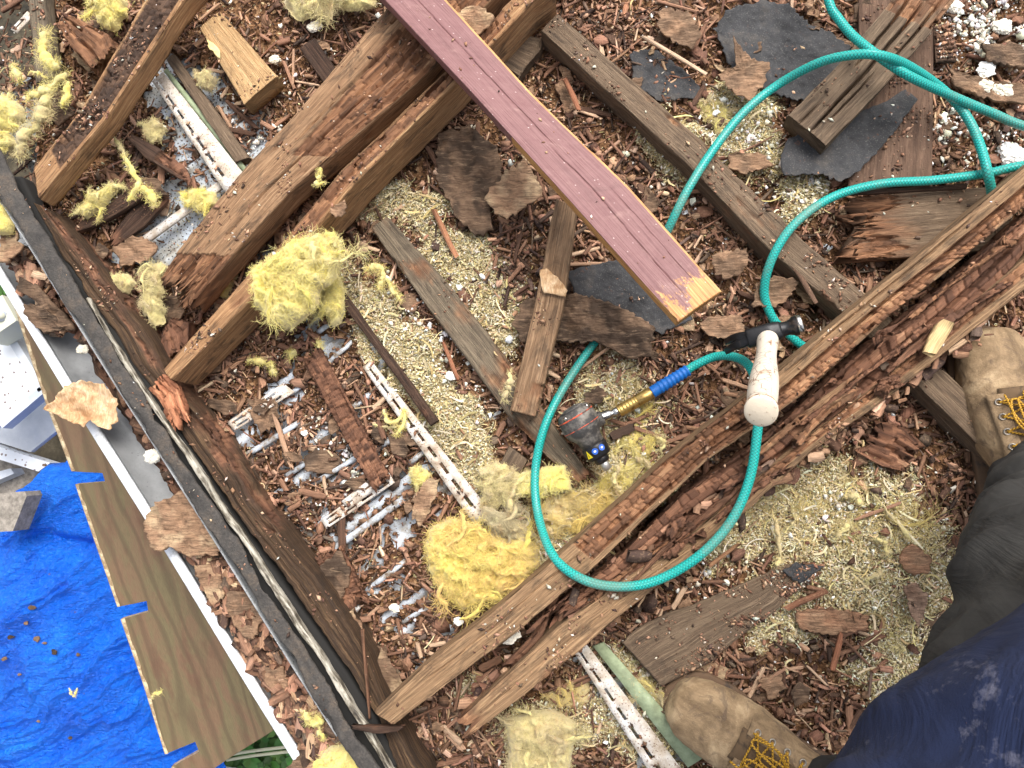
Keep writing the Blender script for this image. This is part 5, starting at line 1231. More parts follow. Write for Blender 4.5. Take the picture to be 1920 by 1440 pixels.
anch = [((380, 250), 'over the perforated panel at the top left'), ((120, 200), 'at the top left corner'), ((1050, 470), 'beside the tan stick'), ((620, 880), 'over the middle soffit panels'),
        ((680, 1180), 'in the lower bay above the rafter end'), ((830, 640), 'in the pale wool dust strip'), ((1300, 720), 'beside the white hammer handle'), ((1000, 250), 'in the shade left of the maroon board'),
        ((1400, 400), 'between the brown joist and the hose'), ((900, 1380), 'below the outer rafter end'), ((1350, 1180), 'on the lower grimy sheet'), ((1600, 1100), 'in the lower right wool dust'),
        ((1800, 250), 'near the right edge hoses'), ((1240, 130), 'at the top beside the brown joist'), ((500, 180), 'between the pale offcut and the wide joist'), ((1150, 800), 'around the nail gun'), ((1500, 1320), 'beside the lower boot'), ((1200, 1000), 'inside the hose loop')]
hand = [(1185, 175, 1330, 150, 0), ]
n = 290
pp = sample(n, lambda a, c_: np.clip(dens_wood(a, c_) * (.3 + zone(RED, a, c_)), 0, 1), rng, (0, 1920, 0, 1440)); pos = place(pp, rng, .008)
for k in range(n):
    o = bpy.data.objects.new('wood_splinter', var[int(rng.integers(0, 18))]); COL.objects.link(o)
    L_ = float(np.clip(rng.lognormal(math.log(.042), .38), .026, .10)); W_ = float(min(np.clip(rng.lognormal(math.log(.0065), .35), .004, .016), L_ * .4))
    o.scale = (L_, W_, min(W_ * .8, .006)); o.location = (pos[k, 0], pos[k, 1], pos[k, 2] + .007)
    o.rotation_euler = (float(rng.normal(0, .25)), float(rng.normal(0, .10)), float(rng.uniform(0, 6.28)))
    ai = int(np.argmin([(a[0][0] - pp[k, 0]) ** 2 + (a[0][1] - pp[k, 1]) ** 2 for a in anch]))
    vi_ = [v_ for v_ in range(18) if var[v_] == o.data][0] % 7
    tone = ['dark red brown', 'chestnut brown', 'reddish brown', 'light rust brown', 'pale brown', 'pale tan', 'near black'][vi_]
    sz_ = 'long' if L_ > .055 else ('short' if L_ < .036 else 'mid length'); br2 = 'broad ' if W_ > .0085 else ('thin ' if W_ < .0055 else '')
    o['label'] = sz_ + ' ' + br2 + tone + ' splinter ' + anch[ai][1]; o['category'] = 'wood splinter'; o['group'] = 'loose splinters ' + anch[ai][1]
# a few splinters that stand out
def splinter(a, b_, z, w, col, lab, th=.004, seed=1):
    A, B = P(*a, z), P(*b_, z + .004)
    rg = np.random.default_rng(seed); d = B - A; L_ = d.length
    U_ = STICK * np.array([L_, w, th]); U_ = U_ + (rg.random(U_.shape) - .5) * np.array([.01, w * .25, th * .2])
    yaw = math.atan2(d.y, d.x); c_, s_ = math.cos(yaw), math.sin(yaw)
    V = np.stack([U_[:, 0] * c_ - U_[:, 1] * s_, U_[:, 0] * s_ + U_[:, 1] * c_, U_[:, 2]], -1) + np.array((A + B) / 2)
    me = mesh_np('wood_splinter', V, ST4, {'tint': np.tile(col, (len(V), 1))}, uv=U_[:, :2])
    link('wood_splinter', me, M['chip'], label=lab, cat='wood splinter')
splinter((1205, 70), (1325, 138), .05, .007, srgb(196, 160, 130), 'long pale splinter left of the black felt at the top', seed=1)
splinter((1060, 150), (1085, 205), .05, .009, srgb(150, 84, 52), 'rusty splinter in the gap between maroon board and brown joist', seed=2)
splinter((815, 395), (855, 480), .04, .010, srgb(170, 104, 66), 'orange splinter standing out of the pale dust near the wool', seed=3)
splinter((830, 640), (860, 715), .04, .007, srgb(150, 84, 52), 'thin rusty splinter in the middle of the pale dust strip', seed=4)
splinter((1170, 30), (1175, 5), .05, .010, srgb(176, 110, 74), 'stub of orange splinter at the very top edge', seed=5)
splinter((1330, 1060), (1385, 1020), .05, .006, srgb(150, 100, 64), 'brown splinter right of the lower hose loop', seed=6)
splinter((1475, 1140), (1550, 1108), .045, .009, srgb(128, 76, 50), 'dark orange splinter below the grimy sheet tip', seed=7)
splinter((1560, 1255), (1578, 1190), .045, .008, srgb(150, 84, 52), 'upright orange splinter above the lower boot', seed=8)
splinter((1480, 490), (1530, 565), .07, .008, srgb(100, 70, 54), 'dark splinter beside the brown joist under the hose', seed=9)
splinter((1740, 660), (1778, 602), .155, .020, srgb(214, 176, 116), 'pale yellow broken splinter on the outer rafters', .008, seed=11)

# ------------------------------------------------------------------ mineral wool clumps
WY = srgb(228, 213, 118); WP = srgb(216, 204, 142); WS = srgb(188, 172, 132)
def wool_fibres(name, pts, nrms, col, col2, n, L_, Wd, parent, seed, lift=.10):
    rg = np.random.default_rng(seed); k = rg.integers(0, len(pts), n); p = pts[k]; nn = nrms[k]
    fx = vnoise(p[:, 0] * 26, p[:, 1] * 26, seed=seed) * 4.5 + rg.normal(0, .45, n)
    d = np.stack([np.cos(fx), np.sin(fx), 0 * fx], -1); d = d - nn * (d * nn).sum(1)[:, None]; d += nn * rg.uniform(0, lift, n)[:, None]; d /= np.linalg.norm(d, axis=1)[:, None] + 1e-9
    m_ = rg.random((n, 1)); C = (np.array(col) * m_ + np.array(col2) * (1 - m_)) * rg.uniform(.8, 1.15, (n, 1))
    V, F, T = ribbons(p + nn * .0006, d, rg.uniform(.5, 1.5, n) * L_, rg.uniform(.5, 1.2, n) * Wd * .62, rg.normal(0, 1.8, n), C, rg, 5, .25)
    return link('fibres', mesh_np('fibres', V, F, {'tint': T}), m_wool, parent, kind='stuff')
rgt = np.random.default_rng(77)
def wool(poly, z, H, label, col=WY, col2=WP, n=1500, seed=0, res=.003, lump=1.0, L_=.016, Wd=.0007, rag=5, hole=0.0, tufts=None):
    poly = np.array(poly, float); c0 = poly.mean(0); pts = []
    for i in range(len(poly)):
        a, b_ = poly[i], poly[(i + 1) % len(poly)]; m_ = max(2, int(np.linalg.norm(b_ - a) / 5))
        for k in range(m_): pts.append(a + (b_ - a) * k / m_)
    pts = np.array(pts); nr0 = pts - c0; nr0 /= np.linalg.norm(nr0, axis=1)[:, None]
    pts = pts + nr0 * (rag * fbm(pts[:, 0] / 14, pts[:, 1] / 14, seed=seed))[:, None]
    W = pxn(pts[:, 0], pts[:, 1], z); cen = W.mean(0); size = np.linalg.norm(W - cen, axis=1).max(); nr_ = max(6, int(size / res)); m = len(W)
    fr_ = np.linspace(0, 1, nr_ + 1)[1:]
    V = np.concatenate([cen[None]] + [cen + (W - cen) * f for f in fr_]); r = np.concatenate([[0]] + [np.full(m, f) for f in fr_])
    x, y = V[:, 0], V[:, 1]
    n1_ = fbm(x * 30 + 2 * vnoise(x * 24, y * 24, seed=seed + 1), y * 30 + 1.5 * vnoise(x * 30, y * 30, seed=seed + 3), seed=seed + 2, octs=5, gain=.62)
    ridg = 1 - np.abs(fbm(x * 40, y * 40, seed=seed + 4, octs=5, gain=.65)) * 3.0
    V[:, 2] = z + H * np.sqrt(np.clip(1 - r ** 3, 0, 1)) * (.62 + .55 * n1_ * lump + .28 * ridg * lump) * (r < 1) - .004 * (r == 1)
    if hole: V[:, 2] -= H * hole * (1.0 + 1.2 * fbm(x * 22, y * 22, seed=seed + 6, octs=4, gain=.6)) * (r < 1)
    k = np.arange(m); k2 = (k + 1) % m
    F3 = np.stack([np.zeros(m, int), 1 + k, 1 + k2], -1)
    F4 = np.concatenate([np.stack([1 + j * m + k, 1 + (j + 1) * m + k, 1 + (j + 1) * m + k2, 1 + j * m + k2], -1) for j in range(nr_ - 1)])
    mm = sstep(-.3, .4, fbm(x * 18, y * 18, seed=seed + 8))[:, None]; edge = (sstep(.75, 1, r) * .6)[:, None]
    C = np.array(col) * mm + np.array(col2) * (1 - mm); C = C * (1 - edge) + np.array(WS) * edge
    me = mesh_np('wool_clump', V, [F4, F3], {'tint': C}, smooth=True)
    bm = bmesh.new(); bm.from_mesh(me); bmesh.ops.recalc_face_normals(bm, faces=bm.faces)
    if sum(f.normal.z for f in bm.faces) < 0: bmesh.ops.reverse_faces(bm, faces=bm.faces)
    bm.to_mesh(me); bm.free()
    o = link('wool_clump', me, m_wool, None, label, 'insulation')
    no = np.zeros(len(V) * 3); me.vertices.foreach_get('normal', no); no = no.reshape(-1, 3); no[no[:, 2] < 0] *= -1
    wool_fibres('fibres', V, no, col, col2, int(n * 1.1), L_ * .50, Wd, o, seed + 20)
    rt = random.Random(seed); nt_ = tufts if tufts is not None else max(3, min(14, int(size * 130)))
    for q in range(nt_):
        i0 = rt.randrange(m); rr_ = rt.uniform(.45, .98); p_ = cen + (W[i0] - cen) * rr_; an = rt.uniform(0, 6.28) if rr_ < .8 else math.atan2(*(W[i0] - cen)[1::-1]) + rt.uniform(-1, 1)
        ln_ = size * rt.uniform(.25, .6); zb_ = V[:, 2].max() if rr_ < .6 else z + H * .55
        c1_ = rt.uniform(-1.2, 1.2); pth = [p_ + np.array([math.cos(an + c1_ * t_) * ln_ * t_, math.sin(an + c1_ * t_) * ln_ * t_, 0]) for t_ in (-.2, .25, .6, 1.0)]
        pth = catmull([(a_[0], a_[1], z + (zb_ - z) * (.9 - .5 * j_ / 3) + .002) for j_, a_ in enumerate(pth)], 6); mm_ = len(pth); wr = min(size, .05) * rt.uniform(.03, .085) * (.6 if hole else 1) * (1 - .8 * np.abs(np.linspace(-1, 1, mm_)) ** 2.5)
        v_, f_, u_ = tube_np(pth, np.maximum(wr, .0008), 9); v_ = v_ + (size * .07 * fbm(v_[:, 0] * 120, v_[:, 1] * 120, v_[:, 2] * 120, seed=seed + q)) [:, None]
        cc = np.array(col if rt.random() < .5 else col2) * rt.uniform(.85, 1.08)
        to = link('tuft', mesh_np('tuft', v_, f_, {'tint': np.tile(cc, (len(v_), 1))}, smooth=True), m_wool, o)
        nn2 = rgt.normal(0, 1, (mm_ * 9, 3)); nn2[:, 2] = np.abs(nn2[:, 2]); nn2 /= np.linalg.norm(nn2, axis=1)[:, None]
        wool_fibres('fibres', v_[:mm_ * 9], nn2, cc, col2, 120, ln_ * .5, Wd, to, seed + 40 + q, .3)
    edge_i = np.arange(len(V) - m, len(V)); out = V[edge_i] - cen; out[:, 2] = 0.004; out /= np.linalg.norm(out, axis=1)[:, None]
    wool_fibres('fibres', V[edge_i] + np.array([0, 0, .006]), out, WS, col2, n // 6, L_ * .22, Wd * .8, o, seed + 30, .4)
    return o
def strand(path, z, width, label, col=WY, col2=WP, n=300, seed=0, fork=True):
    W = catmull([pxn(a, b_, z) for a, b_ in path], 10); m = len(W)
    s = np.linspace(0, 1, m); rad = width * .40 * (.55 + .7 * (fbm(s * 9, s * 0, seed=seed) + .3)) * (1 - .75 * np.abs(2 * s - 1) ** 4)
    W[:, 2] += rad * .8 + .006 * np.abs(fbm(s * 6, s * 0 + 3, seed=seed + 1)); W[:, 0] += .003 * fbm(s * 11, s * 0 + 5, seed=seed + 2); W[:, 1] += .003 * fbm(s * 11, s * 0 + 8, seed=seed + 3)
    V, F, U = tube_np(W, np.maximum(rad, .0012), 12)
    nn = V.copy(); c_ = np.repeat(W, 12, axis=0); nn = np.zeros_like(V); nn[:len(c_)] = V[:len(c_)] - c_; nn[len(c_):] = [0, 0, 1]
    nn /= np.linalg.norm(nn, axis=1)[:, None] + 1e-9
    V = V + nn * (.28 * width * fbm(V[:, 0] * 130, V[:, 1] * 130, V[:, 2] * 130, seed=seed + 4))[:, None]
    mm = sstep(-.3, .4, fbm(V[:, 0] * 30, V[:, 1] * 30, seed=seed + 8))[:, None]; C = np.array(col) * mm + np.array(col2) * (1 - mm)
    o = link('wool_tuft', mesh_np('wool_tuft', V, F, {'tint': C}, smooth=True), m_wool, None, label, 'insulation')
    wool_fibres('fibres', V[:len(c_)], nn[:len(c_)], col, col2, n, width * .7, .0006, o, seed + 9, .45)
    return o
wool([(470, 515), (490, 500), (525, 480), (560, 450), (600, 438), (638, 450), (640, 480), (632, 520), (600, 545), (596, 570), (570, 600), (545, 618), (515, 605), (480, 575)], .11, .052, 'large bright yellow wool clump resting against the long deep joist', n=6500, seed=401, L_=.02)
wool([(600, 520), (628, 505), (640, 520), (650, 560), (640, 605), (622, 612), (608, 580)], .05, .03, 'yellow wool flap hanging down right of the large bright clump', n=1300, seed=402)
wool([(800, 1010), (812, 985), (850, 972), (900, 985), (935, 1010), (985, 1010), (1008, 1025), (1010, 1060), (985, 1085), (950, 1110), (905, 1128), (870, 1143), (840, 1120), (812, 1080), (800, 1050)], .05, .05,
     'large yellow wool clump stained orange beside the lower rafter', col=WY, col2=srgb(216, 186, 114), n=7000, seed=403, L_=.022)
wool([(945, 1350), (990, 1335), (1040, 1330), (1078, 1355), (1075, 1400), (1065, 1450), (950, 1455), (955, 1400)], .05, .035, 'pale yellow green wool clump at the bottom edge', col=WP, col2=WS, n=3000, seed=404)
wool([(980, 885), (1060, 870), (1072, 905), (1070, 920), (1000, 925), (965, 930), (955, 900)], .05, .02, 'smooth pale yellow wool pad beside the hose', col=srgb(230, 220, 120), col2=WP, n=900, seed=405, lump=.5)
wool([(895, 880), (930, 862), (965, 875), (985, 900), (960, 935), (930, 955), (900, 950), (905, 915)], .045, .03, 'crumpled pale wool left of the hose loop', col=WP, col2=WS, n=1800, seed=406, rag=10, hole=0.2)
wool([(1010, 920), (1080, 915), (1110, 930), (1160, 910), (1170, 940), (1130, 975), (1080, 1000), (1040, 1010), (1010, 980), (1000, 950)], .035, .025, 'flat straw coloured wool mat inside the hose loop', col=WS, col2=srgb(206, 180, 104), n=2500, seed=407, rag=12, hole=0.45)
wool([(1150, 790), (1185, 775), (1225, 790), (1252, 830), (1250, 870), (1215, 895), (1170, 925), (1130, 930), (1120, 905), (1165, 890), (1188, 860), (1172, 830), (1160, 815)], .026, .026, 'stringy yellow wool nest around the nail gun nose', col=WP, col2=srgb(216, 198, 112), n=3200, seed=408, rag=14, hole=0.35)
wool([(1130, 760), (1150, 730), (1200, 712), (1230, 740), (1200, 780), (1160, 790)], .025, .014, 'thin dusty wool behind the brass coupling', col=WS, col2=srgb(190, 170, 100), n=900, seed=409, rag=12, hole=0.5)
wool([(905, 950), (940, 960), (990, 985), (1010, 1010), (985, 1020), (950, 1005), (920, 990), (905, 975)], .055, .022, 'greyish wool roll above the orange stained clump', col=WS, col2=srgb(160, 150, 120), n=1200, seed=410, rag=8)
wool([(175, 0), (200, -15), (240, 5), (236, 30), (215, 60), (190, 45), (178, 20)], .06, .03, 'greenish yellow wool tuft at the top left beside the joist', col=WP, col2=WY, n=1500, seed=411, rag=8)
wool([(530, 0), (560, -20), (700, -20), (705, 12), (660, 20), (620, 14), (590, 30), (560, 40), (540, 22)], .05, .03, 'pale green yellow wool mat at the top edge', col=WP, col2=WS, n=2200, seed=412, rag=10, hole=0.3)
wool([(0, 190), (18, 180), (40, 200), (44, 225), (25, 248), (0, 245)], .08, .03, 'curled yellow wool tuft at the upper left edge', n=1000, seed=413)
wool([(0, 255), (20, 252), (30, 270), (10, 285), (-10, 280)], .08, .02, 'small yellow wool scrap below the curled edge tuft', n=500, seed=414)
wool([(-10, 375), (15, 390), (25, 420), (20, 438), (-10, 440)], .10, .03, 'bright yellow wool at the left edge beyond the felt strip', n=800, seed=415)
wool([(590, 1430), (615, 1402), (650, 1395), (690, 1420), (700, 1460), (590, 1470)], .09, .03, 'yellow wool tuft at the bottom edge on the gutter', n=1500, seed=416, rag=8)
wool([(262, 575), (280, 500), (300, 485), (312, 500), (300, 560), (308, 600), (285, 612)], .06, .022, 'dusty yellow wool under the splintered joist end', col=WP, col2=WS, n=1500, seed=417, rag=10, hole=0.3)
wool([(400, 560), (420, 510), (440, 490), (446, 515), (425, 560)], .03, .03, 'greenish wool in the dark gap between the two left joists', col=srgb(170, 160, 70), col2=WS, n=700, seed=418, rag=5)
wool([(340, 372), (365, 355), (402, 362), (404, 385), (375, 398), (350, 388)], .04, .02, 'yellow white tuft on the perforated panel by the trim', col=WP, col2=WY, n=700, seed=419, rag=7)
wool([(265, 235), (290, 225), (312, 238), (300, 262), (278, 262)], .045, .018, 'wispy pale tuft above the black splinter', col=WP, col2=WS, n=700, seed=420, rag=7)
wool([(370, 140), (390, 133), (405, 150), (395, 172), (375, 165)], .045, .018, 'small wool tuft between lath and pale offcut', col=WP, col2=WS, n=500, seed=421, rag=5)
wool([(150, 400), (170, 370), (205, 352), (230, 345), (205, 375), (180, 395), (160, 412)], .055, .02, 'yellow wool wisp along the purple brown board', n=800, seed=422, rag=6)
wool([(212, 515), (240, 510), (250, 530), (238, 552), (215, 545)], .05, .02, 'pale wool scrap left of the splintered joist end', col=WP, col2=WS, n=500, seed=423, rag=6)
wool([(1400, 935), (1470, 900), (1560, 900), (1640, 930), (1700, 945), (1760, 1000), (1720, 1010), (1640, 990), (1560, 1000), (1480, 990), (1420, 975)], .018, .018, 'matted straw wool along the outer rafter near the trouser leg', col=WS, col2=srgb(196, 178, 112), n=4200, seed=424, rag=16, hole=0.75)
wool([(1640, 1140), (1690, 1130), (1722, 1180), (1715, 1235), (1680, 1260), (1648, 1250), (1660, 1200)], .018, .018, 'matted yellow wool patch beside the dark thigh', col=srgb(216, 200, 120), col2=WS, n=1600, seed=425, rag=12, hole=0.6)
wool([(1560, 1230), (1600, 1215), (1650, 1240), (1640, 1290), (1600, 1310), (1570, 1270)], .016, .014, 'pale wool patch above the navy shirt', col=WP, col2=WS, n=1100, seed=426, rag=10, hole=0.6)
wool([(770, 880), (790, 878), (806, 890), (798, 910), (778, 915), (770, 898)], .035, .014, 'small bright yellow wool tuft on the bare panel', n=500, seed=427)
wool([(1305, 190), (1350, 185), (1375, 210), (1350, 235), (1320, 225)], .03, .014, 'dusty yellow wool by the hose bend at the top', col=srgb(216, 204, 120), col2=WS, n=900, seed=428, rag=8, hole=0.5)
wool([(1040, 1290), (1100, 1282), (1110, 1315), (1070, 1335), (1030, 1320)], .03, .014, 'thin wool patch above the pale bottom clump', col=srgb(216, 190, 110), col2=WS, n=900, seed=429, rag=10, hole=0.55)
wool([(1180, 1250), (1230, 1270), (1250, 1330), (1230, 1345), (1195, 1310)], .03, .014, 'thin yellow wool left of the lower boot toe', col=srgb(212, 196, 120), col2=WS, n=900, seed=430, rag=10, hole=0.55)
strand([(92, 62), (85, 95), (98, 120), (112, 130)], .11, .022, 'pale wool strand lying over the grey stick', seed=451, n=500)
strand([(125, 140), (100, 165), (85, 175), (62, 180), (55, 190)], .10, .016, 'yellow wool curl above the long strand', seed=452, n=400)
strand([(132, 155), (128, 185), (118, 205)], .10, .013, 'short bright wool curl beside the long strand', seed=453, n=250)
strand([(112, 150), (95, 190), (88, 215), (70, 240), (50, 262), (38, 290)], .09, .024, 'long pale green wool strand hanging down the top left', col=WP, col2=WS, seed=454, n=900)
strand([(235, 290), (250, 320), (262, 350), (240, 380)], .07, .012, 'forked yellow wool tuft on the purple brown board', seed=455, n=300)
strand([(262, 350), (285, 365), (292, 388)], .07, .014, 'right fork of yellow wool on the purple brown board', seed=456, n=300)
strand([(215, 258), (232, 285), (245, 318)], .06, .010, 'thin wool wisp leading to the black splinter', col=WP, col2=WS, seed=457, n=250)
strand([(600, 315), (602, 330), (596, 345), (608, 340)], .15, .010, 'small yellow wool curl on top of the long joist', seed=458, n=150)
strand([(692, 505), (712, 502), (720, 520), (708, 545)], .05, .016, 'curled yellow wool tuft on the pale dust', seed=459, n=350)
strand([(725, 520), (738, 545), (752, 560)], .05, .012, 'trailing yellow wool shred beside the curled tuft', seed=460, n=250)
strand([(595, 640), (602, 655), (590, 668)], .03, .012, 'small yellow wool curl above the rotten slat', seed=461, n=200)
strand([(465, 675), (485, 678), (505, 680)], .03, .012, 'yellow wool shred among the soffit strips', seed=462, n=200)
strand([(510, 680), (514, 695), (520, 702)], .03, .010, 'short yellow shred right of the longer one', seed=463, n=150)
strand([(545, 670), (555, 660)], .03, .014, 'small yellow wool blob by the rotten slat end', seed=464, n=150)
strand([(720, 770), (728, 790), (745, 790), (758, 770), (755, 800), (740, 815)], .04, .010, 'stringy yellow wool on the long slotted trim', seed=465, n=300)
strand([(750, 800), (725, 800), (700, 795)], .035, .006, 'thin pale wool thread by the slotted trim', col=WP, col2=WS, seed=466, n=150)
strand([(958, 700), (955, 725), (945, 750)], .09, .014, 'pale wool shred against the tan stick', col=WP, col2=WS, seed=467, n=150)
strand([(985, 890), (965, 915), (955, 945), (965, 965)], .06, .012, 'yellow wool strand curling below the pad', col=WP, col2=WS, seed=468, n=300)
strand([(1145, 850), (1160, 875), (1150, 900), (1165, 915)], .06, .008, 'thin wool thread below the nail gun', col=WP, col2=WS, seed=469, n=150)
strand([(570, 1330), (585, 1350), (602, 1352), (596, 1340)], .085, .014, 'yellow wool tuft over the felt strip low down', seed=470, n=300)
strand([(598, 1345), (600, 1370), (608, 1385)], .085, .008, 'yellow wool thread hanging from the low tuft', seed=471, n=120)
strand([(286, 1310), (292, 1300), (305, 1297)], -.34, .010, 'tiny yellow wool shred on the plywood', seed=472, n=120)
strand([(1455, 975), (1458, 1010), (1462, 1045), (1455, 1060)], .04, .012, 'pale wool strip near the grimy sheet', col=WS, col2=WP, seed=473, n=200)
strand([(1640, 930), (1680, 980), (1705, 1010)], .04, .008, 'straw wool strand close to the black leg', col=WP, col2=WS, seed=474, n=200)
strand([(1470, 1000), (1490, 975), (1493, 965)], .04, .006, 'small wool thread by the loop of hose', col=WP, col2=WS, seed=475, n=100)
strand([(130, 1290), (140, 1305), (145, 1290)], -.66, .010, 'tiny yellow wool shred on the blue tarpaulin', seed=476, n=60)
strand([(60, 135), (75, 140), (90, 150)], .08, .010, 'thin yellow wool shred left of the top left curl', seed=477, n=120)
strand([(20, 125), (32, 135), (40, 155)], .06, .014, 'yellow wool tuft at the far upper left', seed=478, n=250)
for k, (a, b_) in enumerate([((1660, 1040), (1640, 1010)), ((1560, 1010), (1590, 985)), ((1620, 1090), (1650, 1075)), ((1690, 1220), (1670, 1215)), ((1340, 980), (1365, 1000)), ((1580, 930), (1610, 945)), ((1190, 860), (1215, 880)), ((1230, 820), (1240, 850)), ((1110, 780), (1085, 770)), ((1010, 990), (1035, 1005))]):
    strand([a, ((a[0] + b_[0]) / 2 + 8, (a[1] + b_[1]) / 2 - 6), b_], .04, .010, ['wool twist nearest the trouser leg', 'wool twist above the grimy sheet', 'wool twist in the lower right dust', 'wool twist beside the dark thigh', 'wool twist right of the hose loop', 'wool twist below the outer rafter',
           'wool twist in the nest below the nail gun', 'wool twist at the right of the nest', 'wool twist left of the nail gun', 'wool twist inside the hose loop'][k], col=WP, col2=WS, seed=480 + k, n=150)

rgf = np.random.default_rng(909); rgf0 = np.random.default_rng(910)
m_rib, nt, b = nodes('chalky_white_rib'); n1 = noise(nt, coord(nt, 'Object'), 50, 6, .75)
nt.links.new(ramp(nt, n1, [(.36, srgb(206, 216, 228, .9)), (.50, srgb(176, 180, 184, .9)), (.60, srgb(128, 116, 102)), (.7, srgb(90, 70, 54))]), b.inputs['Base Color']); b.inputs['Roughness'].default_value = .45
# long split strips and blocks of crazed rot on the rafter core
CORE = [((1485, 838), (1618, 722), 22, .150, 'loose strip of crazed rot lying loose near the white hammer'), ((1645, 745), (1702, 702), 30, .152, 'broad loose block of crazed rot near the outer rafter'), ((1632, 650), (1700, 612), 24, .150, 'rotten block beside the pale yellow splinter'),
        ((1100, 1140), (1290, 985), 14, .134, 'lowest long strip of split rot inside the rafter core'), ((1180, 1095), (1400, 905), 12, .139, 'second long strip of split rot, crossing under the hose'), ((1330, 985), (1490, 868), 18, .140, 'dark strip of rot below the long loose strip'),
        ((1390, 880), (1620, 690), 12, .142, 'thin dark strip of rot along the hammer side'), ((1500, 800), (1760, 600), 14, .145, 'long strip of crazed rot leading up to the right'), ((1660, 700), (1900, 520), 18, .147, 'orange edged strip of rot against the outer rafter'),
        ((1700, 600), (1925, 440), 14, .145, 'upper right strip of dark split rot'), ((1250, 1010), (1300, 960), 26, .136, 'square block of rot below the hose bend'), ((1345, 925), (1420, 880), 22, .142, 'rot block in front of the hose'), ((1290, 1045), (1372, 1000), 16, .142, 'slanted strip of rot just inside the hose loop'),
        ((1235, 1050), (1330, 990), 10, .145, 'slim splinter of rot between the rafters inside the loop'), ((985, 1190), (1120, 1085), 10, .12, 'slim dark strip in the gap of the two lower rafter ends')]
for k, (a, b_, w_, z_, lab) in enumerate(CORE):
    a, b_ = np.array(a, float), np.array(b_, float); d_ = (b_ - a) / np.linalg.norm(b_ - a); n_ = np.array([d_[1], -d_[0]]) * w_ / 2; m_ = (a + b_) / 2 + n_ * .5
    plank('rot_strip', [(*(a + n_), *(a - n_)), (*(m_ + n_ * 1.1), *(m_ - n_ * .9)), (*(b_ + n_ * .8), *(b_ - n_ * .8))], .014, M['rotplank'] if k % 3 else M['rafter'], lab, 'rotten wood', z=z_, seed=700 + k, jag=(.02, .025), rot=nr(.8 if k % 2 else .5), ds=.002, dt=.0016,
          rough=1.6, cell=(.011, .008), rotdepth=.003, wob=.004, cracks=[(.1, .9, .5, .004, .0014)], group='split strips of rot lying on the rafter core')

for k, (x_, y_, r_) in enumerate(TARP_LITTER):
    zz = tarp_z(x_, y_) + .012; rg3 = random.Random(k)
    poly = [(x_ + r_ * rg3.uniform(.5, 1.2) * math.cos(q), y_ + r_ * rg3.uniform(.5, 1.2) * math.sin(q) * .7) for q in np.linspace(0, 5.3, 6)]
    sheet('rot_flake', poly, zz, .004, M['flake'], 'scrap of rot on the blue tarpaulin, ' + ['topmost of the main trail', 'second down the main trail', 'at the left end of the trail', 'largest, in the middle of the trail', 'just right of the largest', 'lower right end of the trail', 'alone right of the trail', 'alone below the trail', 'near the bottom notch of the plywood', 'lowest left', 'at the left photo edge', 'close above the concrete paver', 'at the upper fold near the white box'][k],
          'wood flake', [BR, RB, DK][k % 3], bulge=.002, ragged=1.2, seed=1900 + k, group='scraps of rot on the tarpaulin')
# white soffit ribs that show through the dust
for (x0_, y0_, x1_, y1_, w_) in [(590, 905, 702, 836, 9), (622, 1032, 775, 922, 12), (686, 1108, 760, 1052, 9), (648, 772, 694, 738, 11), (718, 834, 752, 812, 10), (634, 914, 676, 874, 10), (768, 868, 796, 846, 9), (812, 1116, 905, 1078, 8), (596, 622, 642, 588, 9), (602, 690, 660, 640, 8), (452, 858, 560, 792, 10), (545, 738, 575, 712, 8), (540, 890, 610, 842, 9), (870, 1130, 950, 1060, 9), (758, 1165, 800, 1140, 8), (805, 1255, 850, 1210, 8), (590, 596, 615, 574, 10), (335, 480, 430, 395, 9)]:
    pts_ = [pxn(x0_ + (x1_ - x0_) * t_, y0_ + (y1_ - y0_) * t_, .0285 - .010 * abs(2 * t_ - 1) ** 4) for t_ in np.linspace(-.06, 1.06, 14)]
    V, F, U = tube_np(pts_, w_ * .00052, 10); V[:, 2] = .0240 + (V[:, 2] - .0275) * .8 + .0025 * vnoise(V[:, 0] * 60, V[:, 1] * 60, seed=5)
    link('panel_rib', mesh_np('panel_rib', V, F, uv=U, smooth=True), m_rib, ceil)
# long torn ribbons of wool in the straw coloured drifts
n = 420
pp = sample(n, lambda a, c_: np.clip(zone(STRAW, a, c_) ** 1.5, 0.005, 1), rgf0); pos = place(pp, rgf0, .006); pos[:, 2] += .004; th = rgf0.uniform(0, 6.28, n)
V, F, T = ribbons(pos, np.stack([np.cos(th), np.sin(th), rgf0.uniform(0, .25, n)], -1), np.clip(rgf0.lognormal(math.log(.026), .4, n), .01, .06), rgf0.uniform(.0012, .0038, n), rgf0.normal(0, 1.5, n), cols(n, rgf0, PALS, np.array([.25, .15, .25, .1, .2, .05])), rgf0, 8, .8)
link('wool_ribbons', mesh_np('wool_ribbons', V, F, {'tint': T}, smooth=True), m_wool, label='longer torn ribbons of pale wool lying in the drifts', kind='stuff')

# medium flakes of bark like rot, each its own

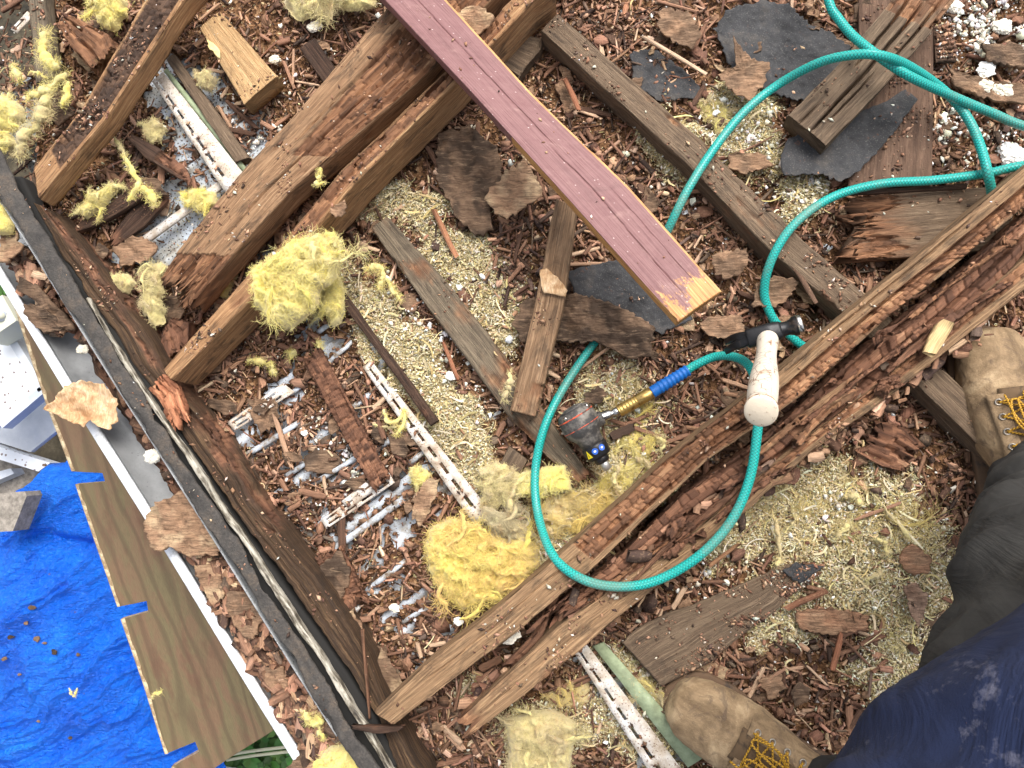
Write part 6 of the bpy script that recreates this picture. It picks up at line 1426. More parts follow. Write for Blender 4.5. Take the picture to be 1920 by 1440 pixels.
pf = sample(175, lambda a, c_: np.clip(dens_wood(a, c_), 0, 1) * ((a < 1760) | (c_ < 700)), rgf, (0, 1900, 0, 1430))
for k in range(len(pf)):
    r_ = float(np.clip(rgf.lognormal(math.log(17), .45), 9, 46)); nn_ = int(rgf.integers(5, 9)); an0 = rgf.uniform(0, 6.28); el = rgf.uniform(.45, .9); th0 = rgf.uniform(0, 6.28)
    poly = []
    for q in range(nn_):
        an = an0 + 2 * math.pi * q / nn_ + rgf.uniform(-.3, .3); rr_ = r_ * rgf.uniform(.65, 1.25); X_, Y_ = rr_ * math.cos(an), rr_ * math.sin(an) * el
        poly.append((pf[k, 0] + X_ * math.cos(th0) - Y_ * math.sin(th0), pf[k, 1] + X_ * math.sin(th0) + Y_ * math.cos(th0)))
    ti = int(rgf.integers(0, 4)); t1_ = [DK, BR, RB, TN][ti]; t2_ = [BR, DK, BR, RB][ti]
    ai = int(np.argmin([(a[0][0] - pf[k, 0]) ** 2 + (a[0][1] - pf[k, 1]) ** 2 for a in anch]))
    lab = ('large ' if r_ > 20 else 'small ' if r_ < 12 else '') + ['dark brown', 'dull brown', 'rusty brown', 'tan'][ti] + (' narrow' if el < .6 else ' rounded' if el > .78 else '') + ' flake of rot ' + anch[ai][1]
    sheet('rot_flake', poly, float(rgf.uniform(.030, .038)), .004, M['flake'], lab, 'wood flake', t1_, bulge=.005, ragged=2.2, seed=1000 + k * 7, tint2=t2_, group='flakes of rot ' + anch[ai][1], curl=.005, freq=45, slope=(float(rgf.normal(0, .12)), float(rgf.normal(0, .12))), res=.005)

# white lumps (plaster) standing out
for k, (x, y, r, lab) in enumerate([(1160, 130, 9, ''), (590, 50, 12, 'cream lump of plaster at the top by the pale wool'), (515, 112, 9, 'small white lump right of the pale offcut'), (285, 640, 12, 'grey white crumpled lump under the rotten block'), (285, 855, 13, 'white crumpled lump on the gutter debris'),
                                    (155, 655, 9, 'small white lump on the gutter debris higher up'), (845, 705, 8, 'white lump at the rafter'), (955, 1190, 14, 'grey green lump between the rafters'), (930, 1000, 14, 'white grey lump of plaster above the orange stained wool'),
                                    (860, 1165, 8, 'small white lump above the lower rafter'), (740, 1140, 8, 'pale green lump by the vertical splinters'), (1880, 170, 16, 'white lump at the right edge'), (1850, 130, 14, 'white plaster lump in the right corner crumbs'), (1790, 12, 12, 'white plaster lump at the top right'), (1840, 160, 16, 'white plaster lump by the upper hose'), (1900, 290, 20, 'large white plaster lump at the right edge'), (1880, 50, 14, 'flat white lump near the top right corner')]):
    if not lab: continue
    bm = bmesh.new(); bmesh.ops.create_icosphere(bm, subdivisions=4, radius=1.0); c0 = P(x, y, .04 if y < 1400 else .05); s = r * .00085
    if 'gutter' in lab: c0 = P(x, y, .08)
    if k in (7, 9): c0 = P(x, y, .10 if k == 7 else .05)
    co = np.array([v.co for v in bm.verts]); d = 1 + .5 * fbm(co[:, 0] * 1.6, co[:, 1] * 1.6, co[:, 2] * 1.6, seed=600 + k) + .3 * fbm(co[:, 0] * 5, co[:, 1] * 5, co[:, 2] * 5, seed=620 + k)
    co = co * d[:, None] * np.array([s * 1.2, s, s * .6])
    for v, q in zip(bm.verts, co): v.co = q
    me = bpy.data.meshes.new('plaster_lump'); bm.to_mesh(me); bm.free()
    me.attributes.new('tint', 'FLOAT_COLOR', 'POINT').data.foreach_set('color', np.tile(list(PALP[k % 3]) + [1], len(co)))
    o = link('plaster_lump', me, m_crumbw, None, lab, 'plaster lump'); o.location = c0

# ------------------------------------------------------------------ air hose
m_hose, nt, b = nodes('teal_braided_hose')
sx = nt.nodes.new('ShaderNodeSeparateXYZ'); tc = nt.nodes.new('ShaderNodeTexCoord'); nt.links.new(tc.outputs['UV'], sx.inputs[0])
def wave(k1, k2):
    return math_n(nt, 'ABSOLUTE', math_n(nt, 'SINE', math_n(nt, 'ADD', math_n(nt, 'MULTIPLY', sx.outputs[0], k1), math_n(nt, 'MULTIPLY', sx.outputs[1], k2))))
w1 = wave(640.0, math.pi * 6); w2 = wave(640.0, -math.pi * 6)
br_ = math_n(nt, 'MINIMUM', w1, w2)
oc = coord(nt, 'Object'); n1 = noise(nt, oc, 9, 5, .6); n2 = noise(nt, oc, 120, 4, .7)
c = mix(nt, fr(nt, br_, .1, .5), srgb(0, 84, 82), srgb(36, 178, 168))
c = mix(nt, fr(nt, math_n(nt, 'ADD', n1, math_n(nt, 'MULTIPLY', n2, .25)), .62, .78, 0, .55), c, srgb(110, 128, 112))
nt.links.new(c, b.inputs['Base Color']); b.inputs['Roughness'].default_value = .32; b.inputs['Specular IOR Level'].default_value = .5
bump(nt, b, br_, .0004, .5)
hp = [(1540, -80, .12), (1555, 5, .115), (1572, 35, .115), (1600, 68, .125), (1640, 100, .142), (1700, 140, .140), (1780, 178, .105), (1860, 212, .08), (1925, 238, .07), (2040, 262, .06), (2080, 292, .06), (2010, 305, .08), (1915, 311, .095), (1850, 325, .088), (1750, 338, .085), (1650, 345, .088), (1560, 370, .085),
      (1490, 420, .095), (1448, 484, .088), (1433, 548, .065), (1450, 598, .050), (1480, 628, .042), (1515, 652, .033), (1568, 646, .024), (1648, 574, .024), (1755, 490, .024), (1832, 424, .035), (1858, 375, .075), (1852, 325, .108), (1840, 280, .10), (1822, 235, .088), (1795, 195, .083), (1755, 158, .095), (1700, 122, .14), (1650, 104, .172), (1600, 103, .165), (1535, 118, .135),
      (1460, 158, .09), (1395, 210, .085), (1338, 280, .09), (1290, 355, .095), (1255, 425, .080), (1218, 500, .028), (1170, 575, .020), (1118, 638, .026), (1060, 722, .050), (1022, 798, .066), (1004, 880, .066), (1008, 960, .080), (1036, 1040, .130), (1090, 1085, .156), (1160, 1100, .155), (1232, 1088, .152), (1310, 1043, .158),
      (1370, 978, .158), (1405, 900, .158), (1420, 810, .162), (1423, 745, .165), (1410, 695, .140), (1385, 672, .105), (1345, 668, .078), (1305, 684, .068), (1285, 697, .066)]
hw = catmull([pxn(a, b_, c_) for a, b_, c_ in hp], 14)
seg = np.linalg.norm(np.diff(hw, axis=0), axis=1)
V, F, U = tube_np(hw, .0070, 20)
hose = link('air_hose', mesh_np('air_hose', V, F, uv=U, smooth=True), m_hose, label='long teal braided air hose looping over the rafters to the nail gun', cat='hose')

def lathe(name, pts3, radii, mat, parent, nseg=28, smooth=True, label=None):
    V, F, U = tube_np(np.array([tuple(p) for p in pts3]), radii, nseg)
    o = link(name, mesh_np(name, V, F, uv=U, smooth=smooth), mat, parent, label)
    return o
def along(a, b_, ts): return [a.lerp(b_, t) for t in ts]
def simple(name, rgb, rough=.5, metal=0.0, nscale=0, rgb2=None, thr=(.5, .65), bd=0.0):
    m, nt, b = nodes(name)
    if nscale:
        n1 = noise(nt, coord(nt, 'Object'), nscale, 6, .7); c = mix(nt, fr(nt, n1, *thr), rgb, rgb2); nt.links.new(c, b.inputs['Base Color'])
        if bd: bump(nt, b, n1, bd, .7)
    else: b.inputs['Base Color'].default_value = (*rgb, 1)
    b.inputs['Roughness'].default_value = rough; b.inputs['Metallic'].default_value = metal
    return m
m_brass = simple('brass', srgb(196, 164, 98), .35, .85, 90, srgb(140, 110, 66)); m_steel = simple('bright_steel', (.55, .54, .52), .25, 1.0, 120, (.25, .22, .2)); m_blue = simple('blue_rubber', srgb(10, 96, 176), .5)
m_body = simple('scuffed_black_casing', srgb(60, 58, 57), .6, .1, 50, srgb(128, 122, 114), (.46, .66), .0015); m_org = simple('orange_red_trim', srgb(206, 84, 52), .6, 0, 110, srgb(84, 62, 54), (.44, .54)); m_blk = simple('black_steel', (.022, .022, .024), .38, .6, 60, srgb(86, 74, 66), (.56, .72), .001)
# blue strain relief on the hose
A, B = P(1290, 694, .067), P(1222, 736, .066)
hs = link('strain_relief', None, None, hose) if False else None
ts = np.linspace(0, 1, 60); rad = [.0085 + .0012 * t + .0011 * (1 if (math.sin(t * 60) > 0 and t < .82) else 0) for t in ts]
lathe('strain_relief', along(A, B, ts), rad, m_blue, hose)
A, B = P(1224, 735, .066), P(1192, 753, .065)
lathe('hex_nut', along(A, B, [0, .05, .1, .9, .95, 1]), [.007, .0098, .0112, .0112, .0098, .008], m_brass, hose, 6, False)
A, B = P(1194, 752, .065), P(1160, 771, .065); ts = np.linspace(0, 1, 40)
lathe('coupler', along(A, B, ts), [.0095 + (.0008 if math.sin(t * 38) > 0 else 0) for t in ts], m_brass, hose)
ng = empty('nail_gun', 'black and orange palm nail gun with a steel nose lying in the wool', 'nail gun', P(1095, 805, .03))
def R_(o): return reparent(o, ng)
A, B = P(1163, 769, .065), P(1128, 783, .066); ts = np.linspace(0, 1, 12)
R_(lathe('air_inlet', along(A, B, ts), [.0062, .0062, .0075, .0075, .0055, .0055, .008, .0085, .0085, .0085, .009, .009], m_steel, None))
NA, NB = P(1070, 765, .094), P(1140, 880, .080)
prof = [(0, .004), (.015, .018), (.05, .026), (.10, .0290), (.13, .0300), (.30, .0312), (.38, .0285), (.44, .0235), (.50, .0200), (.60, .0195)]
R_(lathe('housing', along(NA, NB, [p[0] for p in prof]), [p[1] for p in prof], m_body, None, 36))
R_(lathe('trim_ring', along(NA, NB, [.115, .12, .135, .14]), [.0290, .0304, .0306, .029], m_org, None, 36))
R_(lathe('trim_ring', along(NA, NB, [.285, .288, .295, .298]), [.0308, .0315, .0315, .0308], m_org, None, 36))
rg_ = lathe('end_cap', along(NA, NB, [-.012, 0, .03]), [.008, .015, .0225], m_body, None, 24); R_(rg_)
R_(lathe('collar', along(NA, NB, [.58, .60, .63, .76, .79, .80]), [.018, .0205, .0212, .0200, .0185, .012], m_blk, None, 32))
R_(lathe('nose', along(NA, NB, [.78, .80, .87, .885]), [.011, .0125, .0118, .008], m_blk, None, 24))
R_(lathe('nose_tip', along(NA, NB, [.87, .88, .995, 1.0]), [.006, .0072, .0072, .005], simple('dull_steel_tip', (.45, .44, .42), .4, .7), None, 24))
# casing bolts
ax = (NB - NA).normalized(); up = Vector((0, 0, 1)); e1 = (up - ax * up.dot(ax)).normalized(); e2 = ax.cross(e1)
for k in range(4):
    an = .6 + k * math.pi / 2; d = e1 * math.cos(an) + e2 * math.sin(an); c0 = NA.lerp(NB, .08) + d * .026
    R_(lathe('bolt', [c0, c0 + d * .0045], [.0035, .0033], m_steel, None, 6, False))
# inlet boss on the housing
A, B = P(1130, 782, .067), P(1104, 796, .068)
R_(lathe('inlet_boss', along(A, B, [0, .2, 1]), [.0105, .012, .014], m_body, None, 20))
# warning stickers wrapped on the collar: two blue discs, yellow triangle
m_sb = simple('blue_sticker', srgb(40, 90, 180), .4); m_sy = simple('yellow_sticker', srgb(236, 214, 40), .4); m_sw = simple('white_print', (.8, .8, .8), .4)
def on_collar(t, an, h=.0003):
    d = e1 * math.cos(an) + e2 * math.sin(an); r = .0207 + h; return NA.lerp(NB, t) + d * r
def patch(name, pts, mat, h):
    bm = bmesh.new(); vs = [bm.verts.new(on_collar(t, an, h)) for t, an in pts]; bm.faces.new(vs); me = bpy.data.meshes.new(name); bm.to_mesh(me); bm.free(); return R_(link(name, me, mat))
for (tc_, ac) in ((.67, -.45), (.67, .15)):
    patch('sticker', [(tc_ + .045 * math.sin(q), ac + .24 * math.cos(q)) for q in np.linspace(0, 6.2, 18)], m_sb, .0009)
    patch('sticker_print', [(tc_ + .014 * math.sin(q), ac + .10 * math.cos(q)) for q in np.linspace(0, 6.2, 12)], m_sw, .0013)
patch('sticker', [(.61, .75), (.73, .50), (.73, 1.0)], m_sy, .0010)
patch('sticker_print', [(.65, .75), (.71, .72), (.71, .78)], m_blk, .0014)

# ------------------------------------------------------------------ hammer
m_hw, nt, b = nodes('crazed_white_handle')
uv = coord(nt, 'UV', (9, 1.2, 1)); wn1 = noise(nt, uv, 3.2, 6, .65, 1.2)
uv2 = coord(nt, 'UV', (22, 3, 1)); vo = nt.nodes.new('ShaderNodeTexVoronoi'); vo.feature = 'DISTANCE_TO_EDGE'; vo.inputs['Scale'].default_value = 3; nt.links.new(uv2, vo.inputs['Vector'])
c = mix(nt, fr(nt, wn1, .58, .66, 0, .9), srgb(226, 214, 196, .92), srgb(150, 112, 84))
c = mix(nt, math_n(nt, 'MULTIPLY', fr(nt, vo.outputs['Distance'], .02, .05, 1, 0), fr(nt, wn1, .45, .55, 0, .8)), c, srgb(110, 76, 56))
nt.links.new(c, b.inputs['Base Color']); b.inputs['Roughness'].default_value = .5; bump(nt, b, wn1, .001, .4)
HA, HB = P(1440, 632, .165), P(1427, 772, .395)
ham = empty('hammer', 'claw hammer with a crazed white handle standing against the rafter', 'hammer', HA)
H_ = lambda o: reparent(o, ham)
hprof = [(0, .012), (.02, .0145), (.08, .0150), (.2, .0138), (.32, .0134), (.45, .0150), (.6, .0176), (.72, .0184), (.84, .0180), (.90, .0172), (.925, .0176), (.945, .0186), (.965, .0189), (.972, .0178), (.980, .0189), (1.0, .0189)]
tt_ = np.linspace(0, 1, 50); rr = np.interp(tt_, [p[0] for p in hprof], [p[1] for p in hprof])
H_(lathe('handle', along(HA, HB, tt_), rr, m_hw, None, 32))
H_(lathe('butt_cap', along(HA, HB, [.99, 1.002, 1.0025, 1.003, 1.005]), [.0180, .0186, .0176, .0174, .0168], simple('cream_butt', srgb(222, 208, 186, .9), .6, 0, 160, srgb(150, 118, 92), (.6, .66), .001), None, 40, False))
H_(lathe('butt_rim', along(HA, HB, [.966, .970, .978, .982]), [.0178, .0193, .0193, .0178], simple('worn_brown_rim', srgb(120, 88, 66), .7, 0, 200, srgb(196, 176, 150), (.45, .6)), None, 40))
FA, FB = P(1503, 608, .176), P(1452, 622, .168)
H_(lathe('striking_face', along(FA, FB, [0, .02, .10, .30, .34, .5, .62, .8, 1]), [.0125, .0140, .0145, .0145, .0125, .0105, .0105, .0125, .015], m_steel if False else m_blk, None, 28))
H_(lathe('face_rim', along(FA, FB, [-.03, -.02, .0, .10, .16]), [.0118, .0135, .0147, .0149, .0147], m_steel, None, 28))
# cheek and claw as one curved block
def block_sweep(name, pts, ws, hs_, mat, n=12):
    pts = np.array([tuple(p) for p in pts]); T = np.gradient(pts, axis=0); T /= np.linalg.norm(T, axis=1)[:, None]
    up_ = np.array([0, 0, 1.0]); S_ = np.cross(T, up_); S_ /= np.linalg.norm(S_, axis=1)[:, None]; U_ = np.cross(S_, T)
    a_ = np.linspace(0, 2 * np.pi, n, endpoint=False); cx = np.sign(np.cos(a_)) * np.abs(np.cos(a_)) ** .55; sy_ = np.sign(np.sin(a_)) * np.abs(np.sin(a_)) ** .55
    V = pts[:, None] + S_[:, None] * (cx[None, :, None] * np.array(ws)[:, None, None]) + U_[:, None] * (sy_[None, :, None] * np.array(hs_)[:, None, None])
    V = V.reshape(-1, 3); F = grid_faces(len(pts), n, True); c0 = len(V); V = np.concatenate([V, pts[:1], pts[-1:]]); k = np.arange(n); k2 = (k + 1) % n
    F3 = np.concatenate([np.stack([np.full(n, c0), k, k2], -1), np.stack([np.full(n, c0 + 1), (len(pts) - 1) * n + k2, (len(pts) - 1) * n + k], -1)])
    return link(name, mesh_np(name, V, [F, F3], smooth=True), mat)
H_(block_sweep('cheek', catmull([P(1462, 620, .169), P(1440, 626, .168), P(1415, 632, .165), P(1400, 636, .163)], 5), np.interp(np.linspace(0, 1, 16), [0, .3, 1], [.013, .0150, .0135]), np.interp(np.linspace(0, 1, 16), [0, .3, 1], [.014, .0165, .012]), m_blk, 20))
for sgn in (-1, 1):
    pts = [P(1404, 635 + 3 * sgn, .163), P(1390, 638 + 6 * sgn, .160), P(1374, 643 + 8 * sgn, .148), P(1360, 650 + 9 * sgn, .125)]
    H_(block_sweep('claw', catmull(pts, 6), np.interp(np.linspace(0, 1, 19), [0, 1], [.0080, .0052]), np.interp(np.linspace(0, 1, 19), [0, .3, 1], [.011, .007, .0014]), m_blk, 16))

# ------------------------------------------------------------------ person: body, shirt, boots
m_den, nt, b = nodes('black_denim')
oc = coord(nt, 'Object'); n1 = noise(nt, oc, 9, 6, .65); n2 = noise(nt, coord(nt, 'Object', (1, 1, 1)), 900, 2, .5); n3 = noise(nt, coord(nt, 'Object', (6, 6, 22)), 2.5, 5, .65, 1.2)
c = ramp(nt, n1, [(0.3, srgb(34, 33, 32)), (0.55, srgb(48, 47, 45)), (0.75, srgb(66, 63, 58))])
c = mix(nt, fr(nt, n3, .54, .74, 0, .28), c, srgb(74, 70, 64))
c = mix(nt, fr(nt, noise(nt, coord(nt, 'Object', loc=(2, 0, 0)), 24, 6, .75), .66, .69, 0, .7), c, srgb(190, 190, 186))
nt.links.new(c, b.inputs['Base Color']); b.inputs['Roughness'].default_value = .95; pb = bump(nt, b, n2, .0008, .4); wr_ = noise(nt, coord(nt, 'Object', (7, 7, 2.2)), 2.2, 4, .55, 1.4); bump(nt, b, wr_, .011, 0.7, pb)
m_navy, nt, b = nodes('navy_cotton')
oc = coord(nt, 'Object'); n1 = noise(nt, oc, 8, 6, .65); n2 = noise(nt, oc, 800, 2, .5); n3 = noise(nt, coord(nt, 'Object', (1, 1, 1), (5, 2, 0)), 16, 6, .72)
c = ramp(nt, n1, [(0.3, srgb(14, 24, 52)), (0.6, srgb(20, 33, 66)), (0.8, srgb(30, 44, 78))])
c = mix(nt, fr(nt, n3, .56, .66, 0, .7), c, srgb(112, 112, 128))
c = mix(nt, fr(nt, noise(nt, oc, 60, 4, .7), .72, .76, 0, .5), c, srgb(130, 90, 80))
nt.links.new(c, b.inputs['Base Color']); b.inputs['Roughness'].default_value = .95; pb = bump(nt, b, n2, .0008, .4); wr_ = noise(nt, coord(nt, 'Object', (9, 3, 6)), 1.8, 4, .55, 1.6); bump(nt, b, wr_, .011, 0.7, pb)
def limb(rows):
    """rows: (x,y,z,r) -> closed tube"""
    a = catmull(np.array(rows), 8); return tube_np(a[:, :3], a[:, 3], 28)
LA = (.617, .000); 
legL = [(.648, -.045, .10, .070), (.640, -.045, .15, .078), (.585, -.062, .28, .082), (.490, -.105, .43, .088), (.405, -.175, .58, .102), (.330, -.245, .70, .112), (.33, -.32, .80, .13)]
legR = [(.372, -.480, .09, .062), (.366, -.480, .14, .068), (.36, -.480, .28, .072), (.33, -.46, .45, .080), (.30, -.42, .60, .09), (.29, -.37, .72, .11), (.33, -.32, .80, .13)]
torso = [(.33, -.32, .76, .11), (.34, -.33, .84, .13), (.40, -.37, .98, .14), (.48, -.42, 1.12, .16), (.52, -.46, 1.26, .17), (.54, -.48, 1.36, .13), (.54, -.48, 1.43, .062), (.53, -.47, 1.50, .055), (.51, -.455, 1.56, .075), (.50, -.45, 1.64, .09), (.51, -.455, 1.72, .075), (.52, -.46, 1.76, .03)]
armL = [(.62, -.36, 1.34, .062), (.66, -.22, 1.22, .052), (.62, -.08, 1.12, .044), (.45, -.03, 1.22, .038), (.30, -.03, 1.32, .030)]
armR = [(.42, -.58, 1.34, .062), (.34, -.66, 1.22, .052), (.20, -.56, 1.14, .044), (.12, -.36, 1.24, .038), (.10, -.22, 1.34, .030)]
def remeshed(name, parts, mat, voxel, parent=None, **kw):
    V, F, U = merge([limb(p) for p in parts]); o = link(name, mesh_np(name, V, F, smooth=True), mat, parent, **kw)
    r = o.modifiers.new('skin_over', 'REMESH'); r.mode = 'VOXEL'; r.voxel_size = voxel; r.use_smooth_shade = True
    s_ = o.modifiers.new('soften', 'SMOOTH'); s_.iterations = 6; s_.factor = .6
    return o
def folds(o, strength, size, seed=1, aniso=True):
    tx = bpy.data.textures.new('cloth_folds', 'CLOUDS'); tx.noise_scale = size; tx.noise_depth = 3
    d = o.modifiers.new('folds', 'DISPLACE'); d.texture = tx; d.strength = strength; d.mid_level = .5
    if aniso:
        e = bpy.data.objects.new('fold_direction', None)
        return e
person = remeshed('person', [legL, legR, torso, armL, armR], m_den, .008, label='person in black trousers and a navy shirt standing at the lower right', cat='person')
tx = bpy.data.textures.new('cloth_folds', 'WOOD'); tx.wood_type = 'BANDNOISE'; tx.noise_scale = .09; tx.turbulence = 9; tx.noise_basis = 'ORIGINAL_PERLIN'
d = person.modifiers.new('folds', 'DISPLACE'); d.texture = tx; d.strength = .014; d.mid_level = .5
tx2 = bpy.data.textures.new('fine_folds', 'CLOUDS'); tx2.noise_scale = .045; tx2.noise_depth = 3
d = person.modifiers.new('fine_folds', 'DISPLACE'); d.texture = tx2; d.strength = .012; d.mid_level = .5
shirt = remeshed('shirt', [[(.18, -.375, .75, .10), (.20, -.355, .76, .14), (.27, -.30, .765, .152), (.36, -.235, .765, .152), (.44, -.175, .77, .14), (.47, -.15, .78, .09)], [(.27, -.30, .78, .13), (.31, -.325, .86, .16), (.37, -.36, .95, .165), (.44, -.39, 1.04, .17), (.48, -.42, 1.14, .18), (.52, -.46, 1.27, .185), (.54, -.48, 1.37, .13)],
                           [(.40, -.23, .80, .13), (.45, -.25, .90, .14), (.50, -.28, 1.0, .14)], [(.24, -.38, .80, .13), (.32, -.44, .9, .14), (.40, -.50, 1.0, .14)],
                           [(.61, -.37, 1.34, .075), (.66, -.22, 1.22, .064), (.62, -.08, 1.12, .055), (.45, -.03, 1.22, .048), (.36, -.03, 1.28, .042)],
                           [(.43, -.57, 1.34, .075), (.34, -.66, 1.22, .064), (.20, -.56, 1.14, .055), (.12, -.36, 1.24, .048), (.11, -.27, 1.31, .042)]], m_navy, .008, person)
d = shirt.modifiers.new('folds', 'DISPLACE'); d.texture = tx; d.strength = .014; d.mid_level = .5
d = shirt.modifiers.new('fine_folds', 'DISPLACE'); d.texture = tx2; d.strength = .01; d.mid_level = .5

m_boot, nt, b = nodes('tan_nubuck_leather')
oc = coord(nt, 'Object'); n1 = noise(nt, oc, 16, 7, .68, .6); n2 = noise(nt, oc, 420, 3, .6); n3 = noise(nt, coord(nt, 'Object', (1, 1, 1), (4, 4, 4)), 34, 6, .7, 1.2)
c = ramp(nt, n1, [(0.34, srgb(106, 86, 62)), (0.5, srgb(148, 124, 94)), (0.64, srgb(182, 158, 124))])
c = mix(nt, fr(nt, n3, .54, .64, 0, .6), c, srgb(88, 72, 60))
c = mix(nt, fr(nt, n2, .6, .7, 0, .3), c, srgb(190, 166, 130))
nt.links.new(c, b.inputs['Base Color']); b.inputs['Roughness'].default_value = .85; bump(nt, b, math_n(nt, 'ADD', n2, math_n(nt, 'MULTIPLY', n3, 2.5)), .0016, .6)
m_sole = simple('boot_sole_rubber', srgb(96, 74, 54), .8, 0, 60, srgb(60, 50, 42)); m_lining = simple('dark_boot_tongue', srgb(96, 76, 54), .9, 0, 90, srgb(60, 48, 36), bd=.001)
m_lace, nt, b = nodes('yellow_boot_lace')
sx = nt.nodes.new('ShaderNodeSeparateXYZ'); tc = nt.nodes.new('ShaderNodeTexCoord'); nt.links.new(tc.outputs['UV'], sx.inputs[0])
lw = math_n(nt, 'SINE', math_n(nt, 'ADD', math_n(nt, 'MULTIPLY', sx.outputs[0], 1400), math_n(nt, 'MULTIPLY', sx.outputs[1], 6.2832 * 2)))
nt.links.new(mix(nt, fr(nt, lw, .0, .6), srgb(198, 152, 34), srgb(92, 58, 20)), b.inputs['Base Color']); b.inputs['Roughness'].default_value = .7
m_eye = simple('eyelet_metal', (.35, .32, .28), .4, .9)
BR_ = [(.205, .030, 0, .008, .012), (.200, .036, 0, .030, .028), (.185, .040, 0, .043, .036), (.16, .043, 0, .052, .041), (.125, .045, 0, .056, .043), (.09, .047, 3, .056, .046), (.055, .053, 8, .051, .051), (.02, .062, 14, .046, .059), (-.01, .076, 28, .043, .066), (-.035, .095, 48, .043, .068),
       (-.05, .12, 70, .046, .066), (-.055, .15, 88, .050, .064), (-.055, .185, 90, .053, .064)]
def boot(pxt, pyt, pxh, pyh, z0, seed):
    """toe point and heel direction in photo pixels"""
    toe = P(pxt, pyt, z0 + .035); hd = P(pxh, pyh, z0 + .035); f = (toe - hd); f.z = 0; f.normalize(); s = Vector((-f.y, f.x, 0))
    org = toe - f * .208; org.z = z0
    M4 = Matrix((( f.x, s.x, 0, org.x), (f.y, s.y, 0, org.y), (0, 0, 1, org.z), (0, 0, 0, 1)))
    n = 36; V = []
    rows = catmull(np.array(BR_), 4)
    for (cx, cz, tl, hw_, hh_) in rows:
        a_ = math.radians(tl); ux, uz = math.sin(a_) * -1, math.cos(a_)
        for q in np.linspace(0, 2 * np.pi, n, endpoint=False):
            cy_ = math.cos(q); sz_ = math.sin(q); e_ = .85
            yy = hw_ * math.copysign(abs(cy_) ** e_, cy_); hh = hh_ * math.copysign(abs(sz_) ** e_, sz_)
            if sz_ < 0 and tl < 40: hh = max(hh, -cz + .018)
            V.append((cx - ux * -hh if False else cx + (-math.sin(a_)) * hh * -1 * -1, yy, cz + uz * hh))
    V = np.array(V)
    # ring tilt: top of the ring leans forward-up along the instep
    F = grid_faces(len(rows), n, True); c0 = len(V); V = np.concatenate([V, [(BR_[0][0] + .003, 0, .032)], [(BR_[-1][0], 0, .185)]])
    k = np.arange(n); k2 = (k + 1) % n
    F3 = np.concatenate([np.stack([np.full(n, c0), k, k2], -1), np.stack([np.full(n, c0 + 1), (len(rows) - 1) * n + k2, (len(rows) - 1) * n + k], -1)])
    hv, hf, hu = tube_np(catmull([(-.105, 0, .02), (-.10, 0, .05), (-.085, 0, .10), (-.07, 0, .16)], 6), np.linspace(.028, .045, 19), 24)
    V2, F2, U2 = merge([(V, [F, F3], np.zeros((len(V), 2))), tube_np(catmull([(-.06, 0, .05), (-.062, 0, .09), (-.058, 0, .16)], 6), [.046] * 13, 24)])
    me = mesh_np('boot', V2, F2, smooth=True)
    o = link('boot', me, m_boot, person, 'tan leather work boot at the bottom' if seed == 1 else 'tan leather work boot at the right edge')
    r = o.modifiers.new('close', 'REMESH'); r.mode = 'VOXEL'; r.voxel_size = .0032; r.use_smooth_shade = True
    sm = o.modifiers.new('soften', 'SMOOTH'); sm.iterations = 5; sm.factor = .6
    tb_ = bpy.data.textures.new('leather_creases', 'CLOUDS'); tb_.noise_scale = .035; tb_.noise_depth = 3
    dd_ = o.modifiers.new('creases', 'DISPLACE'); dd_.texture = tb_; dd_.strength = .008; dd_.mid_level = .5
    o.matrix_world = M4
    # sole
    ol = []
    for q in np.linspace(0, 2 * np.pi, 56, endpoint=False):
        x_ = .055 + .158 * math.cos(q); w_ = np.interp(x_, [-.105, -.06, 0, .06, .12, .17, .205, .214], [.030, .040, .038, .047, .058, .054, .036, .02])
        ol.append((x_, w_ * (1 if math.sin(q) > 0 else -1) * min(1, abs(math.sin(q)) * 2.2) , 0))
    pr_ = [(0.0, .97), (.003, 1.0), (.014, 1.0), (.018, 1.015), (.022, 1.0), (.024, .95)]
    V = np.array([((x_ - .055) * k_ + .055, y_ * k_, z_) for z_, k_ in pr_ for x_, y_, _ in ol]); nn_ = len(ol); F = grid_faces(len(pr_), nn_, True)
    c0 = len(V); V = np.concatenate([V, [(.055, 0, 0)], [(.055, 0, .024)]]); k = np.arange(nn_); k2 = (k + 1) % nn_
    F3 = np.concatenate([np.stack([np.full(nn_, c0), k2, k], -1), np.stack([np.full(nn_, c0 + 1), 5 * nn_ + k, 5 * nn_ + k2], -1)])
    link('sole', mesh_np('sole', V, [F[:, ::-1], F3]), m_sole, o)
    # surface lookup
    bv = BVHTree.FromPolygons([tuple(v) for v in me_verts(me)], [tuple(p.vertices) for p in me.polygons])
    def surf(x_, y_, h=.0):
        hit = bv.ray_cast(Vector((x_, y_, .35)) , Vector((0, 0, -1)))[0]
        if hit is None: return Vector((x_, y_, .1))
        nr2 = Vector((0, 0, 1)); return hit + nr2 * h
    # eyestay flaps and tongue
    m2 = []
    for sg in (-1, 1):
        g = []
        xs2 = np.linspace(.100, -.005, 14)
        for x_ in xs2:
            for w_ in np.linspace(.019, .041, 6): g.append(tuple(surf(x_, sg * (w_ + .004 * math.sin((x_ - .1) * 25)), .0040)))
        fo = link('eyestay', mesh_np('eyestay', np.array(g), grid_faces(14, 6), smooth=True), m_boot, o); so = fo.modifiers.new('t', 'SOLIDIFY'); so.thickness = .0025; so.offset = 0
    g = [tuple(surf(x_, y_, .003 + .003 * math.cos(y_ * 90))) for x_ in np.linspace(.108, -.01, 14) for y_ in np.linspace(-.024, .024, 9)]
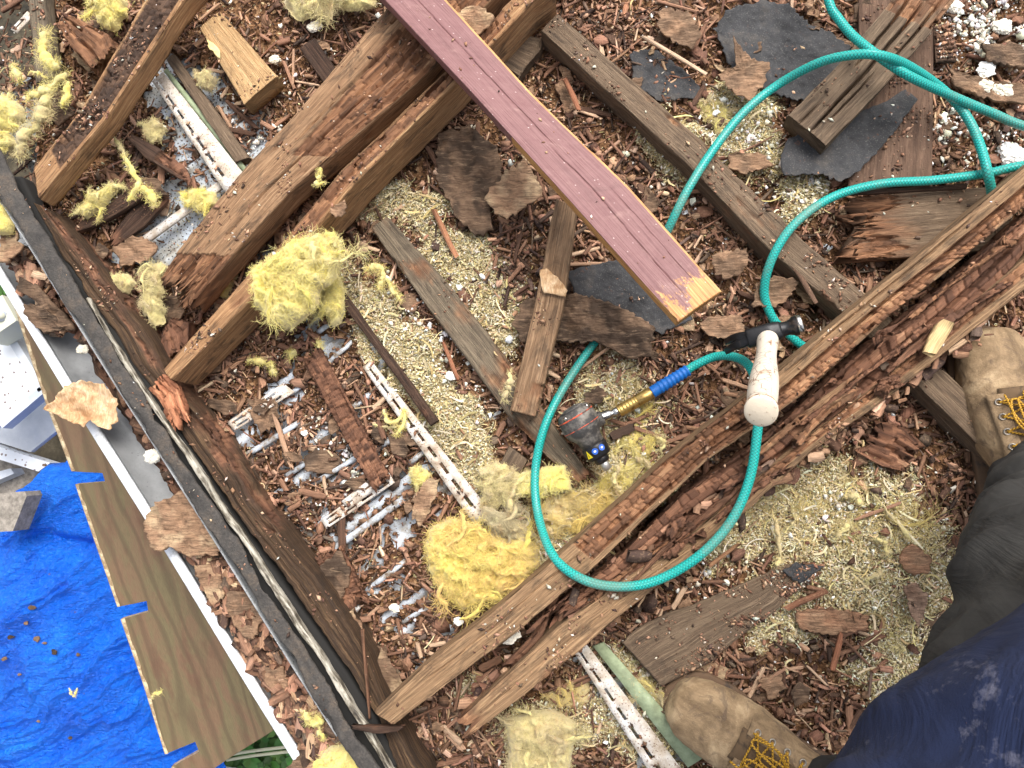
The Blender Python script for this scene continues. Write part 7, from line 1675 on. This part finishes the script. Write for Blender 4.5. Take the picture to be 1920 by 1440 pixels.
    fo = link('tongue', mesh_np('tongue', np.array(g), grid_faces(14, 9), smooth=True), m_lining, o); so = fo.modifiers.new('t', 'SOLIDIFY'); so.thickness = .002
    ey = {}
    for i_, x_ in enumerate([.088, .066, .044, .022]):
        for sg in (-1, 1):
            c_ = surf(x_, sg * .0285, .0062); ey[i_, sg] = c_
            ring = [(c_ + Vector((math.cos(q) * .0042, math.sin(q) * .0042, math.sin(q) * -.3 * sg * .0042))) for q in np.linspace(0, 2 * np.pi, 16)]
            V, F, U = tube_np([tuple(p) for p in ring], .0013, 8, False); link('eyelet', mesh_np('eyelet', V, F, uv=U, smooth=True), m_eye, o)
    def lace(pts, r_=.0016):
        V, F, U = tube_np(catmull([tuple(p) for p in pts], 8), r_, 8); link('lace', mesh_np('lace', V, F, uv=U, smooth=True), m_lace, o)
    up3 = Vector((0, 0, .004))
    lace([ey[0, -1], surf(.090, -.012, .009), surf(.090, .012, .009), ey[0, 1]])
    for i_ in range(3):
        for sg in (-1, 1):
            a_, b2 = ey[i_, sg], ey[i_ + 1, -sg]; mid_ = surf((a_.x + b2.x) / 2, 0, .011 + .002 * (sg > 0)); lace([a_, a_.lerp(mid_, .5) + up3 * .6, mid_, b2.lerp(mid_, .5) + up3 * .6, b2])
    rg2 = random.Random(seed)
    kn = surf(.030, 0, .014)
    for sg in (-1, 1):
        lace([ey[3, sg], kn.lerp(ey[3, sg], .5) + up3, kn])
        # bow loops flop forward over the laces
        for w_ in (.018, .030):
            tip = surf(.078 + rg2.uniform(-.012, .015), sg * w_ * .5 + rg2.uniform(-.006, .006), .017)
            lace([kn, kn.lerp(tip, .5) + Vector((0, sg * w_ * .55, .010)), tip + Vector((.004, sg * .004, .002)), tip + Vector((.004, -sg * .006, .004)), kn.lerp(tip, .5) + Vector((0, -sg * .003, .014)), kn + Vector((0, 0, .003))])
        e_ = surf(.10 + rg2.uniform(-.02, .01), sg * rg2.uniform(.02, .034), .012); lace([kn, kn.lerp(e_, .5) + Vector((0, sg * .012, .012)), e_])
    return o
def me_verts(me):
    a = np.zeros(len(me.vertices) * 3); me.vertices.foreach_get('co', a); return a.reshape(-1, 3)
boot(1256, 1300, 1500, 1446, .018, 1)
boot(1846, 613, 1886, 860, .018, 2)

# ------------------------------------------------------------------ labels shared by look-alikes: tell them apart by their order in the picture
from collections import defaultdict
by = defaultdict(list)
for o in list(COL.objects):
    if 'label' in o.keys() and 'category' in o.keys(): by[o['label']].append(o)
ORD = {2: ['left one', 'right one'], 3: ['leftmost', 'middle one', 'rightmost'], 4: ['leftmost', 'second from left', 'third from left', 'rightmost'], 5: ['leftmost', 'second from left', 'middle one', 'fourth from left', 'rightmost']}
def first_x(o):
    if o.type == 'MESH' and o.matrix_world.translation.length < 1e-6 and o.location.length < 1e-6: return o.data.vertices[0].co.x
    return o.location.x
for lab, l in by.items():
    if len(l) > 1:
        l.sort(key=first_x); names = ORD.get(len(l)) or ['number %d from left' % (i + 1) for i in range(len(l))]
        for o, nm in zip(l, names):
            o['label'] = lab + ', ' + nm
            if len(o['label'].split()) > 16: o['label'] = o['label'].replace(' of rot', '').replace(' dull', '').replace('mid length ', '').replace('second from left', 'middle left')
